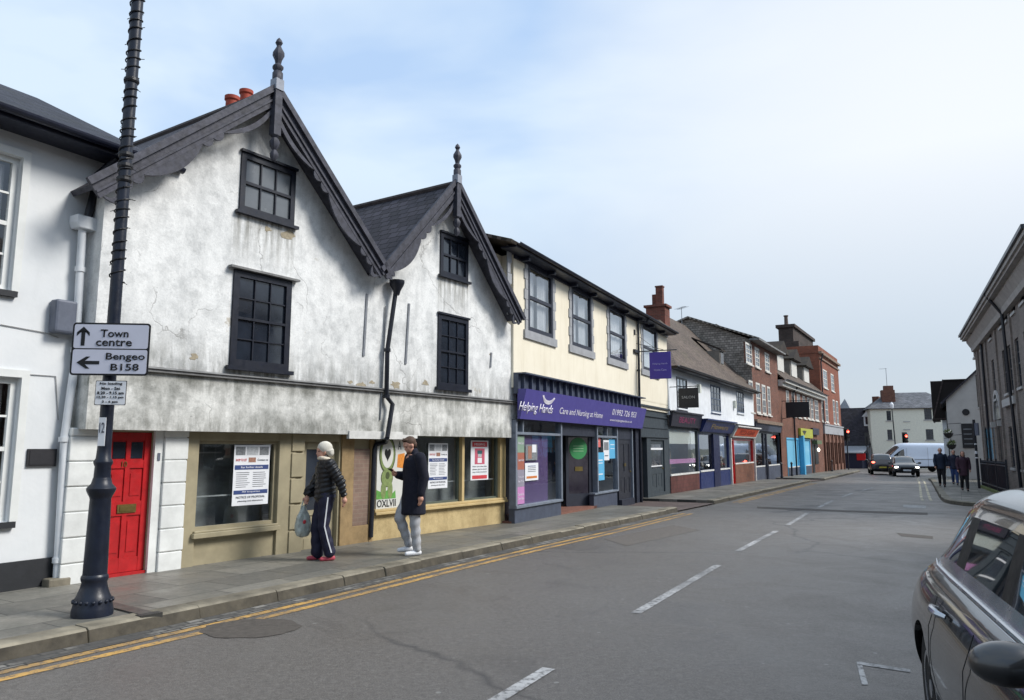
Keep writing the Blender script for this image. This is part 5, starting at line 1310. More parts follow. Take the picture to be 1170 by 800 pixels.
for k in range(n+1): mb.box(min(k*wz-.18, L-.2), -.16, -.8, min(k*wz+.18, L), -.031, zg-.76)
for k in range(n): mb.arc(((k+.5)*wz, zg-1.5), wz/2-.45, wz/2-.28, -.09, -.031, 0, PI, 12)
mb.build('arcade', brnst, b.root)
for k in range(n):
    mb = MB(); mb.box(hs[k][0], .2, hs[k][2], hs[k][1], .22, hs[k][3]); mb.build('window', glass_dark, b.root)
mb = MB(); p = b.uz(932, 410, -.1); mb.tube([(.35, -.3, ze), (.25, -.1, ze-.8), (.2, -.1, zg)], .06, 8); mb.build('downpipe', black_paint, b.root)
# big dark chimney stack rising behind B/C
mb = MB(); cs = B_; u, z = cs.uz(910, 388, 6.0); zt3 = cs.uz(910, 380, 6.0)[1]; z_b = ap-2
u0 = cs.uz(898, 385, 6.0)[0]; u1 = cs.uz(921, 385, 6.0)[0]
mb.box(u0, 5.2, z_b, u1, 6.8, zt3-.35); mb.box(u0-.25, 4.95, zt3-.35, u1+.25, 7.05, zt3)
mb.box(u0-.3, 4.6, z_b-1, u1+.3, 7.4, cs.uz(910, 398, 6.0)[1])
ch = mb.build('chimney', brickmat('sooty_brick', (78, 66, 62), (62, 56, 54), (84, 78, 74)), rf)
mb = MB(); mb.lathe([(.28, 0), (.22, .2), (.2, 1.0), (.27, 1.05), (.27, 1.15)], 12, (u0+.6, 6.0, zt3)); mb.build('chimney_pot', M('sooty_pot', (88, 74, 68), .8), ch)
# bollards
mb = MB(); mb.lathe([(.09, 0), (.09, .1), (.065, .14), (.06, .8), (.085, .84), (.085, .88), (.05, .93), (.02, .97)], 14)
bm_ = mb.mesh('bollard', black_paint, True)
labs = ['black bollard on the pavement in front of the slate coloured shopfront', 'black bollard between the slate coloured shopfront and the bright blue shop', 'black bollard standing by the brown arched ground floor']
for k, (x, y) in enumerate(((893.5, 546.5), (905, 544), (951, 538.5))):
    X, Y = ground(x, y, .12); o = bpy.data.objects.new('bollard', bm_); COL.objects.link(o); o.location = (X, Y, gz(Y)+.12)
    tag(o, labs[k], 'bollard', 'bollards along the left pavement')
# ================================================================= right-hand side
darkbrick = brickmat('dark_grey_brick', (136, 126, 120), (114, 106, 102), (140, 132, 126), dark=.75)
D = Bld('dark_brick_building', 'tall dark grey brick building with deep cornice at the right edge, behind railings', (25.7, 42.0), (25.7-.445*24, 42.0-.8955*24))
b = D; L = 24
ze = b.uz(1109, 392)[1]-.2
print('D', ze, b.uz(1157, 300))
top = [(1111.5, 1115, 384, 408), (1119.5, 1123, 376, 401), (1128.5, 1132, 359, 387), (1141, 1145, 343, 376), (1147.5, 1151, 336, 369.5), (1153.5, 1158, 321, 356)]
mid = [(1115.5, 1118, 426, 465), (1124, 1127, 421, 463), (1134, 1137.5, 410, 456), (1147, 1150, 398, 452), (1152.5, 1156.5, 393, 449), (1161.5, 1165, 382, 443)]
def evens(specs):
    out = [b.rc(*s) for s in specs]; z0 = sum(r[2] for r in out)/len(out); z1 = sum(r[3] for r in out)/len(out)
    return [[r[0], r[1], z0, z1] for r in out]
R1 = evens(top); R2 = evens(mid)
for i, (r, q) in enumerate(zip(R1, R2)):
    c = (q[0]+q[1])/2; w = 1.0; r[0], r[1] = c-w/2, c+w/2; q[0], q[1] = c-w/2, c+w/2
for k in range(1, 4):
    for base in (R1, R2): pass
step = 2.3
last = R2[-1][1]
while last+step < L-.5:
    for Rr in (R1, R2): Rr.append([last+step-1.0, last+step, Rr[0][2], Rr[0][3]])
    last += step
gw = [b.rc(1126, 1137, 487, 526)]; gd_ = [b.rc(1140, 1147, 478, 540)]
gh = [(gw[0][0], gw[0][1], gw[0][2], gw[0][3]), (gd_[0][0], gd_[0][1], .1, gd_[0][3])]
x = gd_[0][1]+2
while x+1.2 < L-.4: gh.append((x, x+1.1, 1.0, 2.7)); x += 2.6
print('Dwin', R1[0], R1[-1], R2[0], gh[:3])
poly = [(0, -.6), (L, -.6), (L, ze), (0, ze)]
mb = MB(); wall(mb, poly, R1+R2+gh, 0, .16); shell(mb, poly, 0, 10)
mb.build('wall', darkbrick, b.root)
pale = M('pale_stone_sill', (176, 174, 172), .7, .12)
dkw = M('dark_window_frame', (58, 60, 66), .5)
for r in R1+R2: sash(b.root, r, .06, dkw, 2, 4, .06, .025, gl=glass_dark, sill=(.12, .1, .08, pale), depth=.06)
sash(b.root, gh[0], .04, M('shop_grey', (120, 124, 130), .5), 2, 3, .08, .05, gl=M('blue_blind', (150, 185, 215), .5, .1) if 'blue_blind' not in MATS else M('blue_blind'), depth=.06)
mb = MB(); r = gh[1]; mb.box(r[0], .1, r[2], r[1], .14, r[3]); mb.build('door', M('black_front_door', (28, 28, 32), .4), b.root)
mb = MB(); c = (r[0]+r[1])/2; w = (r[1]-r[0])/2; mb.arc((c, r[3]-.02), 0, w, -.012, -.002, 0, PI, 14, 0); mb.build('fanlight', glass_dark, b.root)
mb = MB(); mb.arc((c, r[3]-.02), w+.01, w+.2, -.06, -.002, 0, PI, 14); mb.box(r[0]-.35, -.2, r[3]-.35, r[0]-.05, -.002, r[3]-.1); mb.box(r[1]+.05, -.2, r[3]-.35, r[1]+.3, -.002, r[3]-.1); mb.build('door_surround', pale, b.root)
for r in gh[2:]: sash(b.root, r, .06, dkw, 2, 4, .06, .025, gl=glass_dark, sill=(.12, .1, .08, pale), depth=.06)
z_b = R2[0][2]-.55
mb = MB(); u0, u1 = b.uz(1149, 462)[0], b.uz(1163, 462)[0]; mb.box(u0, -.14, z_b-.0, u1, -.002, z_b+.3); mb.build('stone_lintel', pale, b.root)
mb = MB()
for u in [0.2, (R2[0][1]+R2[1][0])/2, (R2[2][0]+R2[1][1])/2, (R2[2][1]+R2[3][0])/2, (R2[4][1]+R2[5][0])/2+.1]+[R2[i][1]+.65 for i in range(6, len(R2)-1, 2)]: mb.box(u-.18, -.07, -.5, u+.18, -.001, ze-.7)
mb.builds('brick_pilaster', darkbrick, b.root)
mb = MB(); mb.box(-.1, -.62, ze+.0, L, 0, ze+.1); mb.box(-.12, -.7, ze+.1, L, .0, ze+.24)
mb.prism([(-.002, ze-.62), (-.2, ze-.62), (-.24, ze-.4), (-.42, ze-.1), (-.42, ze-.002), (-.002, ze-.002)], -.05, L, 'x')
u = .4
while u < L-1: mb.box(u, -.42, ze-.5, u+.5, -.1, ze-.003) if False else None; u += 1.2
mb.build('cornice', M('stone_cornice', (158, 152, 148), .75, .2, 3, .3), b.root)
mb = MB(); mb.box(-.15, -.78, ze+.245, L, -.69, ze+.36); mb.build('gutter', black_paint, b.root)
roof('roof', [[(-.15, -.7, ze+.25), (L, -.7, ze+.25), (L, 4.8, ze+2.8), (-.15, 4.8, ze+2.8)], [(L, 10.2, ze+.25), (-.15, 10.2, ze+.25), (-.15, 4.8, ze+2.8), (L, 4.8, ze+2.8)]], dark_slate, b.root, .1)
mb = MB(); mb.add([(0, 0, ze), (0, 10, ze), (0, 4.8, ze+2.7)], [(0, 1, 2)]); mb.build('gable_end', darkbrick, b.root)
mb = MB(); u_ = b.uz(1121, 380)[0]; mb.tube([(u_, -.72, ze+.25), (u_+.02, -.3, ze-.1), (u_+.3, -.08, ze-.7), (u_+.3, -.08, -.2)], .06, 8)
mb.tube([(13.5, -.72, ze+.25), (13.5, -.2, ze-.6), (13.5, -.08, -.2)], .06, 8); mb.build('downpipe', black_paint, b.root)
# railings in front
g0 = Vector(ground(1123, 557, .12)); g1 = g0+Vector((-.445, -.8955))*9
t = thing('railings', 'black iron railings on a low mossy plinth in front of the dark brick building', 'railings', (g0.x, g0.y, gz(g0.y)+.12), math.atan2(g1.y-g0.y, g1.x-g0.x))
Lr = 9; sl_ = (gz(g1.y)-gz(g0.y))/Lr
mb = MB(); x = .0
while x < Lr: zz = sl_*x; mb.tube([(x, 0, zz+.08), (x, 0, zz+1.12)], .012, 5); mb.lathe([(.02, 0), (.028, .03), (.004, .1)], 5, (x, 0, zz+1.12)); x += .14
mb.build('baluster', black_paint, t)
mb = MB()
for z in (.22, 1.05): mb.prism([(0, z), (Lr, z+sl_*Lr), (Lr, z+.045+sl_*Lr), (0, z+.045)], -.02, .02)
for x in (0, 3, 6, 9): mb.box(x-.03, -.03, .05+sl_*x, x+.03, .03, 1.3+sl_*x)
for (x, k) in ((0, 1),): mb.tube([(0, 0, .9), (0, 2.0, .9)], .02, 5); mb.tube([(0, 0, .25), (0, 2.0, .25)], .02, 5)
mb.build('rail', black_paint, t)
mb = MB()
y = .14
while y < 2.2: mb.tube([(0, y, .05), (0, y, 1.1)], .012, 5); y += .14
mb.build('return_balusters', black_paint, t)
mb = MB(); mb.prism([(0, -.2), (Lr, -.2+sl_*Lr), (Lr, .1+sl_*Lr), (0, .1)], -.12, .12); mb.build('plinth', M('mossy_stone', (98, 108, 62), .9, .4, 9, .4), t)
# grey gable-end house
Gx = Bld('grey_gable_house', 'pale grey gable ended house with a dark noticeboard, beyond the dark brick building', (27.0, 47.6), (27.0+.8716*8, 47.6-.4903*8))
b = Gx; zeg = b.uz(1085, 457)[1]; zr_ = b.uz(1113, 427); hw = 4.0
sl2 = (zr_[1]-zeg)/(zr_[0]-0.0)
apz = zeg+sl2*hw
print('G', zeg, zr_, apz)
greyr = M('pale_grey_render', (186, 184, 182), .8, .08, 2, .2)
poly = [(0, -.6), (8, -.6), (8, zeg), (4, apz), (0, zeg)]
mb = MB(); wall(mb, poly, [], 0); shell(mb, poly, 0, 8.5); mb.build('wall', greyr, b.root)
roof('roof', [[(-.35, 8.7, zeg-.2), (-.35, -.2, zeg-.2), (4, -.2, apz+.12), (4, 8.7, apz+.12)], [(8.35, -.2, zeg-.2), (8.35, 8.7, zeg-.2), (4, 8.7, apz+.12), (4, -.2, apz+.12)]], rooftile, b.root, .1)
mb = MB(); u0, u1, z0, z1 = b.rc(1099, 1113, 484, 512); mb.box(u0, -.05, z0, u1, -.002, z1); nb = mb.build('noticeboard', M('dark_plaque'), b.root)
mb = MB()
for k in range(4): zz = z0+(z1-z0)*(.15+.2*k); mb.box(u0+.1, -.054, zz, u1-.1, -.05, zz+.06)
mb.build('printed_line', M('grey_strip'), nb)
mb = MB(); u, z = b.uz(1103.5, 471); mb.arc((u, z), 0, .2, -.04, -.002, 0, 2*PI, 20); mb.build('round_plaque', M('dark_plaque'), b.root)
wv = [(8, b)]
mb = MB(); mb.box(-.06, 1.2, .8, -.002, 2.2, 2.2); mb.box(-.06, 4, .8, -.002, 5.2, 2.2); mb.box(-.06, 2.0, 3.0, -.002, 3.0, 4.2); mb.build('window', glass_dark, b.root)
mb = MB(); mb.box(-.3, .4, 2.5, -.001, 6.5, 2.65); mb.build('shop_ledge', white_wood, b.root)
# jettied dark-tiled house beyond it
J = Bld('tile_hung_gable_house', 'house with a steep black tiled roof rising beyond the grey gable, left of it', (29.9, 54.2), (29.9+.8716*7, 54.2-.4903*7))
b = J; zj0 = b.uz(1079, 478)[1]; zj1 = b.uz(1074, 434)[1]
mb = MB(); mb.box(.4, 0, -.6, 7, 7, zj0+.2); mb.build('wall', M('white_weatherboard'), b.root)
jt = roofmat('dark_brown_tiles', (66, 56, 54), .13, .18, .2, (70, 60, 56))
roof('roof', [[(-.2, 7.4, zj0-.1), (-.2, -.3, zj0-.1), (.6, -.3, zj1), (.6, 7.4, zj1)], [(-.2, -.3, zj0-.1), (7, -.3, zj0-.1), (7, .9, zj1), (.6, .9, zj1)], [(.6, -.3, zj1-.02), (7, -.3, zj1-.02), (7, 7.4, zj1-.02), (.6, 7.4, zj1-.02)]], jt, b.root, .1)
mb = MB(); mb.box(-.15, -.25, zj0-.05, 6.8, .0, zj1-.1); mb.box(-.15, 0, zj0-.05, .3, 7.2, zj1-.12); mb.build('tile_hanging', jt, b.root)
# hanging baskets
leaf = M('basket_leaf', (88, 104, 60), .8, .4, 20); flow = M('white_flower', (210, 210, 200), .7, .2, 20)
for k, (x, y, lab) in enumerate(((1083.5, 495, 'upper hanging basket of green leaves and white flowers by the grey gable'), (1087, 508, 'lower hanging basket of leaves and white flowers by the grey gable'))):
    P_ = atY(x, y, 46.3); t = thing('hanging_basket', lab, 'hanging basket', P_, 0, 'hanging baskets by the grey gable')
    mb = MB(); mb.lathe([(.05, -.3), (.2, -.2), (.28, 0)], 10); mb.build('basket', M('dark_plaque'), t)
    mb = MB(); fm = MB()
    for i in range(220):
        v = Vector((random.gauss(0, 1), random.gauss(0, 1), random.gauss(0, 1))).normalized()*random.uniform(.1, .27); v.z = v.z*.8+.08
        a = Vector((random.uniform(-1, 1), random.uniform(-1, 1), random.uniform(-1, 1))).normalized()*.05; c = v.cross(a).normalized()*.04
        (fm if random.random() < .3 else mb).add([v-a, v+c, v+a, v-c], [(0, 1, 2, 3)])
    mb.build('foliage', leaf, t); fm.build('flowers', flow, t)
    mb = MB(); mb.tube([(0, 0, .0), (0, 0, .55), (.8, 0, .6)], .02, 5); mb.build('bracket', black_paint, t)
# ================================================================= far end of the street
Fw = Bld('white_hipped_house', 'white house with a hipped grey roof behind the white van', (41.1, 88.0), (49.0, 85.4))
b = Fw; L = b.L; ze = (b.uz(1003, 469)[1]+b.uz(1070, 464)[1])/2; zr = b.uz(1040, 450)[1]
ws = [b.rc(1013, 1018, 469.5, 480.5), b.rc(1014, 1019.5, 491, 502.5), b.rc(1056, 1064.5, 467, 479.5), b.rc(1058, 1066.5, 490.5, 502.5)]
poly = [(0, -1), (L+.6, -1), (L+.6, ze), (0, ze)]
mb = MB(); wall(mb, poly, ws, 0, .12); shell(mb, poly, 0, 8); mb.build('wall', M('creamy_white', (226, 224, 208), .7, .08), b.root)
for r in ws: sash(b.root, r, .02, dkw, 3, 4, .05, .03, gl=glass_dark, sill=(.1, .12, .12, pale))
mb = MB()
for (x, y) in ((1036, 482), (1036, 491)): u, z = b.uz(x, y); mb.box(u-.35, -.06, z-.04, u+.35, -.002, z+.06)
mb.build('blind_window_sill', pale, b.root)
L2 = L+.6; zr2 = zr+.4
roof('roof', [[(-.3, -.3, ze), (L2+.3, -.3, ze), (L2-2.3, 4, zr2), (2.3, 4, zr2)], [(L2+.3, 8.3, ze), (-.3, 8.3, ze), (2.3, 4, zr2), (L2-2.3, 4, zr2)], [(-.3, 8.3, ze), (-.3, -.3, ze), (2.3, 4, zr2)], [(L2+.3, -.3, ze), (L2+.3, 8.3, ze), (L2-2.3, 4, zr2)]], roofmat('pale_grey_slate', (104, 106, 112), .2, .3, .1), b.root, .08)
mb = MB(); u, z = b.uz(1016, 447, 2); mb.box(u-.9, 1.4, ze-.5, u+.5, 2.6, z+.1); mb.box(u-.6, 1.6, z+.1, u+.4, 2.4, b.uz(1016, 441, 2)[1]); mb.build('chimney', brB, b.root)
t = thing('roof_aerial', 'tall thin aerial above the brick chimney of the white hipped house', 'aerial', b.W(u-.2, 2, z+.5))
mb = MB(); mb.tube([(0, 0, -.8), (0, 0, 2.2)], .03, 5); mb.tube([(-.8, 0, 2.1), (.1, 0, 2.15)], .02, 5); mb.build('mast', M('aerial_metal'), t)
# dark roofed cottage with a lean-to shop
K = Bld('dark_roof_cottage', 'low cottage with dark tiled roof and grey lean-to shop at the street end', (37.4, 92.5), (41.6, 89.2))
b = K; L = b.L; ze = b.uz(985, 508)[1]; zr = b.uz(980, 466, 3)[1]
mb = MB(); mb.box(-4, 0, -1, L, 7, ze); mb.build('wall', M('white_weatherboard'), b.root)
rk = roof('roof', [[(-4.2, -.3, ze-.05), (L+.1, -.3, ze-.05), (L+.1, 3.2, zr), (-4.2, 3.2, zr)], [(L+.1, 7.2, ze), (-4.2, 7.2, ze), (-4.2, 3.2, zr), (L+.1, 3.2, zr)]], rooftile, b.root, .1)
u, z = b.uz(992, 480, 1.5); mb = MB(); mb.box(u-.45, 1.3, z-.7, u+.45, 3, z+.4); mb.prism([(u-.6, z+.4), (u+.6, z+.4), (u, z+1.1)], 1.1, 3); mb.build('dormer', M('white_weatherboard'), rk)
mb = MB(); mb.box(u-.25, 1.24, z-.5, u+.25, 1.299, z+.35); mb.build('dormer_window', glass_dark, rk)
u, z = b.uz(1000.5, 457, 3); mb = MB(); mb.box(u-.35, 2.8, zr-.4, u+.35, 3.5, z+.4); mb.build('chimney', brB, rk)
mb = MB(); zl = b.uz(980, 509, -1)[1]; zl2 = b.uz(980, 517, -3)[1]
mb.prism([(-.05, zl), (-3.2, zl2), (-3.2, zl2-.1), (-.05, zl-.1)], -2, L-.2, 'x'); mb.build('lean_to_roof', M('pale_lead_roof', (150, 154, 160), .6, .2), b.root)
mb = MB(); mb.box(-2, -3.0, -1, L-.4, -.02, zl2-.1); mb.build('shop_wall', M('navy_fascia'), b.root)
mb = MB(); u0, u1, z0, z1 = b.rc(979, 989, 518, 526, -3.05); mb.box(u0, -3.1, z0, u1, -3.01, z1); mb.build('red_sign', redf, b.root)
P_ = b.W(-1, 10, 0)
mb = MB(); q_ = b.uz(965, 461, 8); ob_ = None
mb.add([(q_[0]-1.4, 7, zr-1), (q_[0]+1.4, 7, zr-1), (q_[0]+1.4, 9.5, zr-1), (q_[0]-1.4, 9.5, zr-1), (q_[0], 8.2, q_[1]+.6)], [(0, 1, 4), (1, 2, 4), (2, 3, 4), (3, 0, 4), (0, 1, 2, 3)]); mb.build('turret_roof', M('pale_lead_roof'), b.root)
# leafless spiky tree behind the hipped roof
P_ = Vector((52.2, 99.0, gz(99)))
t = thing('bare_tree', 'small spiky treetop poking above the hipped roof of the white house', 'tree', P_)
mb = MB(); mb.tube([(0, 0, 0), (.1, 0, 3), (0, .1, 5.5)], [.22, .18, .12], 8); mb.build('trunk', M('bark', (78, 70, 60), .9, .3), t)
mb = MB()
for k in range(70):
    a = random.uniform(0, 2*PI); e = random.uniform(.0, 1.3); d = Vector((math.cos(a)*math.cos(e), math.sin(a)*math.cos(e), math.sin(e))); o_ = Vector((0, .1, random.uniform(5.0, 6.5)))
    l = random.uniform(1.2, 2.6); m_ = o_+d*l*.55; e_ = o_+d*l+Vector((0, 0, -.25*l*.5)); s_ = d.cross(Vector((0, 0, 1))).normalized()*.12
    mb.add([o_, m_+s_, e_, m_-s_], [(0, 1, 2, 3)])
mb.build('crown', M('dull_leaf', (96, 106, 92), .8, .3), t)
# ================================================================= street lamp with signs
X, Y = ground(105, 703, .12); lampY = Y; LX = X
lc = thing('lamp_column', 'dark cast iron lamp column wrapped in spiral cable, by the red door', 'lamp post', (X, Y, .12))
navy = M('column_paint', (24, 30, 44), .38, .3, 7, .2)
mb = MB()
mb.lathe([(.185, -.05), (.185, .05), (.178, .08), (.172, .11), (.165, .16), (.148, .19), (.122, .26), (.112, .31), (.12, .33), (.124, .35), (.12, .37), (.11, .385)], 28)
for k in range(18): a = 2*PI*k/18; mb.ball((.17*math.cos(a), .17*math.sin(a), .14), .019, 8, 6)
mb.build('base', navy, lc, smooth=True)
mb = MB(); mb.lathe([(.109, .385), (.104, .7), (.098, 1.0), (.095, 1.1), (.1, 1.12), (.116, 1.15), (.13, 1.18), (.134, 1.205), (.12, 1.225), (.095, 1.25), (.085, 1.29), (.08, 1.31)], 28); mb.build('pedestal', navy, lc, smooth=True)
mb = MB(); mb.lathe([(.078, 1.31), (.074, 1.42), (.088, 1.45), (.088, 1.47), (.07, 1.5), (.064, 1.6), (.062, 3.0), (.06, 3.1), (.06, 7.6)], 20)
mb.build('shaft', navy, lc, smooth=True)
mb = MB()
z = 3.28; pts = []; i = 0
while z < 7.5:
    a = i*.42; wob = .004*math.sin(i*.9); r = .068+wob; pts.append((r*math.cos(a), r*math.sin(a), z)); z += .0074+.002*math.sin(i*.11); i += 1
mb.tube(pts, .0075, 5)
for k in range(0, len(pts), 11):
    p = Vector(pts[k]); d = Vector((p.x, p.y, 0)).normalized(); d2 = (d+Vector((0, 0, random.uniform(-.6, .2)))).normalized()
    mb.tube([p, p+d2*random.uniform(.02, .06)], .004, 4)
for z0_ in (4.35, 4.5, 4.62, 5.45, 7.2): mb.lathe([(.07, 0), (.078, .02), (.074, .05)], 12, (0, 0, z0_))
mb.build('light_cable', M('cable_black', (22, 22, 26), .5), lc)
mb = MB(); mb.box(-.034, -.071, 1.62, .034, -.064, 1.9); mb.build('number_tag', M('poster_white'), lc); o = text('12', .05, .1, 0, -.073, 1.8, ink, lc, 'tag_lettering')
# signs
def signbox(name, label, cx, cy, x0, x1, y0, y1, Yp):
    c = atY(cx, cy, Yp); a = atY(x0, cy, Yp); d = atY(x1, cy, Yp); tt = atY(cx, y0, Yp); bb = atY(cx, y1, Yp)
    t = thing(name, label, 'sign', c, math.radians(6)); return t, d.x-a.x, tt.z-bb.z
blk = M('sign_black', (16, 16, 20), .5); sgr = M('sign_grey_face', (196, 198, 212), .45, .04, 3, .03)
t, w, h = signbox('direction_sign', 'two panel grey road sign on the lamp column reading Town centre and Bengeo B158', 126.5, 399, 84, 169, 369, 429, lampY-.12)
def rrect(w, h, r, n=5):
    pts = []
    for (cx, cz, a0) in ((w/2-r, h/2-r, 0), (-w/2+r, h/2-r, PI/2), (-w/2+r, -h/2+r, PI), (w/2-r, -h/2+r, 1.5*PI)):
        for i in range(n+1): a = a0+PI/2*i/n; pts.append((cx+r*math.cos(a), cz+r*math.sin(a)))
    return pts
mb = MB(); mb.prism(rrect(w, h, .035), -.003, .003); mb.build('plate', blk, t)
mb = MB(); 
for (s0_, s1_) in ((.004, .5), (-.5, -.004)):
    z0 = h*s0_ if s0_ > 0 else -h/2+.018; z1 = h/2-.018 if s0_ > 0 else -.006
    z0 = .006 if s0_ > 0 else z0
    r = [(p[0], p[1]+(z0+z1)/2) for p in rrect(w-.036, z1-z0, .02)]; mb.prism(r, -.006, -.0025)
mb.build('face', sgr, t)
text('Town', w*.36, h*.145, w*.04, -.0065, h*.30, blk, t, bold=.012); text('centre', w*.46, h*.125, w*.04, -.0065, h*.12, blk, t, bold=.012)
text('Bengeo', w*.50, h*.165, w*.20, -.0065, -h*.155, blk, t, bold=.012); text('B158', w*.36, h*.13, w*.20, -.0065, -h*.34, blk, t, bold=.012)
mb = MB(); ax = -w*.36; mb.box(ax-.018, -.0085, h*.06, ax+.018, -.0062, h*.34); mb.prism([(ax-.06, h*.24), (ax, h*.42), (ax+.06, h*.24), (ax+.06, h*.31), (ax, h*.36), (ax-.06, h*.31)], -.0087, -.0063)
mb.build('ahead_arrow', blk, t)
mb = MB(); zc = -h*.26; mb.box(-w*.38, -.0085, zc-.017, -w*.13, -.0062, zc+.017); mb.prism([(-w*.42, zc), (-w*.30, zc+.06), (-w*.25, zc+.06), (-w*.34, zc), (-w*.25, zc-.06), (-w*.30, zc-.06)], -.0087, -.0063); mb.build('left_arrow', blk, t)
mb = MB(); 
for zz in (h*.3, -h*.3): mb.box(-w*.4, .003, zz-.02, w*.4, .03, zz+.02); mb.box(-.09, .0, zz-.025, .09, .07, zz+.025)
mb.build('fixing_rail', M('aerial_metal'), t)
t, w, h = signbox('loading_sign', 'small white no loading times plate on the lamp column below the direction sign', 126.5, 449, 110, 144, 435, 463, lampY-.1)
mb = MB(); mb.prism(rrect(w, h, .01), -.002, .002); mb.build('plate', blk, t)
mb = MB(); mb.prism(rrect(w-.012, h-.012, .01), -.004, -.0015); mb.build('face', M('poster_white'), t)
for k, (tx, ww) in enumerate((('No loading', .72), ('Mon - Sat', .6), ('8.20 - 9.15 am', .85), ('12.30 - 1.15 pm', .85), ('3 - 6 pm', .5))):
    text(tx, w*ww, h*.12, 0, -.0045, h*(.37-.185*k), blk, t, bold=.01)
mb = MB(); mb.box(-.07, .0, -.02, .07, .06, .02); mb.build('fixing_rail', M('aerial_metal'), t)
# black sign pole at right
X, Y = ground(1119, 558, .12)
t = thing('sign_pole', 'tall black pole banded with white beside the railings on the right pavement', 'pole', (X, Y, gz(Y)+.12))
mb = MB(); mb.tube([(0, 0, 0), (0, 0, 3.0)], .055, 10); mb.build('post', black_paint, t)
mb = MB(); mb.lathe([(.06, 0), (.06, .12)], 10, (0, 0, 1.5)); mb.lathe([(.06, 0), (.06, .05)], 10, (0, 0, 1.3)); mb.lathe([(.06, 0), (.06, .05)], 10, (0, 0, 1.9)); mb.build('white_band', M('poster_white'), t)
mb = MB(); mb.box(-.02, -.3, 2.3, .03, .05, 2.85); mb.build('sign_plate', M('grey_plastic'), t)
# traffic lights
def glow(nm, c, s):
    n = NT(nm); n.b.inputs['Base Color'].default_value = (*c, 1); n.b.inputs['Emission Color'].default_value = (*c, 1); n.b.inputs['Emission Strength'].default_value = s; return n.m
redglow = glow('red_signal', (1, .08, .05), 7)
def signal(px, pyh, Yp, label, lit=True, rz=0, base=None, hs=1.0, aim=0):
    hd = atY(px, pyh, Yp); zg = gz(Yp)+.1
    t = thing('traffic_light', label, 'traffic light', (hd.x, Yp, zg), math.radians(aim), 'traffic lights at the junction'); H_ = hd.z-zg
    mb = MB(); mb.tube([(0, .12, 0), (0, .12, H_-.1)], .06, 8); mb.build('pole', black_paint, t)
    mb = MB(); mb.box(-.17, -.1, H_-.8, .17, .1, H_+.22); mb.box(-.3*hs, .1, H_-.95, .3*hs, .12, H_+.35)
    for k in range(3): mb.arc((0, H_-.3*k), .1, .125, -.25, -.1, 0, PI, 10)
    hd_ = mb.build('signal_head', M('signal_black', (20, 20, 22), .5), t)
    for k in range(3):
        mb = MB(); mb.arc((0, H_-.3*k), 0, .1 if k else .13, -.115, -.101, 0, 2*PI, 16); mb.build('lens', redglow if (k == 0 and lit) else M('unlit_lens', (40, 36, 30), .3), hd_)
signal(968, 493, 74.5, 'lit red traffic light on a pole at the left kerb by the arched building', aim=15)
signal(1034.5, 498, 77, 'lit red traffic light standing in front of the white hipped house', aim=15)
signal(991, 498, 82, 'unlit traffic light turned sideways in front of the dark roofed cottage', False, aim=100)
hd = atY(1019, 466, 80)
t = thing('street_lamp', 'slim dark street lamp with a pale lantern against the white hipped house', 'street lamp', (hd.x, 80, gz(80)))
H_ = hd.z-gz(80); mb = MB(); mb.tube([(.15, 0, 0), (.1, 0, 2), (0, 0, H_)], [.09, .07, .05], 8); mb.build('column', black_paint, t)
mb = MB(); mb.lathe([(.05, -.1), (.16, .0), (.2, .35), (.1, .5), (.03, .6)], 10, (0, 0, H_)); mb.build('lantern', M('poster_white'), t)

# ================================================================= unseen terrace beside and behind the camera, added for window reflections
T = Bld('reflection_terrace', 'plain brown brick terrace out of view, added for the window glass to reflect', (13.3, 13.0), (13.3-18, 13.0-31.2))
b = T; L = 36
wn = [(x, x+1.0, z, z+1.6) for z in (.9, 3.7) for x in [1.2+2.4*k for k in range(14)]]
poly = [(0, -.6), (L, -.6), (L, 6.3), (0, 6.3)]
mb = MB(); wall(mb, poly, wn, 0, .12); shell(mb, poly, 0, 8); mb.build('wall', brickmat('terrace_brick', (110, 84, 72), (92, 72, 64), (120, 110, 100), dark=.7), b.root)
for r in wn: sash(b.root, r, .05, offw, 2, 2, .07, .03, gl=glass_dark, sill=(.08, .08, .05, pale))
roof('roof', [[(-.2, -.35, 6.3), (L+.2, -.35, 6.3), (L+.2, 4, 8.8), (-.2, 4, 8.8)], [(L+.2, 8.3, 6.3), (-.2, 8.3, 6.3), (-.2, 4, 8.8), (L+.2, 4, 8.8)]], browntile, b.root, .1)
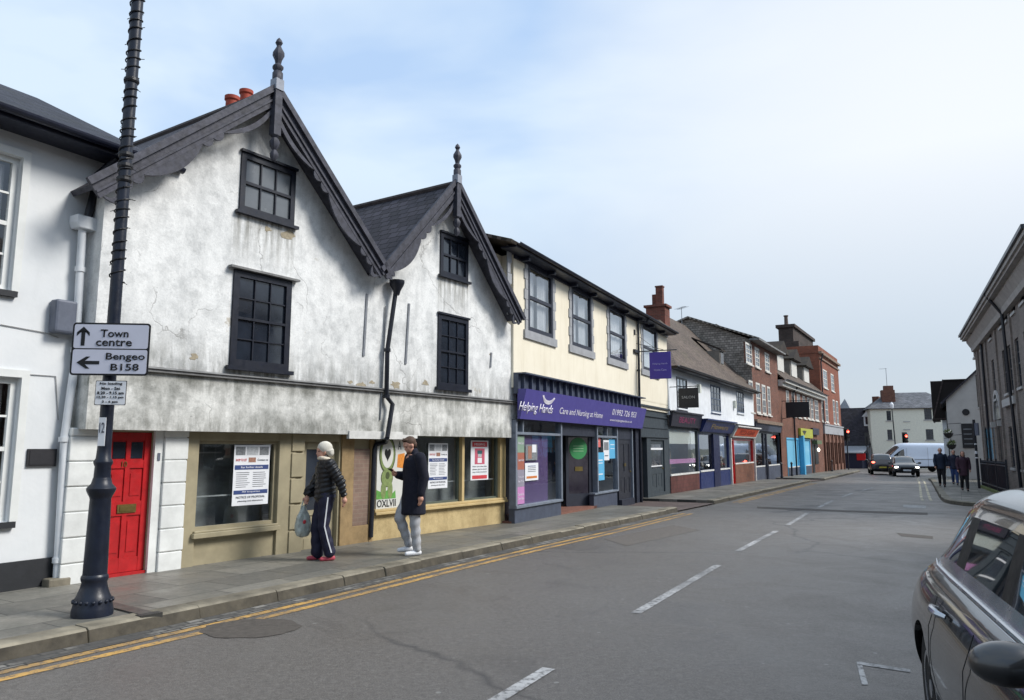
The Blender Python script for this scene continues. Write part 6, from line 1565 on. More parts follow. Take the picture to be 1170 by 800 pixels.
# ================================================================= vehicles
def metal_paint(name, c, rough=.22, flake=.0):
    t = NT(name); t.set(lin(c), rough, .15, .45, .7); t.b.inputs['Coat Roughness'].default_value = .03
    n = t.noise(3, 4); 
    t.l(t.ramp(n, [(.3, max(.05, rough-.04)), (.7, rough+.06)]), t.b.inputs['Roughness']); return t.m
car_glass = NT('car_glass'); car_glass = car_glass.set(lin((26, 30, 34)), .015, 0, .9, 1.0)
rubber = M('tyre_rubber', (26, 26, 27), .85, .15, 20); alloy = M('alloy_wheel', (150, 152, 156), .3, .1, 4, 0, .8); trimk = M('black_trim', (16, 16, 18), .6, .15, 6, .1, 0, .3)
chrome = M('satin_chrome', (186, 188, 192), .22, .05, 3, 0, .9)
def loft(sections, labels, name_mats, parent, level=2, cut=None):
    """sections: list of (x, [(y,z)...half profile bottom->top centre]); labels(j,i)->material index"""
    n = len(sections[0][1]); vs = []; fs = []; mi = []
    N = 2*n-2
    for x, pr in sections:
        full = [(y, z) for y, z in pr]+[(-y, z) for y, z in pr[-2:0:-1]]
        for y, z in full: vs.append((x if not callable(x) else x(y, z), y, z))
    for j in range(len(sections)-1):
        for q in range(N):
            fs.append((j*N+q, j*N+(q+1) % N, (j+1)*N+(q+1) % N, (j+1)*N+q)); i = q if q < n-1 else N-1-q; mi.append(labels(j, i))
    fs.append(tuple(range(N))); mi.append(0); fs.append(tuple((len(sections)-1)*N+q for q in range(N))[::-1]); mi.append(0)
    me = bpy.data.meshes.new('l'); me.from_pydata(vs, [], fs)
    for _, m in name_mats: me.materials.append(m)
    for p, m in zip(me.polygons, mi): p.material_index = m
    bm = bmesh.new(); bm.from_mesh(me); bmesh.ops.recalc_face_normals(bm, faces=bm.faces); bm.to_mesh(me); bm.free()
    o = bpy.data.objects.new('l', me); COL.objects.link(o)
    s = o.modifiers.new('s', 'SUBSURF'); s.levels = s.render_levels = level
    cuts = []
    for c in (cut or []):
        mb = MB(); mb.arc((c[0], c[1]), 0, c[2], -2, 2, 0, 2*PI, 32); co = mb.build('cut', rubber)
        if c[3:]: 
            for v in co.data.vertices: v.co.y = c[3] if v.co.y < 0 else c[4]
        md = o.modifiers.new('b', 'BOOLEAN'); md.object = co; md.operation = 'DIFFERENCE'; md.solver = 'EXACT'; cuts.append(co)
    me2 = evalmesh(o, 'body'); bpy.data.objects.remove(o)
    for c in cuts: bpy.data.objects.remove(c)
    out = []
    for k, (nm, m) in enumerate(name_mats):
        bm = bmesh.new(); bm.from_mesh(me2)
        kill = [f for f in bm.faces if (f.material_index if f.material_index < len(name_mats) else 0) != k]
        bmesh.ops.delete(bm, geom=kill, context='FACES')
        if not bm.faces: bm.free(); out.append(None); continue
        m3 = bpy.data.meshes.new(nm); bm.to_mesh(m3); bm.free(); m3.materials.clear(); m3.materials.append(m)
        for p in m3.polygons: p.material_index = 0; p.use_smooth = True
        m3.set_sharp_from_angle(angle=math.radians(40))
        ob = bpy.data.objects.new(nm, m3); COL.objects.link(ob); ob.parent = parent; out.append(ob)
    return out
def sec(x, hw, zb, zbelt, zroof=None, hr=None):
    if zroof is None: zroof = zbelt+.05; hr = hw-.16; cab = False
    else: cab = True
    p = [(0, zb), (hw-.14, zb), (hw-.03, zb+.1), (hw, zb+(zbelt-zb)*.42), (hw-.005, zb+(zbelt-zb)*.66), (hw-.035, zbelt-.06), (hw-.075, zbelt)]
    if cab: p += [(hw-.095, zbelt+.025), (hr+.02, zroof-.12), (hr-.04, zroof-.045), (hr*.72, zroof+.0), (hr*.35, zroof+.02), (0, zroof+.025)]
    else:
        p += [(hw-.1, zbelt+.012), (hw-.16, zbelt+.03), (hw-.22, zbelt+.04), (hw*.6, zroof+.005), (hw*.3, zroof+.015), (0, zroof+.02)]
    return (x, p)
def make_car(name, label, loc, rz, paint, hgt=1.5, front=True, detail=False, chrome_line=False, rails=False, lw=1.0, cat='car'):
    t = thing(name, label, cat, loc, rz)
    h = hgt; bl = .98*h/1.5
    S = [sec(-2.16, .62, .38, .72), sec(-2.14, .74, .30, .80), sec(-2.04, .835, .25, .93), sec(-1.90, .865, .24, bl, bl+.07, .70), sec(-1.66, .885, .24, bl, h-.12, .62), sec(-1.45, .892, .24, bl, h-.04, .63),
         sec(-1.12, .895, .24, bl-.005, h-.005, .645), sec(-1.02, .895, .24, bl-.005, h, .65), sec(-.3, .895, .24, bl-.01, h+.01, .66), sec(-.1, .895, .24, bl-.015, h+.01, .66), sec(0.0, .895, .24, bl-.015, h+.008, .66), sec(.4, .893, .24, bl-.02, h-.02, .65),
         sec(.62, .89, .24, bl-.025, h-.06, .64), sec(1.0, .89, .24, bl-.03, h-.27, .66), sec(1.28, .888, .24, bl-.035, bl+.04, .72), sec(1.6, .88, .24, bl-.07), sec(1.9, .86, .25, bl-.14), sec(2.08, .80, .27, bl-.23), sec(2.15, .70, .33, bl-.34), sec(2.17, .58, .40, bl-.42)]
    def lab(j, i):
        if i == 7 and 4 <= j <= 12 and j not in (6, 9): return 1
        if i == 7 and 3 <= j <= 13: return 2
        if i in (9, 10, 11) and j in (3, 4): return 1
        if i in (9, 10, 11) and j in (12, 13): return 1
        if i == 6 and 3 <= j <= 13: return 3
        if i <= 1: return 2
        return 0
    W_r = .33*h/1.5
    if detail: S = [(x, [(y+(.085 if 2 <= k <= 4 else .05 if k == 5 else .06 if k == 1 else 0)*(1 if -2.1 < x < 1.9 else .5), z) for k, (y, z) in enumerate(p)]) for x, p in S]
    parts = loft(S, lab, [('body', paint), ('windows', car_glass), ('window_surround', trimk), ('belt_trim', chrome if chrome_line else trimk)], t, 3 if detail else 2,
                 [(-1.32, W_r, W_r+.045, -1.2, -.58), (-1.32, W_r, W_r+.045, .58, 1.2), (1.32, W_r, W_r+.045, -1.2, -.58), (1.32, W_r, W_r+.045, .58, 1.2)])
    body = parts[0]
    for wx in (-1.32, 1.32):
        for s in (-1, 1):
            mb = MB(); yy = s*(.765 if not detail else .83)
            mb.lathe([(W_r*.62, -.1), (W_r*.93, -.105), (W_r, -.07), (W_r, .07), (W_r*.93, .105), (W_r*.62, .1)], 28)
            m = mb; m.v = [(x+wx, z+yy, y+W_r) for x, y, z in m.v]
            w = m.build('wheel', rubber, t, smooth=True)
            mb = MB(); yo = yy+s*.085
            for k in range(10): a = k*PI/5; mb.box(-.02, -.012, .03, .02, .012, W_r*.62); mb.v[-8:] = [(wx+x*math.cos(a)-z*math.sin(a), yo+y, W_r+x*math.sin(a)+z*math.cos(a)) for x, y, z in mb.v[-8:]]
            o_ = len(mb.v); mb.arc((wx, W_r), W_r*.56, W_r*.64, yo-.02, yo+.02, 0, 2*PI, 28); mb.arc((wx, W_r), 0, .05, yo-.02, yo+.02, 0, 2*PI, 14)
            mb.build('rim', alloy, w)
            mb = MB(); mb.arc((wx, W_r), 0, W_r*.56, yo-.03*s-.005, yo-.03*s+.005, 0, 2*PI, 24); mb.build('brake_disc', trimk, w)
    # lamps
    hl = glow('headlight_glow', (1, .95, .85), 6) if 'headlight_glow' not in bpy.data.materials else bpy.data.materials['headlight_glow']
    tl = glow('tail_lamp_glow', (1, .1, .06), 5) if 'tail_lamp_glow' not in bpy.data.materials else bpy.data.materials['tail_lamp_glow']
    for s in (-1, 1):
        mb = MB(); mb.ball((2.02, s*.64, bl-.27), (.13, .17, .07), 14, 8); mb.build('headlight', hl if front == 'lit' else M('headlight_glass', (170, 175, 180), .15), t, smooth=True)
        mb = MB(); mb.ball((-1.99, s*.66, bl-.10), (.13, .13, .08), 14, 8); mb.build('tail_lamp', tl if front == 'tail' else M('tail_lamp_red', (110, 20, 20), .2), t, smooth=True)
        # mirror
        mb = MB(); mb.ball((.76, s*(.96 if detail else 1.0), bl+(.0 if detail else .03)), (.085, .12, .075), 20, 14); mb.cap((.80, s*.85, bl-.02), .03, (.8, s*.97, bl+.0), .03)
        mi_ = mb.build('wing_mirror', M('mirror_black', (22, 23, 26), .4, .1, 3, 0, 0, .6, .8), t, smooth=True)
        for hx in (-.72, .33):
            mb = MB(); dd_ = .05 if detail else 0; mb.tube([(hx-.11, s*(.885+dd_), bl-.115), (hx-.09, s*(.918+dd_), bl-.105), (hx, s*(.93+dd_), bl-.10), (hx+.09, s*(.918+dd_), bl-.105), (hx+.11, s*(.885+dd_), bl-.115)], [.012, .018, .02, .018, .012], 8); mb.build('door_handle', chrome if chrome_line else paint, t, smooth=True)
    mb = MB(); mb.box(-2.185, -.26, .52, -2.15, .26, .63); mb.build('number_plate', M('plate_yellow', (200, 180, 70), .5), t)
    mb = MB(); mb.box(2.14, -.26, .40, 2.19, .26, .51); mb.build('number_plate', M('poster_white'), t)
    mb = MB(); mb.box(2.08, -.42, .53, 2.185, .42, .66); mb.box(2.06, -.55, .28, 2.18, .55, .38); mb.build('grille', trimk, t)
    if detail:
        mb = MB()
        for s in (-1, 1): mb.tube([(-1.75, s*.79, bl+.03), (-1.55, s*.812, bl+.012), (-1.1, s*.822, bl+.008), (-.3, s*.824, bl+.002), (.6, s*.82, bl-.012), (1.15, s*.80, bl-.01)], [.006, .014, .015, .015, .015, .008], 8)
        mb.build('chrome_strip', chrome, t, smooth=True)
        # panel gaps as thin dark strips following the door edges
        mb = MB()
        for gx in (-.94, -.02, .95):
            for s in (-1, 1): mb.tube([(gx+(.0), s*.958, .36), (gx, s*.978, .5), (gx, s*.98, .62), (gx, s*.972, .76), (gx, s*.918, bl-.07)], .0025, 4)
        mb.build('panel_gap', trimk, t)
    return t
darkp = metal_paint('charcoal_car_paint', (17, 18, 20), .16)
cx_, cy_, ang = 2.86, 3.13, math.atan2(-.938, -.345)
near = make_car('parked_car', 'dark charcoal hatchback with bright window trim parked in the bottom right corner', (cx_, cy_, 0), ang, darkp, 1.51, front=None, detail=True, chrome_line=True)
X, Y = ground(1045, 546); Y = 55.5; X = (1046-585)/885*Y
make_car('oncoming_car', 'dark saloon with its headlights on, in front of the white van', (X+.25, Y+2.2, gz(Y)), math.atan2(-.93, -.35), metal_paint('black_car_paint', (34, 36, 40)), 1.42, front='lit')
Y = 61.0; X = (1011.5-585)/885*Y
make_car('leaving_car', 'dark car seen from behind with red tail lamps lit, stopped before the junction', (X+.6, Y+2, gz(Y)), math.atan2(.93, .36), metal_paint('brown_car_paint', (62, 56, 58)), 1.62, front='tail')
# van
def make_van():
    Y = 70.5; X = (1044-585)/885*Y
    t = thing('white_van', 'long white panel van crossing the junction in front of the white hipped house', 'van', (X, Y, gz(Y)), math.radians(180-4))
    def vs_(x, hw, zb, zm, zt, ht): return (x, [(0, zb), (hw-.06, zb), (hw, zb+.15), (hw, .9), (hw-.01, zm), (hw-.03, zm+.03), (ht+.04, zt-.35), (ht, zt-.12), (ht-.15, zt), (ht*.5, zt+.04), (0, zt+.05)])
    S = [vs_(-3.2, .9, .45, 1.25, 2.45, .8), vs_(-3.15, .97, .4, 1.28, 2.55, .86), vs_(-1, .99, .35, 1.28, 2.58, .87), vs_(.9, .99, .35, 1.28, 2.58, .87), vs_(1.1, .99, .35, 1.28, 2.55, .86), vs_(1.45, .99, .35, 1.27, 2.38, .84), vs_(2.1, .98, .35, 1.25, 1.78, .82), vs_(2.45, .96, .35, 1.18, 1.42, .8), vs_(2.95, .9, .38, 1.0, 1.2, .72), vs_(3.2, .75, .4, .8, .98, .6), vs_(3.28, .6, .45, .65, .8, .5)]
    def lab(j, i):
        if i == 5 and j in (4, 5): return 1
        if i in (7, 8, 9) and j in (5, 6): return 1
        if i <= 1: return 2
        return 0
    loft(S, lab, [('body', M('white_van_paint', (184, 196, 214), .35, .04, 2, 0, 0, .5, .5)), ('windows', car_glass), ('lower_trim', trimk)], t, 2, [(-2.0, .36, .42, -1.3, -.6), (-2.0, .36, .42, .6, 1.3), (2.0, .36, .42, -1.3, -.6), (2.0, .36, .42, .6, 1.3)])
    for wx in (-2.0, 2.0):
        for s in (-1, 1):
            mb = MB(); mb.lathe([(.2, -.1), (.33, -.105), (.36, -.07), (.36, .07), (.33, .105), (.2, .1)], 24); mb.v = [(x+wx, z+s*.85, y+.36) for x, y, z in mb.v]; w = mb.build('wheel', rubber, t, smooth=True)
            mb = MB(); mb.arc((wx, .36), 0, .2, s*.93-.02, s*.93+.02, 0, 2*PI, 20); mb.build('rim', alloy, w)
    for s in (-1, 1):
        mb = MB(); mb.box(-3.1, s*.988, 1.12, 1.0, s*.998, 1.17); mb.box(-.9, s*.99, .55, -.88, s*.996, 2.2); mb.box(.95, s*.99, .5, .965, s*.997, 2.2); mb.build('side_moulding', M('van_grey_line', (120, 124, 130), .5), t)
        mb = MB(); mb.ball((1.95, s*1.12, 1.42), (.08, .1, .16), 10, 8); mb.build('wing_mirror', trimk, t, smooth=True)
        mb = MB(); mb.ball((3.02, s*.72, .92), (.16, .14, .1), 10, 8); mb.build('headlight', M('headlight_glass'), t, smooth=True)
make_van()
# ================================================================= people
def rot_mat(e): return Matrix.Rotation(e[2], 3, 'Z') @ Matrix.Rotation(e[1], 3, 'Y') @ Matrix.Rotation(e[0], 3, 'X')
def organic(name, build, voxel, mat, parent, smooth=6, disp=None, mats=None):
    mb = MB(); build(mb); me = mb.mesh('o', mat); o = bpy.data.objects.new('o', me); COL.objects.link(o)
    r = o.modifiers.new('r', 'REMESH'); r.mode = 'VOXEL'; r.voxel_size = voxel
    if smooth: s = o.modifiers.new('s', 'SMOOTH'); s.factor = .5; s.iterations = smooth
    m2 = evalmesh(o, name); bpy.data.objects.remove(o)
    if disp:
        m2.update(); nn = [v.normal.copy() for v in m2.vertices]
        for v, n_ in zip(m2.vertices, nn): v.co += n_*disp(v.co)
    m2.name = name; m2.materials.clear(); m2.materials.append(mat)
    for p in m2.polygons: p.use_smooth = True; p.material_index = 0
    ob = bpy.data.objects.new(name, m2); COL.objects.link(ob); ob.parent = parent; return ob
def limb(mb, pts, rs, n=12):
    for i in range(len(pts)-1): mb.cap(pts[i], rs[i], pts[i+1], rs[i+1], n)
def hand(mb, w, d, side, curl=.6, palm=None, s=1.0):
    """palm plus four unequal curled fingers and a thumb; w wrist point, d pointing direction"""
    w = Vector(w); d = Vector(d).normalized(); a = Vector(palm or (0, side, 0)); a = (a-d*a.dot(d)).normalized(); c = d.cross(a).normalized()
    pc = w+d*.05*s
    mb.ball(pc, (.042*s, .042*s, .042*s), 10, 8); mb.cap(w, .024*s, pc, .03*s)
    for k, l in enumerate((.068, .078, .074, .058)):
        b0 = w+d*.075*s+c*(.027-.018*k)*s; dd = d
        p = b0
        for j in range(3):
            dd = (dd+a*curl*.5).normalized(); q = p+dd*(l*.42 if j == 0 else l*.33)*s; mb.cap(p, (.0105-.0012*j)*s, q, (.0095-.0012*j)*s, 8); p = q
    p = w+d*.03*s+c*.03*s; q = p+(c*.7+d*.5+a*.35).normalized()*.035*s; r = q+(d*.9+a*.4).normalized()*.03*s
    mb.cap(p, .013*s, q, .011*s, 8); mb.cap(q, .011*s, r, .009*s, 8)
skin = M('skin', (196, 148, 128), .55, .06, 10, .05)
hair_m = M('brown_hair', (78, 58, 46), .7, .25, 60, .3)
def head(mb, c, fwd, down=0.0, s=1.0):
    """skull, jaw, nose, ears, brow and lips around centre c, looking along fwd tilted down"""
    c = Vector(c); f = Vector((fwd[0], fwd[1], 0)).normalized(); R3 = Matrix((( f.x, -f.y, 0), (f.y, f.x, 0), (0, 0, 1))) @ Matrix.Rotation(down, 3, 'Y')
    def B(p, r): mb.ball(c+R3 @ Vector(p)*s, tuple(q*s for q in r), 18, 12, 0, R3)
    B((-.008, 0, .03), (.098, .077, .092)); B((.02, 0, -.035), (.072, .06, .075)); B((.052, 0, -.085), (.032, .034, .026)); B((.084, 0, -.005), (.012, .011, .028)); B((.094, 0, -.022), (.015, .014, .012))
    B((.078, 0, .033), (.016, .055, .01)); B((.077, 0, -.056), (.012, .026, .007)); B((.076, 0, -.066), (.012, .022, .007))
    for k in (-1, 1): B((-.005, k*.078, -.005), (.018, .01, .03)); B((.055, k*.035, -.02), (.02, .02, .02))
    return R3
def eyes(c, R3, parent, s=1.0):
    for k in (-1, 1):
        mb = MB(); mb.ball(Vector(c)+R3 @ Vector((.071, k*.031, .008))*s, (.012*s, .014*s, .009*s), 10, 8); mb.build('eye', M('eye_dark', (52, 42, 38), .3), parent, smooth=True)
def shoe(mb, a, d, s=1.0, toe=.0):
    a = Vector(a); d = Vector((d[0], d[1], 0)).normalized()
    mb.cap(a+d*-.04*s+Vector((0, 0, .045*s)), .045*s, a+d*.06*s+Vector((0, 0, .042*s)), .046*s); mb.cap(a+d*.06*s+Vector((0, 0, .042*s)), .046*s, a+d*.17*s+Vector((0, 0, .036*s)), .036*s)
    mb.cap(a+Vector((0, 0, .05*s)), .045*s, a+Vector((0, 0, .11*s)), .046*s)
# --- woman in white hat.  local: x forward, y left
X, Y = ground(369, 640, .12)
wo = thing('person', 'woman in white knitted hat and shiny black puffer jacket walking past the shop door', 'person', (X, Y, .12), math.radians(205))
HC = (.05, 0, 1.545)
hipL, hipR = (0, .095, .9), (0, -.095, .9)
kL, aL = (.03, .10, .49), (-.08, .10, .09)
kR, aR = (.09, -.08, .50), (.07, -.08, .08)
shL, elL, wrL = (-.02, .18, 1.36), (-.16, .25, 1.12), (-.22, .26, .90)
shR, elR, wrR = (-.01, -.18, 1.36), (.10, -.23, 1.10), (.22, -.18, .90)
def wb_(mb):
    head(mb, HC, (1, .12), .05); mb.cap((.02, 0, 1.36), .055, (.035, 0, 1.47), .05)
    limb(mb, [(0, 0, .93), (0, 0, 1.1), (0, 0, 1.3)], [.14, .12, .14]); limb(mb, [shL, elL, wrL], [.055, .042, .026]); limb(mb, [shR, elR, wrR], [.055, .042, .026])
    mb.cap((0, -.14, 1.36), .06, (0, .14, 1.36), .06)
    limb(mb, [hipL, kL, aL], [.09, .055, .038]); limb(mb, [hipR, kR, aR], [.09, .055, .038])
    hand(mb, wrL, (-.1, 0, -1), -1, .6, (.7, -.7, 0)); hand(mb, wrR, (.25, .1, -1), 1, 1.5, (.0, 1, 0))
    for a in (aL, aR): mb.cap(a, .036, (a[0]+.08, a[1], .045), .026)
body = organic('body', wb_, .009, skin, wo, 3)
R3 = Matrix.Rotation(math.atan2(.12, 1), 3, 'Z') @ Matrix.Rotation(.05, 3, 'Y'); eyes(HC, R3, wo)
def jk(mb):
    mb.eloft([(0, 0, z, rx, ry) for z, rx, ry in ((.84, .13, .17), (.86, .15, .192), (.92, .155, .195), (1.0, .15, .188), (1.08, .145, .178), (1.16, .145, .178), (1.24, .152, .19), (1.32, .15, .195), (1.39, .12, .17), (1.44, .08, .1))])
    mb.cap((-.01, -.13, 1.36), .085, (-.01, .13, 1.36), .085)
    limb(mb, [shL, elL, (wrL[0]+.01, wrL[1], wrL[2]+.04)], [.085, .072, .048], 16); limb(mb, [shR, elR, (wrR[0]-.01, wrR[1], wrR[2]+.04)], [.085, .072, .048], 16)
    mb.cap((.02, 0, 1.38), .085, (.03, 0, 1.44), .075)
puff = NT('black_puffer'); puff.bump(puff.noise(22, 4), .4, .01); puff = puff.set(lin((20, 21, 26)), .42, 0, .45)
organic('puffer_jacket', jk, .009, puff, wo, 3, lambda c: .0065*math.sin((c.z+.25*c.x*(1 if abs(c.y) < .19 else 2.5))*2*PI/.07+1.3*noise.noise(c*7))+.007*noise.noise(c*24))
trn = M('navy_tracksuit', (26, 28, 52), .7, .12, 9, .25)
def tr(mb):
    mb.cap((0, -.07, .88), .13, (0, .07, .88), .13); mb.ball((-.02, 0, .9), (.14, .18, .12))
    limb(mb, [hipL, kL, (aL[0]+.01, aL[1], aL[2]+.03)], [.115, .082, .085], 16); limb(mb, [hipR, kR, (aR[0], aR[1], aR[2]+.02)], [.115, .085, .09], 16)
to = organic('trousers', tr, .01, trn, wo, 3, lambda c: .004*math.sin(c.z*38+c.x*25))
# white stripe down the near (left) leg seam
mb = MB()
def stripe(hip, k_, a_, s):
    P_ = [Vector(hip), Vector(hip).lerp(Vector(k_), .5), Vector(k_), Vector(k_).lerp(Vector(a_), .5), Vector(a_)+Vector((0, 0, .03))]; Rr = [.115, .10, .083, .084, .086]
    for (p, r), (q, r2) in zip(zip(P_, Rr), zip(P_[1:], Rr[1:])):
        a = p+Vector((0, s*(r+.002), 0)); c = q+Vector((0, s*(r2+.002), 0)); mb.add([a+Vector((-.009, 0, 0)), a+Vector((.009, 0, 0)), c+Vector((.009, 0, 0)), c+Vector((-.009, 0, 0)), a+Vector((-.012, -s*.02, 0)), a+Vector((.012, -s*.02, 0)), c+Vector((.012, -s*.02, 0)), c+Vector((-.012, -s*.02, 0))], [(0, 1, 2, 3), (4, 7, 6, 5), (0, 3, 7, 4), (1, 5, 6, 2)])
stripe(hipL, kL, aL, 1); stripe(hipR, kR, aR, -1)
mb.build('side_stripe', M('poster_white'), to)
for a, nm in ((aL, 0), (aR, 1)):
    organic('shoe', lambda mb: shoe(mb, (a[0]-.01, a[1], 0), (1, .05), .8), .008, M('pink_shoe', (176, 74, 88), .6), wo, 2)
hat_m = NT('white_knit'); wv = hat_m.n('TexWave', bands_direction='Z'); wv.inputs['Scale'].default_value = 28; hat_m.l(hat_m.tc.outputs['Object'], wv.inputs['Vector'])
hat_m.bump(hat_m.math('ADD', wv.outputs['Fac'], hat_m.noise(70, 3)), .8, .008); hat_m = hat_m.set(lin((226, 222, 210)), .95, 0, .1)
def hat(mb):
    mb.ball((.025, 0, 1.60), (.112, .098, .10), 20, 14); mb.ball((.0, 0, 1.565), (.108, .095, .05), 20, 10); mb.ball((-.05, 0, 1.53), (.06, .08, .06))
organic('knitted_hat', hat, .008, hat_m, wo, 3)
def sc(mb):
    for k in range(14): a = 2*PI*k/14; mb.ball((.035+.065*math.cos(a), .07*math.sin(a), 1.445+.012*math.cos(a)), .035, 10, 8)
organic('scarf', sc, .01, M('beige_scarf', (206, 196, 178), .95, .1, 30, .4), wo, 2)
# shoulder bag and carrier bag
def local(t, p): return Matrix.Translation(t.location) @ Matrix.Rotation(t.rotation_euler.z, 4, 'Z') @ Vector(p)
sb = thing('shoulder_bag', 'soft black shoulder bag on the front hip of the woman in the white hat', 'bag', local(wo, (.16, -.2, .98)), wo.rotation_euler.z)
organic('pouch', lambda mb: (mb.ball((0, 0, 0), (.11, .05, .085), 16, 10), mb.ball((0, 0, -.04), (.12, .055, .06), 16, 10)), .01, M('black_nylon', (24, 24, 28), .6), sb, 2, lambda c: .003*math.sin(c.x*60))
mb = MB(); mb.tube([(-.08, 0, .07), (-.12, .03, .25), (-.14, .08, .44), (-.2, .2, .44), (-.22, .3, .3)], .008, 6); mb.build('strap', M('black_nylon'), sb)
cb = thing('carrier_bag', 'pale grey plastic carrier bag in the hand of the woman in the white hat', 'bag', local(wo, (.27, -.17, .32)), wo.rotation_euler.z+.5)
def bagf(mb):
    mb.eloft([(0, 0, z, rx, ry) for z, rx, ry in ((.0, .05, .03), (.02, .1, .06), (.08, .13, .075), (.18, .135, .075), (.28, .115, .06), (.36, .075, .045), (.42, .04, .03), (.45, .02, .02))])
organic('bag_body', bagf, .01, M('pale_plastic', (172, 180, 174), .3, .25, 18, .5), cb, 2, lambda c: .012*noise.noise(Vector((c.x*22, c.y*22, c.z*9))))
mb = MB()
for s in (-1, 1): mb.tube([(s*.05, 0, .4), (s*.025, 0, .48), (s*.006, 0, .535)], .01, 6)
mb.build('handle', M('pale_plastic'), cb)
mb = MB(); mb.ball((.03, .068, .22), (.03, .014, .03), 10, 8); mb.ball((.03, -.068, .22), (.03, .014, .03), 10, 8); mb.build('printed_logo', pred, cb)
# --- man looking at his phone
X, Y = ground(472, 634, .12)
ma = thing('person', 'bearded man in long dark navy coat and pale grey trousers looking at his phone', 'person', (X, Y, .12), math.radians(207))
HC = (.085, 0, 1.635)
hipL, hipR = (0, .1, .96), (0, -.1, .96)
kL, aL = (.02, .10, .52), (-.02, .10, .09)
kR, aR = (.20, -.08, .56), (.04, -.08, .13)
shL, elL, wrL = (-.01, .21, 1.45), (-.06, .27, 1.16), (-.01, .27, .90)
shR, elR, wrR = (0, -.21, 1.45), (.03, -.27, 1.16), (.25, -.12, 1.20)
def mbd(mb):
    head(mb, HC, (1, .1), .42, 1.03); mb.cap((.0, 0, 1.42), .065, (.05, 0, 1.56), .058)
    limb(mb, [(0, 0, 1.0), (0, 0, 1.2), (0, 0, 1.38)], [.14, .13, .16]); limb(mb, [shL, elL, wrL], [.06, .045, .03]); limb(mb, [shR, elR, wrR], [.06, .045, .03])
    mb.cap((0, -.16, 1.44), .065, (0, .16, 1.44), .065)
    limb(mb, [hipL, kL, aL], [.1, .06, .042]); limb(mb, [hipR, kR, aR], [.1, .06, .042])
    hand(mb, wrL, (.05, 0, -1), -1, .5, (.4, -.9, 0), 1.08); hand(mb, wrR, (.8, .5, .25), 1, 1.1, (-.3, .5, .8), 1.05)
    for a in (aL, aR): mb.cap((a[0], a[1], a[2]-.02), .032, (a[0]+.08, a[1], a[2]-.055), .02)
organic('body', mbd, .009, skin, ma, 3)
R3 = Matrix.Rotation(math.atan2(.1, 1), 3, 'Z') @ Matrix.Rotation(.42, 3, 'Y'); eyes(HC, R3, ma, 1.03)
def onhead(p, s=1.03): return Vector(HC)+R3 @ Vector(p)*s
def hairf(mb):
    mb.ball(onhead((-.022, 0, .052)), (.098, .086, .088), 18, 12, 0, R3); mb.ball(onhead((-.055, 0, .0)), (.06, .078, .07), 16, 10, 0, R3); mb.ball(onhead((.035, 0, .108)), (.055, .06, .025), 14, 8, 0, R3)
organic('hair', hairf, .008, hair_m, ma, 2, lambda c: .002*noise.noise(c*90))
def beard(mb):
    mb.ball(onhead((.035, 0, -.082)), (.056, .058, .036), 16, 10, 0, R3); mb.ball(onhead((.074, 0, -.05)), (.013, .03, .008), 10, 6, 0, R3)
organic('beard', beard, .007, M('beard_hair', (112, 82, 62), .8, .2, 60, .3), ma, 2)
coat = M('navy_wool_coat', (24, 26, 40), .9, .15, 12, .3)
def ct(mb):
    mb.eloft([(.01, 0, z, rx, ry) for z, rx, ry in ((.60, .175, .225), (.62, .19, .24), (.72, .186, .235), (.84, .18, .226), (.96, .17, .212), (1.08, .162, .205), (1.2, .162, .208), (1.32, .168, .22), (1.42, .15, .205), (1.49, .1, .13))])
    mb.cap((-.005, -.16, 1.44), .09, (-.005, .16, 1.44), .09); mb.cap((0, 0, 1.46), .09, (.02, 0, 1.53), .08)
    limb(mb, [shL, elL, (wrL[0], wrL[1], wrL[2]+.03)], [.092, .076, .062], 16); limb(mb, [shR, elR, (wrR[0]-.03, wrR[1]-.01, wrR[2]-.01)], [.092, .076, .062], 16)
organic('coat', ct, .01, coat, ma, 3, lambda c: .006*noise.noise(Vector((c.x*6, c.y*6, c.z*2.5))))
gt = M('pale_grey_trousers', (166, 168, 172), .8, .1, 12, .3)
def tr2(mb):
    limb(mb, [hipL, kL, (aL[0], aL[1], aL[2]+.02)], [.115, .082, .066], 16); limb(mb, [hipR, kR, (aR[0], aR[1], aR[2]+.02)], [.115, .084, .062], 16); mb.cap((0, -.07, .94), .13, (0, .07, .94), .13)
organic('trousers', tr2, .01, gt, ma, 3, lambda c: .005*math.sin(c.z*42+c.x*20))
for a in (aL, aR): organic('shoe', lambda mb: (shoe(mb, (a[0]-.0, a[1], a[2]-.09), (1, .0), .93), mb.cap((a[0]-.03, a[1], a[2]-.068), .024, (a[0]+.14, a[1], a[2]-.068), .024)), .009, M('white_trainer', (226, 228, 232), .6, .08), ma, 2)
ph = thing('mobile_phone', 'black mobile phone held in the right hand of the man in the coat', 'phone', local(ma, (.34, -.06, 1.255)), ma.rotation_euler.z)
mb = MB(); mb.box(-.075, -.036, -.004, .075, .036, .004); o = mb.build('case', trimk, ph, bevel=.004); o.rotation_euler = (0, -.5, .5)
mb = MB(); mb.box(-.07, -.032, .0042, .07, .032, .0052); o = mb.build('screen', car_glass, ph); o.rotation_euler = (0, -.5, .5)
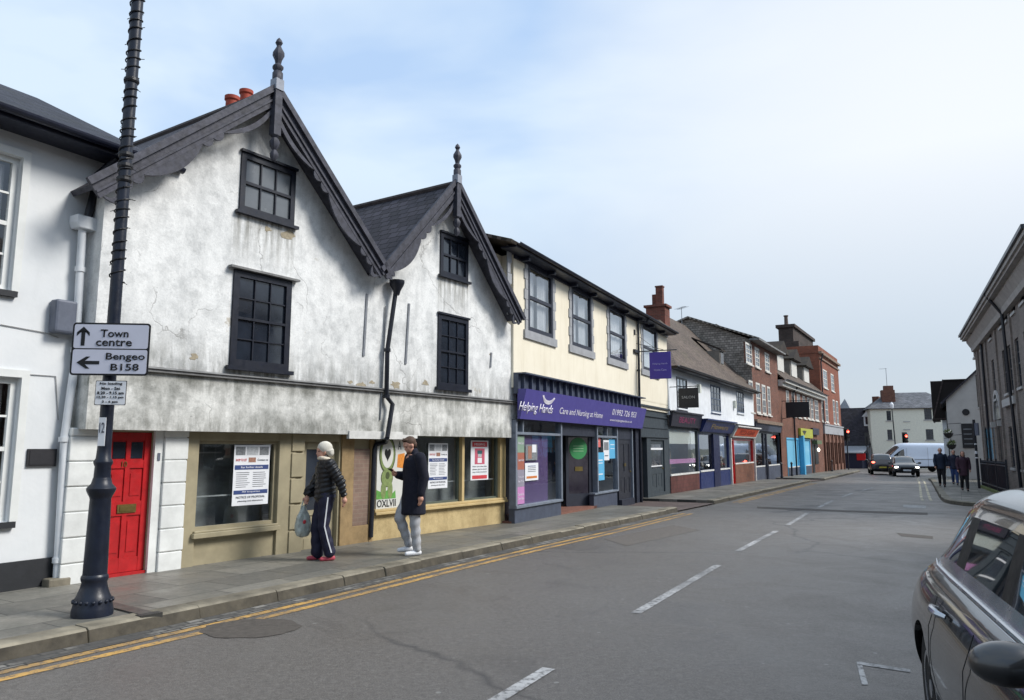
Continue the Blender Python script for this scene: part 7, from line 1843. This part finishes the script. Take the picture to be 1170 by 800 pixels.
# --- three people on the right-hand pavement
def walker(label, px, py, rz, top, legs, hairc, hgt=1.72, coatlen=.85, hood=False, Yo=None):
    X, Y = ground(px, py, .12); s = hgt/1.72
    t = thing('person', label, 'person', (X, Y, gz(Y)+.12), rz); st = random.choice((-1, 1))
    hL, hR = (0, .09*s, .9*s), (0, -.09*s, .9*s); k1, a1_ = (.06*s, .09*s, .49*s), (.12*s, .09*s, .09*s); k2, a2_ = (.02*s, -.09*s, .49*s), (-.16*s, -.09*s, .12*s)
    sL, eL_, wL = (0, .19*s, 1.38*s), (-.05*s, .24*s, 1.12*s), (.02*s, .24*s, .9*s); sR, eR_, wR = (0, -.19*s, 1.38*s), (.02*s, -.24*s, 1.12*s), (.1*s, -.22*s, .9*s)
    hc = (.03*s, 0, 1.58*s)
    def bd(mb):
        head(mb, hc, (1, 0), .1, s); mb.cap((0, 0, 1.38*s), .055*s, (.01, 0, 1.5*s), .05*s); limb(mb, [(0, 0, .95*s), (0, 0, 1.28*s)], [.1*s, .1*s]); limb(mb, [hL, k1, a1_], [.09*s, .06*s, .04*s]); limb(mb, [hR, k2, a2_], [.09*s, .06*s, .04*s])
        limb(mb, [sL, eL_, wL], [.06*s, .045*s, .03*s]); limb(mb, [sR, eR_, wR], [.06*s, .045*s, .03*s]); mb.cap((0, -.13*s, 1.34*s), .05*s, (0, .13*s, 1.34*s), .05*s)
        hand(mb, wL, (.1, 0, -1), -1, .6, None, s); hand(mb, wR, (.1, 0, -1), 1, .6, None, s)
        for a in (a1_, a2_): mb.cap(a, .035*s, (a[0]+.08*s, a[1], .045*s), .025*s)
    organic('body', bd, .012, skin, t, 2)
    def cf(mb):
        mb.eloft([(0, 0, z*s, rx*s, ry*s) for z, rx, ry in ((coatlen-.08, .14, .17), (coatlen-.05, .155, .19), (1.05, .14, .17), (1.2, .145, .175), (1.3, .15, .185), (1.37, .135, .17), (1.42, .11, .13), (1.46, .08, .09))])
        mb.cap((0, -.13*s, 1.35*s), .075*s, (0, .13*s, 1.35*s), .075*s); limb(mb, [sL, eL_, (wL[0], wL[1], wL[2]+.04)], [.075*s, .065*s, .055*s]); limb(mb, [sR, eR_, (wR[0], wR[1], wR[2]+.04)], [.075*s, .065*s, .055*s]); mb.cap((0, 0, 1.4*s), .09*s, (.0, 0, 1.46*s), .075*s)
    organic('coat', cf, .014, top, t, 2, lambda c: .006*noise.noise(c*9))
    organic('trousers', lambda mb: (limb(mb, [hL, k1, (a1_[0], a1_[1], a1_[2]+.03)], [.115*s, .08*s, .06*s]), limb(mb, [hR, k2, (a2_[0], a2_[1], a2_[2]+.03)], [.115*s, .08*s, .06*s])), .014, legs, t, 2)
    for a in (a1_, a2_): organic('shoe', lambda mb: shoe(mb, (a[0]-.01, a[1], 0 if a is a1_ else .02), (1, 0), s), .012, M('dark_plaque'), t, 1)
    organic('hair', lambda mb: (mb.ball((hc[0]-.025, 0, hc[2]+.035), (.098*s, .088*s, .095*s), 14, 10), hood and mb.ball((hc[0]-.04, 0, hc[2]-.06), (.07*s, .095*s, .1*s), 12, 8)), .012, hairc, t, 2)
    return t
navyj = M('navy_jacket', (30, 40, 60), .8); dkt = M('black_trousers', (28, 28, 34), .8); jeans = M('blue_jeans', (52, 72, 118), .85, .15, 12); marn = M('maroon_coat', (62, 40, 54), .8)
walker('person in navy jacket and black trousers walking nearest the kerb, right pavement', 1077, 556, math.radians(240), navyj, dkt, M('pale_hair', (150, 130, 112), .8), 1.78)
walker('person in dark top and blue jeans partly behind the one in the maroon coat', 1092, 554, math.radians(240), M('dark_blue_top', (38, 42, 62), .8), jeans, hair_m, 1.7)
walker('person in a long maroon coat, nearest of the three on the right pavement', 1103, 561, math.radians(245), marn, dkt, M('dark_hair', (60, 44, 38), .8), 1.62, .72, True)
# ================================================================= sky, sun, camera
w = bpy.data.worlds.new('World'); scene.world = w; w.use_nodes = True; nt = w.node_tree; bg = nt.nodes['Background']
sk = nt.nodes.new('ShaderNodeTexSky'); sk.sky_type = 'NISHITA'; sk.sun_disc = False
EL, AZ = math.radians(42), math.radians(98)
sk.sun_elevation = EL; sk.sun_rotation = AZ; sk.air_density = 1.0; sk.dust_density = 1.5
tc = nt.nodes.new('ShaderNodeTexCoord')
def nn(ty): return nt.nodes.new('ShaderNode'+ty)
mp = nn('Mapping'); mp.inputs['Scale'].default_value = (1, 1, 2.4); nt.links.new(tc.outputs['Generated'], mp.inputs[0])
n1 = nn('TexNoise'); n1.inputs['Scale'].default_value = 1.9; n1.inputs['Detail'].default_value = 5; n1.inputs['Roughness'].default_value = .5; n1.inputs['Distortion'].default_value = .3; nt.links.new(mp.outputs[0], n1.inputs['Vector'])
# brighter cloud towards the right of the street, where the sun sits behind the veil
dv = nn('VectorMath'); dv.operation = 'DOT_PRODUCT'; az2, el2 = math.radians(33), math.radians(19); dv.inputs[1].default_value = (math.sin(az2)*math.cos(el2), math.cos(az2)*math.cos(el2), math.sin(el2)); nt.links.new(tc.outputs['Generated'], dv.inputs[0])
gr = nn('ValToRGB'); gr.color_ramp.elements[0].position = .86; gr.color_ramp.elements[0].color = (0, 0, 0, 1); gr.color_ramp.elements[1].position = 1.0; gr.color_ramp.elements[1].color = (1, 1, 1, 1); nt.links.new(dv.outputs['Value'], gr.inputs[0])
cr = nn('ValToRGB'); cr.color_ramp.elements[0].position = .38; cr.color_ramp.elements[1].position = .56
cr.color_ramp.elements[0].color = (3.3, 4.5, 6.3, 1); cr.color_ramp.elements[1].color = (5.0, 5.9, 6.8, 1); nt.links.new(n1.outputs['Fac'], cr.inputs[0])
m1 = nn('MixRGB'); m1.blend_type = 'MIX'; nt.links.new(gr.outputs[0], m1.inputs[0]); nt.links.new(cr.outputs[0], m1.inputs[1]); m1.inputs[2].default_value = (6.2, 6.4, 6.6, 1)
# greyer towards the horizon
sx = nn('SeparateXYZ'); nt.links.new(tc.outputs['Generated'], sx.inputs[0])
hr_ = nn('ValToRGB'); hr_.color_ramp.elements[0].position = .10; hr_.color_ramp.elements[0].color = (1, 1, 1, 1); hr_.color_ramp.elements[1].position = .34; hr_.color_ramp.elements[1].color = (0, 0, 0, 1); nt.links.new(sx.outputs[2], hr_.inputs[0])
mh = nn('MixRGB'); nt.links.new(hr_.outputs[0], mh.inputs[0]); nt.links.new(m1.outputs[0], mh.inputs[1]); mh.inputs[2].default_value = (3.7, 4.2, 4.8, 1)
m2 = nn('MixRGB'); m2.inputs[0].default_value = .85; nt.links.new(sk.outputs[0], m2.inputs[1]); nt.links.new(mh.outputs[0], m2.inputs[2])
nt.links.new(m2.outputs[0], bg.inputs[0]); bg.inputs[1].default_value = .1
sun = bpy.data.lights.new('sun', 'SUN'); sun.energy = 2.4; sun.angle = math.radians(20); sun.color = (1, .96, .9)
so = bpy.data.objects.new('sun', sun); COL.objects.link(so)
dirv = Vector((math.sin(AZ)*math.cos(EL), math.cos(AZ)*math.cos(EL), math.sin(EL))); so.rotation_euler = dirv.to_track_quat('Z', 'Y').to_euler()
cam = bpy.data.cameras.new('camera'); co = bpy.data.objects.new('camera', cam); COL.objects.link(co); scene.camera = co
co.location = (0, 0, CAMH); co.rotation_euler = (PI/2+PITCH, 0, 0); cam.sensor_width = 36; cam.lens = 36*FPX/1170; cam.shift_y = -12/1170; cam.clip_start = .05; cam.clip_end = 3000
scene.render.resolution_x = 1024; scene.render.resolution_y = 700
vs = scene.view_settings; vs.view_transform = 'Standard'; vs.look = 'None'; vs.exposure = .72; vs.gamma = 1; vs.use_curve_mapping = False
